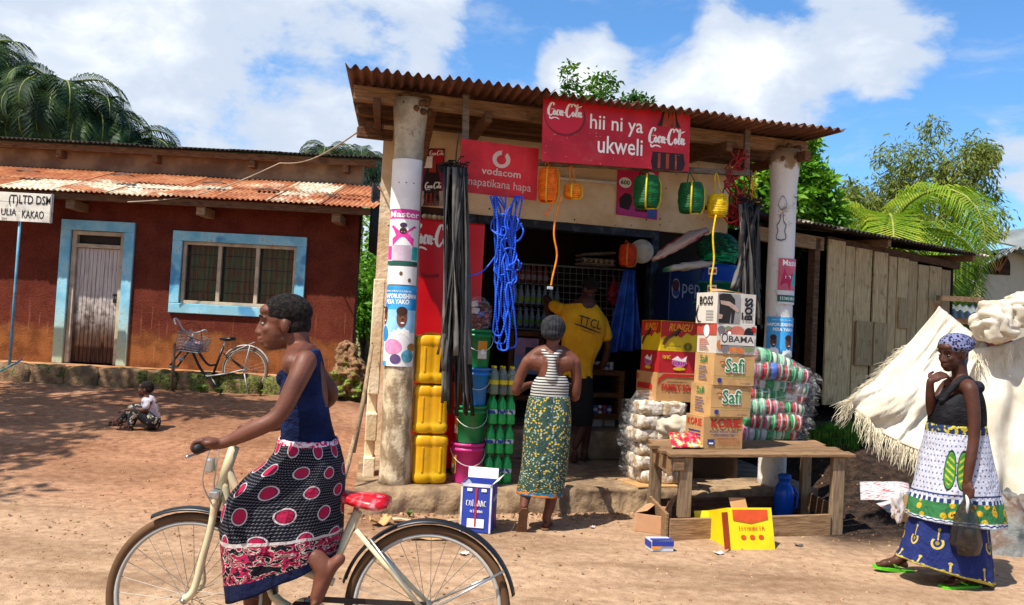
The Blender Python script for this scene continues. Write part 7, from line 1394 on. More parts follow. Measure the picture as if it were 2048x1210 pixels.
# ================================================================ the cyclist
def make_cyclist(sx):
    Y = 3.55; P = lambda px, py, d=0: W(px, py, Y + d); T = thing('person', 'young cyclist in navy vest and dark pink-spotted wrap skirt, riding left', 'person', P(620, 1180)); T.location.z = 0
    hc = P(566, 648); f = V((-1, -.22, -.05)); L, HP, HR = head(hc, f, (.02, 0, 1), 1.0)
    c = lambda *q: ('c', list(q)); gl = sx + V((-.038, -.27, .004)); gr = sx + V((-.038, .27, .004))
    nb = P(604, 716)
    L += [c((P(592, 668), .052), (P(598, 695), .050), (nb, .062)), c((nb + V((.0, -.13, -.02)), .05), (nb, .075), (nb + V((0, .13, -.02)), .05)),
          c((P(606, 735), .085), (P(608, 790), .098), (P(615, 850), .088), (P(630, 920), .105)),
          c((P(612, 722, -.14), .046), (P(592, 765, -.19), .041), (P(556, 832, -.235), .034), (P(505, 860, -.255), .034), (P(452, 884, -.262), .023), (gl + V((.045, 0, .012)), .024)),
          c((P(616, 722, .14), .046), (P(640, 755, .19), .040), (P(662, 792, .22), .034), (P(615, 826, .24), .032), (P(565, 850, .262), .024), (gr + V((.045, 0, .014)), .024))]
    L += grip_hand(gl, (0, 1, 0), (1, 0, .15), 1.0, 1); L += grip_hand(gr, (0, -1, 0), (1, 0, .15), 1.0, 1)
    ank = P(640, 1122, -.13); fd = (P(594, 1200, -.13) - P(648, 1118, -.13)).normalized()
    L += [c((P(632, 938, -.06), .08), (P(565, 968, -.07), .068), (P(496, 1008, -.06), .052), (P(545, 1060, -.08), .050), (P(605, 1102, -.115), .036), (ank, .032))]; L += foot(ank, fd, 1.12, (-.6, 0, .8))
    L += [c((P(632, 938, .06), .08), (P(565, 1000, .07), .068), (P(515, 1060, .07), .05), (P(505, 1140, .1), .046), (P(505, 1230, .13), .034))]; L += foot(P(505, 1235, .13), (-1, 0, -.15))
    figure(T, 'body', L, SK1, .0052, 5); eyes(T, HP, HR)
    hm = figure(T, 'hair', [('e', HP(-.020, 0, .050), (.1030, .0825, .080), HR), ('e', HP(-.05, 0, .0), (.066, .072, .07), HR)], HAIR, .006, 2)
    VST = mat('navy_vest', lambda g: g.mix(g.ss(g.noise(g.pos(), 8, 4), .35, .65), hx('#121a36'), hx('#1d2950')), .9, (lambda g: g.noise(g.scale(g.pos(), (1, 1, 2.2)), 11, 5, .6, .5), .9, .03), spec=.1)
    rows = [(597, 704, 636, 698, .088, 0), (588, 720, 641, 712, .112, 0), (577, 745, 644, 735, .150, 0), (566, 780, 648, 768, .150, 0), (563, 815, 653, 805, .140, 0), (566, 850, 660, 845, .135, 0), (566, 884, 671, 884, .138, 0)]
    rg = rings(Y, rows, 40, .02, 7, 2); L2 = [('l', rg)]
    L2 += [c((P(574, 752, -.07), .035), (P(571, 757), .04), (P(574, 752, .07), .035))]
    figure(T, 'vest', L2, VST, .006, 4)
    def sk(g):
        u, v, fu, fv = lattice(g, 9, 6.5); d = g.m('SQRT', fu * fu / .042 + fv * fv / .082)
        dash = g.ss(g.m('SINE', v * 330), .1, .5) * g.ss(g.m('SINE', u * 640 + g.m('FLOOR', v * 52) * 2.1), -.1, .4); base = g.mix(dash * .75, hx('#0d0d15'), hx('#6f717b'))
        c_ = g.mix(d < 1.17, base, hx('#b3a4a8')); c_ = g.mix(d < .98, c_, hx('#15101a')); c_ = g.mix(d < .88, c_, hx('#9a1c40'))
        n = g.noise(g.scale(g.coord('UV'), (34, 22, 1)), 1, 2, dist=1.2); bd = g.mix(n > .52, hx('#941c40'), hx('#b3a698')); bd = g.mix(n > .565, bd, hx('#15131c')); bd = g.mix(n < .40, bd, hx('#1a1620')); c_ = g.mix(v > .70, c_, bd); c_ = g.mix((v > .685) * (v < .705), c_, hx('#b3aaa6')); c_ = g.mix(v > .90, c_, hx('#141a36')); return g.mix((v < .05), c_, g.mix(n > .5, hx('#b8204e'), hx('#d0c0c0')))
    SKM = mat('spotted_wrap_skirt', sk, .85, (lambda g: g.noise(g.scale(g.pos(), (1, 1, .55)), 7, 4, .5, .8) * 1.0 + g.noise(g.pos(), 60, 3) * .12, .9, .05), spec=.15)
    garment(T, 'skirt', Y, [(563, 872, 672, 878, .145, 0), (545, 912, 684, 922, .165, 0), (492, 955, 688, 960, .175, 0), (454, 1005, 687, 1000, .18, 0), (446, 1065, 683, 1050, .185, 0), (450, 1130, 678, 1085, .19, 0), (458, 1197, 672, 1108, .19, 0)], SKM, .034, 6, 1)
make_cyclist(make_ridden_bike())
# ================================================================ the woman walking on the right
def make_walker():
    Y = 5.66; P = lambda px, py, d=0: W(px, py, Y + d); T = thing('person', 'woman in black vest and printed wraps with spotted headscarf, walking left with a bag', 'person', Wz(1880, 1165, 0)); c = lambda *q: ('c', list(q))
    hc = P(1905, 708); f = V((-1, -.42, -.18)); L, HP, HR = head(hc, f, (.0, 0, 1), 1.0); nb = P(1922, 766)
    hd = P(1932, 980, -.2)
    L += [c((P(1917, 728), .05), (P(1920, 750), .05), (nb, .06)), c((P(1938, 776, -.15), .05), (nb + V((0, 0, -.01)), .07), (P(1896, 772, .15), .048)), c((P(1918, 790), .10), (P(1915, 830), .11), (P(1915, 870), .12)),
          c((P(1940, 778, -.16), .048), (P(1948, 830, -.19), .041), (P(1947, 880, -.20), .034), (P(1940, 925, -.21), .033), (P(1934, 962, -.21), .026)),
          c((P(1893, 776, .15), .048), (P(1874, 805, .12), .042), (P(1866, 826, .06), .036), (P(1861, 800, -.02), .032), (P(1860, 772, -.06), .025), (P(1861, 762, -.07), .024))]
    L += grip_hand(P(1932, 985, -.21), (.5, -1, 0), (.1, 0, 1), 1.0); L += open_hand(P(1861, 762, -.07), (.80, .1, .5), (.6, .5, -.4), .95, 1.0)
    fa, fb = Wz(1800, 1142, 0) + V((0, 0, .1)), Wz(1932, 1174, 0) + V((0, 0, .1))
    L += [c((P(1900, 900, .07), .08), (P(1880, 1000, .06), .06), (fa + V((.07, 0, .18)), .045), (fa + V((.03, 0, .0)), .034)), c((P(1920, 900, -.07), .08), (P(1925, 1020, -.06), .06), (fb + V((.03, 0, .2)), .045), (fb + V((.03, 0, 0)), .034))]
    L += foot(fa, (-1, -.15, .12)); L += foot(fb, (-1, -.25, 0)); figure(T, 'body', L, SK2, .006, 5); eyes(T, HP, HR, 1, True)
    # headscarf
    SCF = mat('spotted_headscarf', lambda g: g.mix(g.ss(g.vor(g.pos(), 55), .50, .42), hx('#6c7096'), hx('#12111c')), .85, (lambda g: g.noise(g.scale(g.pos(), (10, 10, 30)), 3, 4), .6, .02))
    figure(T, 'headscarf', [('e', HP(-.022, 0, .060), (.108, .092, .080), HR), ('e', HP(-.075, 0, .060), (.085, .086, .07), HR), ('e', HP(-.125, .0, .05), (.066, .06, .055), HR), ('c', [(HP(-.10, 0, .0), .035), (HP(-.11, 0, -.05), .022), (HP(-.10, .01, -.085), .012)]), ('c', [(HP(.066, 0, .058), .016), (HP(.03, .072, .050), .016), (HP(-.05, .088, .035), .018)]), ('c', [(HP(.066, 0, .058), .016), (HP(.03, -.072, .050), .016), (HP(-.05, -.088, .035), .018)])], SCF, .006, 2)
    BV = mat('black_vest', lambda g: g.mix(g.ss(g.noise(g.pos(), 8, 4), .35, .65), hx('#151518'), hx('#26262a')), .9, (lambda g: g.noise(g.scale(g.pos(), (1, 1, 2.2)), 11, 5, .6, .5), .9, .03), spec=.1); rows = [(1890, 790, 1950, 770, .145, 0), (1869, 806, 1960, 796, .165, 0), (1863, 830, 1965, 828, .17, 0), (1862, 856, 1963, 858, .17, 0)]; L2 = [('l', rings(Y, rows, 40, .02, 6, 5))]
    L2 += [c((P(1884, 800, -.08), .022), (P(1908, 772, -.10), .022), (P(1930, 756, -.10), .024), (P(1950, 775, -.10), .03)), c((P(1884, 795, .08), .022), (P(1900, 765, .10), .022), (P(1925, 755, .10), .024), (P(1950, 775, .08), .03)), c((P(1950, 778, -.1), .04), (P(1955, 775), .045), (P(1950, 778, .1), .04))]; figure(T, 'vest', L2, BV, .006, 4)
    def low(g):
        u, v, fu, fv = lattice(g, 9, 2.6); d = g.m('SQRT', fu * fu * 14 + (fv - .05) * (fv - .05) * 20); fan = (d < .95) * (fv > -.06); ring = (d > .62) * (d < .95) * (fv > -.06); stem = (g.m('ABSOLUTE', fu) < .03) * (fv > -.38) * (fv < -.05); kn = g.m('SQRT', fu * fu * 60 + (fv + .36) * (fv + .36) * 90) < .5; c_ = hx('#14235c'); m = g.m('MAXIMUM', g.m('MAXIMUM', ring, stem), kn); x = g.mix(m, c_, hx('#b8a24c')); x = g.mix(fan * (d < .3), x, hx('#8c7a30')); return g.mix(v > .955, x, hx('#b0a040'))
    garment(T, 'lower_wrap', Y, [(1838, 990, 1965, 995, .16, 0), (1826, 1030, 1970, 1040, .17, 0), (1812, 1080, 1974, 1100, .18, 0), (1797, 1112, 1984, 1166, .19, 0)], mat('navy_wrap', low, .85, (lambda g: g.noise(g.scale(g.pos(), (1, 1, .55)), 7, 4, .5, .8) * 1.0 + g.noise(g.pos(), 60, 3) * .12, .9, .05)), .05, 8, 2)
    def upc(g):
        u, v, fu, fv = lattice(g, 46, 22); x = g.mix((fu * fu + fv * fv) < .035, hx('#b0b2c0'), hx('#5a6078'))
        du, dv = (u - .695) * 4.6, (v - .40) * 1.95
        for s in (-1, 1):
            a = du * 1.0 - .13 * s; q = g.m('SQRT', a * a / .0125 + dv * dv / .085); x = g.mix(q < 1.12, x, hx('#15201a')); x = g.mix(q < 1.0, x, hx('#3f7a2a')); x = g.mix((q < .8) * (g.m('SINE', dv * 62 + a * 40 * s) > .3), x, hx('#a3ac3a'))
        q = g.m('SQRT', (u - .97) * (u - .97) * 1500 + dv * dv / .085); x = g.mix(q < 1, x, hx('#2c4a24'))
        y = v; n = g.vor(g.scale(g.coord('UV'), (30, 9, 1)), 1.0); fl = g.ss(n, .42, .34); gb = g.mix(fl, hx('#2d6a3c'), hx('#c09a1e')); gb = g.mix(n < .12, gb, hx('#4a3a14')); x = g.mix((y > .68) * (y < .90), x, gb)
        nb_ = (y > .90); wv = g.m('SINE', u * 190) * .012; tr = (g.m('ABSOLUTE', y - .935 - wv) < .014); x = g.mix(nb_, x, g.mix(tr, hx('#bcc2c8'), hx('#1e3260'))); x = g.mix((y > .64) * (y < .68), x, g.mix(g.m('SINE', u * 230) > .2, hx('#1e3260'), hx('#bcc2c8'))); x = g.mix((y > .598) * (y < .612), x, hx('#1e3260'))
        return g.mix(y < .10, x, g.mix(g.noise(g.scale(g.coord('UV'), (26, 12, 1)), 1, 2) > .52, hx('#1a2a52'), hx('#a89c34')))
    garment(T, 'upper_wrap', Y, [(1861, 846, 1963, 850, .175, 0), (1850, 895, 1972, 900, .19, 0), (1836, 955, 1985, 962, .20, 0), (1823, 1005, 1997, 1015, .21, 0), (1818, 1030, 2003, 1052, .215, 0)], mat('leaf_print_wrap', upc, .85, (lambda g: g.noise(g.scale(g.pos(), (1, 1, .55)), 7, 4, .5, .8) * 1.0 + g.noise(g.pos(), 60, 3) * .12, .9, .05)), .042, 7, 4)
    FF = M('lime_rubber', '#57b81e', .5, .1); 
    for a, d in ((fa, V((-1, -.15, .12))), (fb, V((-1, -.25, 0)))):
        d = d.normalized(); s = V((d.y, -d.x, 0)).normalized(); o = a + V((0, 0, -.088)); b = MB(); prof = [(-.10, .026), (-.06, .037), (.0, .036), (.06, .040), (.12, .046), (.17, .040), (.195, .022)]
        top = [o + d * x + s * w for x, w in prof] + [o + d * x - s * w for x, w in reversed(prof)]; n = len(top); b.add([p + V((0, 0, .004)) for p in top] + [p - V((0, 0, .016)) for p in top], [tuple(range(n)), tuple(reversed(range(n, 2 * n)))] + [(i, n + i, n + (i + 1) % n, (i + 1) % n) for i in range(n)]); fo = b.build('flip_flop', FF, T)
        b = MB(); [b.tube([o + d * .135 + V((0, 0, .004)), o + d * .10 + s * .022 * q + V((0, 0, .045)), o + d * .02 + s * .037 * q + V((0, 0, .01))], .006, 6) for q in (-1, 1)]; b.build('strap', FF, fo, smooth=True)
    # carrier bag hanging from her hand
    o = P(1933, 985, -.21); B = thing('carrier_bag', 'thin dark see-through plastic bag hanging from the walking woman\'s hand', 'bag', o); b = MB(); PB = mat('dark_film', lambda g: hx('#2a2622'), .2, alpha=lambda g: g.ss(g.noise(g.scale(g.pos(), (9, 9, 3)), 2, 4), .25, .7) * .4 + .5, spec=.6)
    pr_ = [(0, .012, .012), (.05, .022, .02), (.10, .05, .035), (.16, .07, .05), (.24, .085, .065), (.32, .09, .07), (.385, .075, .06), (.40, .03, .02)]
    b.loft([[o + V((.0 + .02 * z + rx_ * math.cos(a * .2094) * (1 + .12 * math.sin(a * 1.3 + z * 9)), ry_ * math.sin(a * .2094), -z)) for a in range(30)] for z, rx_, ry_ in pr_], True, False); b.build('bag', PB, B, smooth=True)
    b = MB(); b.tube([o, o + V((-.005, -.03, -.06)), o + V((-.012, -.03, -.13))], .010, 7); b.build('white_handle', M('white_film2', '#c9cfc6', .4), B, smooth=True)
    rr = random.Random(2); [MB().ell(o + V((rr.uniform(-.03, .05), rr.uniform(-.02, .02), -.36 + .035 * k)), (.035, .03, .028), None, 10).build('contents', M('bag_contents', '#4a3020', .7, .3, 20), B, smooth=True) for k in range(4)]
make_walker()
# ================================================================ customer seen from behind
def make_customer():
    Y = 6.62; P = lambda px, py, d=0: W(px, py, Y + d); T = thing('person', 'customer seen from behind in striped racer-back vest, dark cap and flowered wrap', 'person', Wz(1085, 1055, 0)); c = lambda *q: ('c', list(q))
    hc = P(1107, 664); L, HP, HR = head(hc, (.25, 1, .0), (0, 0, 1), .98); nb = P(1101, 704)
    L += [c((P(1106, 678), .048), (P(1104, 692), .048), (nb, .055)), c((P(1060, 718), .046), (P(1080, 706), .055), (nb, .06), (P(1124, 706), .055), (P(1146, 720), .046)), c((P(1102, 722), .105), (P(1100, 750), .10), (P(1097, 780), .10), (P(1094, 820), .115)), c((P(1068, 722), .07), (P(1100, 730), .08), (P(1136, 724), .07)),
          c((P(1056, 722), .047), (P(1042, 750, .02), .042), (P(1032, 782, .05), .036), (P(1044, 775, .20), .032), (P(1062, 768, .32), .025)), c((P(1149, 724), .047), (P(1153, 755, .02), .042), (P(1150, 794, .05), .036), (P(1143, 780, .2), .032), (P(1135, 770, .32), .025))]
    L += open_hand(P(1062, 768, .32), (.2, .9, .1), (0, 0, -1), .9, .6); L += open_hand(P(1135, 770, .32), (-.2, .9, .1), (0, 0, -1), .9, .6, -1)
    la, ra = P(1047, 1015, -.12), P(1093, 1040, .02); ra.z = .085
    L += [c((P(1075, 860), .085), (P(1062, 940, -.02), .06), (P(1053, 985, -.06), .046), (la, .032)), c((P(1110, 860), .085), (P(1106, 950), .062), (P(1102, 1000, .02), .045), (ra, .033))]
    L += foot(la, (-.05, .35, -.95), 1, (0, 1, .3)); L += foot(ra, (.15, 1, 0)); figure(T, 'body', L, SK1, .006, 5)
    CAP = mat('grey_knit_cap', lambda g: g.mix(g.ss(g.noise(g.pos(), 30, 4), .35, .65), hx('#121216'), hx('#2a2a30')), .9, (lambda g: g.m('SINE', g.sep(g.pos())[0] * 260 + g.noise(g.pos(), 20) * 3), .4, .006))
    figure(T, 'cap', [('e', HP(-.02, 0, .035), (.112, .100, .100), HR), ('e', HP(-.04, 0, -.01), (.092, .090, .06), HR)], CAP, .007, 2)
    ST = mat('striped_vest', lambda g: g.mix(g.ss(g.m('SINE', g.sep(g.pos())[2] * 290 + g.noise(g.pos(), 7) * 2.0), -.3, .5), hx('#b5b3ab'), hx('#26262a')), .85)
    L2 = [('l', rings(Y, [(1074, 752, 1132, 752, .115, 0), (1064, 768, 1138, 768, .125, 0), (1060, 790, 1137, 790, .122, 0), (1058, 812, 1138, 812, .128, 0)], 40)), c((P(1103, 757, -.09), .055), (P(1104, 735, -.10), .034), (P(1103, 716, -.085), .036)), c((P(1103, 722, -.08), .03), (P(1088, 704, -.05), .022), (P(1080, 702, .02), .022), (P(1080, 720, .09), .022)), c((P(1103, 722, -.08), .03), (P(1118, 704, -.05), .022), (P(1126, 702, .02), .022), (P(1126, 720, .09), .022)), c((P(1080, 722, .09), .03), (P(1102, 745, .10), .06), (P(1126, 722, .09), .03))]
    figure(T, 'vest', L2, ST, .006, 4)
    def fl(g):
        q = g.scale(g.coord('UV'), (64, 62, 1)); n = g.vor(q, 1.0, out='Color'); r, gg, b_ = g.sep(n); x = g.mix(r > .36, hx('#1f3f2e'), hx('#98a493')); x = g.mix(gg > .66, x, hx('#22305a')); x = g.mix(b_ > .82, x, hx('#c7a02c')); x = g.mix(g.ss(g.vor(q, 1.0), .36, .5), x, hx('#2c4638')); v = g.sep(g.coord('UV'))[1]; m = g.noise(g.scale(g.coord('UV'), (9, 8, 1)), 1, 2)
        return g.mix(v > .90, x, g.mix(m > .5, hx('#1a5f80'), hx('#c46a1a')))
    garment(T, 'wrap_skirt', Y, [(1058, 792, 1139, 792, .128, 0), (1050, 835, 1142, 835, .15, 0), (1046, 890, 1139, 892, .15, 0), (1043, 935, 1134, 940, .145, 0), (1037, 965, 1128, 972, .145, 0), (1033, 985, 1124, 992, .15, 0)], mat('flower_wrap', fl, .85, (lambda g: g.noise(g.scale(g.pos(), (1, 1, .55)), 7, 4, .5, .8) * 1.0 + g.noise(g.pos(), 60, 3) * .12, .9, .05)), .025, 9, 3)
    b = MB(); FS = M('dark_sandal', '#6b4a32', .7); o = ra + V((.0, .0, -.085)); d = V((.15, 1, 0)).normalized(); s = V((d.y, -d.x, 0))
    for oo, dd, ss_ in ((o, d, s), (la + V((0, -.062, -.075)), V((-.05, .35, -.95)).normalized(), V((1, 0, 0)))):
        b = MB(); u = ss_.cross(dd).normalized(); prof = [(-.09, .02), (-.06, .034), (.0, .033), (.06, .037), (.12, .042), (.16, .036), (.185, .018)]; top = [oo + dd * x + ss_ * w for x, w in prof] + [oo + dd * x - ss_ * w for x, w in reversed(prof)]; n = len(top)
        b.add([p + u * .012 for p in top] + top, [tuple(range(n)), tuple(reversed(range(n, 2 * n)))] + [(i, n + i, n + (i + 1) % n, (i + 1) % n) for i in range(n)]); b.build('sandal', FS, T)
make_customer()
# ================================================================ shopkeeper in the doorway
def make_keeper():
    Y = 8.72; P = lambda px, py, d=0: W(px, py, Y + d); T = thing('person', 'man in yellow T-shirt with black lettering, leaning into the doorway', 'person', P(1160, 905)); T.location.z = FLZ; c = lambda *q: ('c', list(q))
    hc = P(1180, 578, .05); L, HP, HR = head(hc, (-.5, .9, -.1), (0, 0, 1), 1.0); nb = P(1172, 612)
    L += [c((P(1178, 592), .05), (nb, .06)), c((P(1125, 625), .05), (nb, .08), (P(1203, 645), .05)), c((nb, .12), (P(1165, 680), .13), (P(1152, 745), .13), (P(1150, 790), .13)), c((P(1125, 622), .05), (P(1105, 612, .12), .042), (P(1092, 596, .3), .035), (P(1098, 640, .42), .03), (P(1100, 660, .45), .025)), c((P(1204, 648), .05), (P(1216, 690, .05), .042), (P(1205, 730, .15), .036), (P(1185, 735, .35), .026)), c((P(1140, 790), .095), (P(1158, 830, .02), .07), (P(1162, 860), .05), (P(1150, 893), .034)), c((P(1168, 790), .095), (P(1172, 835, .1), .07), (P(1172, 870, .14), .05), (P(1170, 896, .16), .034))]
    L += open_hand(P(1100, 660, .45), (0, .2, -1), (0, 1, 0), 1, .5); L += open_hand(P(1185, 735, .35), (-.6, .6, -.2), (0, 0, -1), 1, .5); fa = P(1150, 893); fa.z = FLZ + .085; fb = P(1170, 893, .16); fb.z = FLZ + .085; L += foot(fa, (.1, 1, 0)); L += foot(fb, (.2, 1, 0)); figure(T, 'body', L, SK2, .007, 4)
    figure(T, 'hair', [('e', HP(-.018, 0, .04), (.103, .084, .088), HR)], HAIR, .008, 1)
    YS = mat('yellow_cotton', lambda g: g.mix(g.ss(g.noise(g.pos(), 6, 4), .35, .65), hx('#c98a06'), hx('#dba012')), .85, (lambda g: g.noise(g.scale(g.pos(), (6, 6, 2)), 4, 5), .6, .03))
    L2 = [('l', rings(Y, [(1128, 608, 1192, 606, .10, 0), (1116, 628, 1212, 640, .15, 0), (1122, 670, 1207, 680, .165, 0), (1120, 710, 1192, 715, .165, 0), (1116, 735, 1185, 735, .165, 0), (1113, 752, 1184, 757, .17, 0)], 44, .04, 6, 3)), c((P(1122, 620), .07), (P(1108, 612, .08), .062)), c((P(1202, 642), .07), (P(1213, 672, .02), .064))]; figure(T, 't_shirt', L2, YS, .007, 4)
    sf = flat(P(1150, 645, -.185), P(1207, 655, -.185) - P(1150, 645, -.185), V((-.02, .0, .18))); 
    O = P(1152, 660, -.19); U = P(1200, 674, -.19) - O; Vv = P(1158, 622, -.19) - O; sf = flat(O, U, Vv); INK = BLK()
    txt(T, 'TTCL', INK, sf, (.05, .35, .98, .82), off=.01, lift=.004); stroke_mesh([[(-.1, .30, .05), (.3, .28, .09), (.7, .22, .08), (1.0, .2, .04)], [(.2, .1, .03), (.8, .06, .03)]], sf, .004).build('lettering', INK, T)
    garment(T, 'shorts', Y, [(1113, 748, 1184, 752, .16, 0), (1118, 790, 1186, 792, .155, 0), (1132, 825, 1186, 828, .14, .03), (1140, 850, 1184, 850, .12, .05)], M('black_shorts', '#121214', .85, .2, 8), .03, 6, 1)
make_keeper()
# ================================================================ child on the ground
def make_child():
    g0 = Wz(275, 856, .22); g0.z = ground_z(g0.x, g0.y); Y = g0.y; P = lambda px, py, d=0: W(px, py, Y + d); T = thing('person', 'small child in pale shirt and dark trousers sitting on the ground', 'person', (g0.x, Y, g0.z)); c = lambda *q: ('c', list(q)); k = .74; gz = g0.z
    hc = P(291, 779); L, HP, HR = head(hc, (-1, -.1, .02), (0, 0, 1), k); nb = P(297, 797)
    def G(q, h): q = V(q); q.z = max(q.z, gz + h); return q
    L += [c((P(296, 787), .034), (nb, .038)), c((nb + V((0, -.085, -.02)), .036), (nb, .05), (nb + V((0, .085, -.02)), .036)), c((P(300, 806), .075), (P(304, 825), .08), (P(306, 843), .085)), c((P(299, 804, -.1), .034), (P(289, 820, -.13), .030), (P(270, 818, -.12), .024), (P(256, 820, -.11), .02)), c((P(296, 804, .1), .034), (P(268, 815, .12), .028), (P(244, 832, .1), .022)),
          c((G(P(303, 843, -.07), .07), .068), (P(276, 822, -.09), .056), (P(268, 828, -.09), .05), (G(P(263, 846, -.1), .08), .036), (G(P(258, 851, -.1), .06), .028)), c((G(P(300, 842, .07), .07), .066), (P(270, 818, .08), .055), (P(262, 824, .08), .048), (G(P(246, 840, .08), .08), .034), (G(P(238, 846, .08), .06), .028))]
    L += foot(G(P(258, 850, -.1), .062), (-1, -.1, 0), .72); L += foot(G(P(236, 844, .08), .062), (-1, 0, 0), .72); L += open_hand(P(256, 820, -.11), (-1, 0, -.1), (0, 0, -1), .7, .6); L += open_hand(P(244, 832, .1), (-.7, 0, -.6), (0, 0, -1), .7, .6); figure(T, 'body', L, SK2, .006, 4); eyes(T, HP, HR, k)
    figure(T, 'hair', [('e', HP(-.020, 0, .046), (.101 * k, .083 * k, .087 * k), HR), ('e', HP(-.05, 0, .01), (.07 * k, .076 * k, .06 * k), HR)], HAIR, .006, 2)
    WS = mat('pale_shirt', lambda g: g.mix(g.ss(g.noise(g.pos(), 14, 4), .45, .6), hx('#b7aeb0'), hx('#8d8f9c')), .85); figure(T, 'shirt', [c((P(298, 802), .078), (P(301, 818), .088), (P(304, 838), .094)), c((P(298, 803, -.09), .046), (P(292, 814, -.125), .04)), c((P(297, 803, .09), .046), (P(286, 810, .12), .04)), c((nb + V((0, -.08, -.02)), .042), (nb + V((0, 0, -.03)), .05), (nb + V((0, .08, -.02)), .042))], WS, .006, 3)
    DT = mat('patterned_trousers', lambda g: g.mix(g.ss(g.noise(g.pos(), 16, 3), .56, .6), hx('#17171c'), hx('#a39c86')), .85); figure(T, 'trousers', [c((G(P(305, 845), .085), .094), (G(P(304, 847), .085), .09)), c((G(P(303, 843, -.07), .07), .078), (P(276, 822, -.09), .065), (P(268, 829, -.09), .058), (G(P(263, 845, -.1), .08), .046)), c((G(P(300, 842, .07), .07), .076), (P(270, 818, .08), .064), (P(262, 825, .08), .056), (G(P(248, 838, .08), .08), .044))], DT, .006, 3)
    SD = M('brown_sandal', '#3a2018', .6, .3, 30)
    for q in (G(P(258, 850, -.1), .062), G(P(236, 844, .08), .062)): b = MB(); o = q + V((-.04, 0, -.055)); b.box(o, (.17, .065, .016)); [b.tube([o + V((x, -.034, 0)), o + V((x, -.02, .045)), o + V((x, .02, .045)), o + V((x, .034, 0))], .008, 6) for x in (-.045, .0, .05)]; b.build('sandal', SD, T)
make_child()
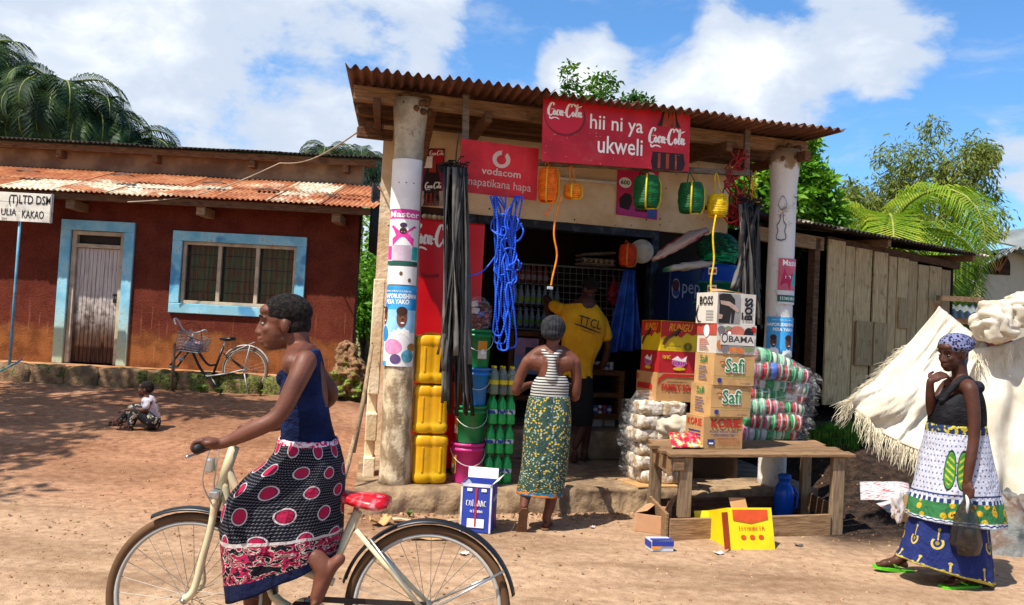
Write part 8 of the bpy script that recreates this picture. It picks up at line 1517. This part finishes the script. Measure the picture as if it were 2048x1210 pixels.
# ================================================================ parked bicycle with basket
def make_parked_bike():
    Y = 12.25; P = lambda px, py, d=0: W(px, py, Y + d); r = .335; rh = P(490, 744); z = ground_z(rh.x, rh.y); rh.z = z + r; T = thing('parked_bicycle', 'parked black city bicycle with wire basket, standing before the red house', 'bicycle', (rh.x - .5, Y, z))
    ax = V((0, 1, 0)); fax = V((.93, .36, 0)); fh = P(346, 742, -.1); fh.z = ground_z(fh.x, fh.y) + r; TY = M('dusty_tyre', '#6b5844', .85, .2, 8); RM = M('dull_rim', '#a9a59c', .4, .15); CR = M('dull_chrome', '#a9aaaa', .35, .1, 9)
    wheel(T, rh, r, ax, TY, RM); wheel(T, fh, r, fax, TY, RM); fender(T, rh, r + .015, ax, 20, 150, CR, .026)
    def tb(name, pts, rr_, m=BLKP): b = MB(); b.tube([V(q) for q in (spline(pts, 5) if len(pts) > 2 else pts)], rr_, 10); return b.build(name, m, T, smooth=True)
    crown = P(372, 700, -.04); bb = P(425, 752)
    for s in (-1, 1): tb('fork_blade', [crown + fax * .05 * s, fh + fax * .055 * s], .013)
    tb('head_tube', [P(384, 676), crown], .02); tb('down_tube', [P(380, 690), P(396, 728), P(410, 748), bb], .019); tb('top_tube', [P(386, 684), P(402, 712), P(418, 730), P(434, 728)], .016); tb('seat_tube', [P(447, 692), bb], .017); tb('seat_post', [P(452, 680), P(447, 694)], .013, CR)
    for s in (-1, 1): tb('seat_stay', [P(446, 706, .02 * s), rh + V((0, .06 * s, 0))], .009); tb('chain_stay', [bb + V((0, .03 * s, 0)), rh + V((0, .06 * s, 0))], .01); tb('rack_stay', [P(500, 690, .06 * s), rh + V((0, .065 * s, 0))], .006, CR)
    b = MB(); b.tube([bb + V((-.07, -.07, .01)), bb + V((-.03, -.07, .0)), bb.lerp(rh, .5) + V((0, -.07, -.005)), rh + V((-.02, -.07, 0)), rh + V((.03, -.07, 0))], [.03, .055, .045, .038, .02], 12, True, 0, .25, (0, 0, 1)); b.build('chain_guard', CR, T, smooth=True)
    b = MB(); b.loft([[P(px, 678) + V((0, hw * math.cos(a * .524), hh * math.sin(a * .524))) for a in range(12)] for px, hw, hh in ((440, .02, .015), (450, .05, .03), (462, .095, .035), (469, .07, .025))]); b.build('saddle', M('black_saddle', '#17181c', .35), T, smooth=True)
    b = MB(); 
    for s in (-1, 0, 1): b.tube([P(462, 706, .055 * s), P(482, 696, .055 * s), P(510, 684, .055 * s)], .006, 6)
    for u in (.3, .6, .95): p = P(lerp(462, 510, u), lerp(706, 684, u)); b.tube([p - V((0, .06, 0)), p + V((0, .06, 0))], .005, 6)
    b.build('rear_rack', CR, T, smooth=True); hb = P(388, 662)
    tb('handlebar', [P(352, 650, -.22), P(349, 638, -.2), P(356, 640, -.16), P(366, 658, -.1), P(380, 667, 0), P(396, 665, .1), P(411, 660, .2), P(415, 668, .25)], .012, CR); tb('stem', [P(386, 668), P(384, 680)], .014, CR); tb('brake_cable', [P(366, 650, -.1), P(385, 645), P(402, 662), P(400, 690)], .004); tb('stand', [rh + V((0, -.07, 0)), V((P(500, 790).x, Y - .1, z + .01))], .009, CR)
    ped = bb + V((.10, -.12, -.12)); tb('crank', [bb + V((0, -.08, 0)), ped], .009, CR); b = MB(); b.box(ped, (.08, .07, .022)); b.build('pedal', BLKP, T); b = MB(); b.ell(P(362, 718, -.08), (.04, .035, .035)); b.build('head_lamp', CR, T, smooth=True)
    # basket
    a, b2, c2, d2 = P(356, 662, -.14), P(402, 682, -.10), P(396, 706, -.10), P(349, 700, -.14); dp = V((.05, .26, .02)); WR = M('basket_wire', '#7d8084', .5, .15); b = MB()
    for i in range(9): u = i / 8; b.tube([d2.lerp(c2, u), a.lerp(b2, u)], .004, 4); b.tube([d2.lerp(c2, u) + dp, a.lerp(b2, u) + dp], .004, 4); b.tube([d2.lerp(c2, u), d2.lerp(c2, u) + dp], .004, 4)
    for i in range(7): v = i / 6; b.tube([d2.lerp(a, v), c2.lerp(b2, v), c2.lerp(b2, v) + dp, d2.lerp(a, v) + dp, d2.lerp(a, v)], .004 if 0 < i < 6 else .008, 4)
    for s0 in (0, 1):
        for i in range(6): v = i / 5; p, q = (d2, a) if s0 == 0 else (c2, b2); b.tube([p + dp * v, q + dp * v], .004, 4)
    b.build('basket', WR, T)
    m = (d2 + c2) / 2 + dp * .5 + V((.02, 0, .07)); B = MB(); B.grid(lambda u, v: (lambda a_, e: m + V((math.cos(e) * math.cos(a_) * .15, math.cos(e) * math.sin(a_) * .10, math.sin(e) * .075)) * (1 + .25 * nz((math.cos(a_) * 2, math.sin(a_) * 2, e * 2), 1.5)))(u * 6.283, math.pi * (v - .5)), 26, 14); tag(B.build('cloth', M('pinkish_cloth', '#a98a92', .85, .3, 25), smooth=True, weld=True), 'folded pinkish cloth lying in the parked bicycle\'s basket', 'cloth')
make_parked_bike()
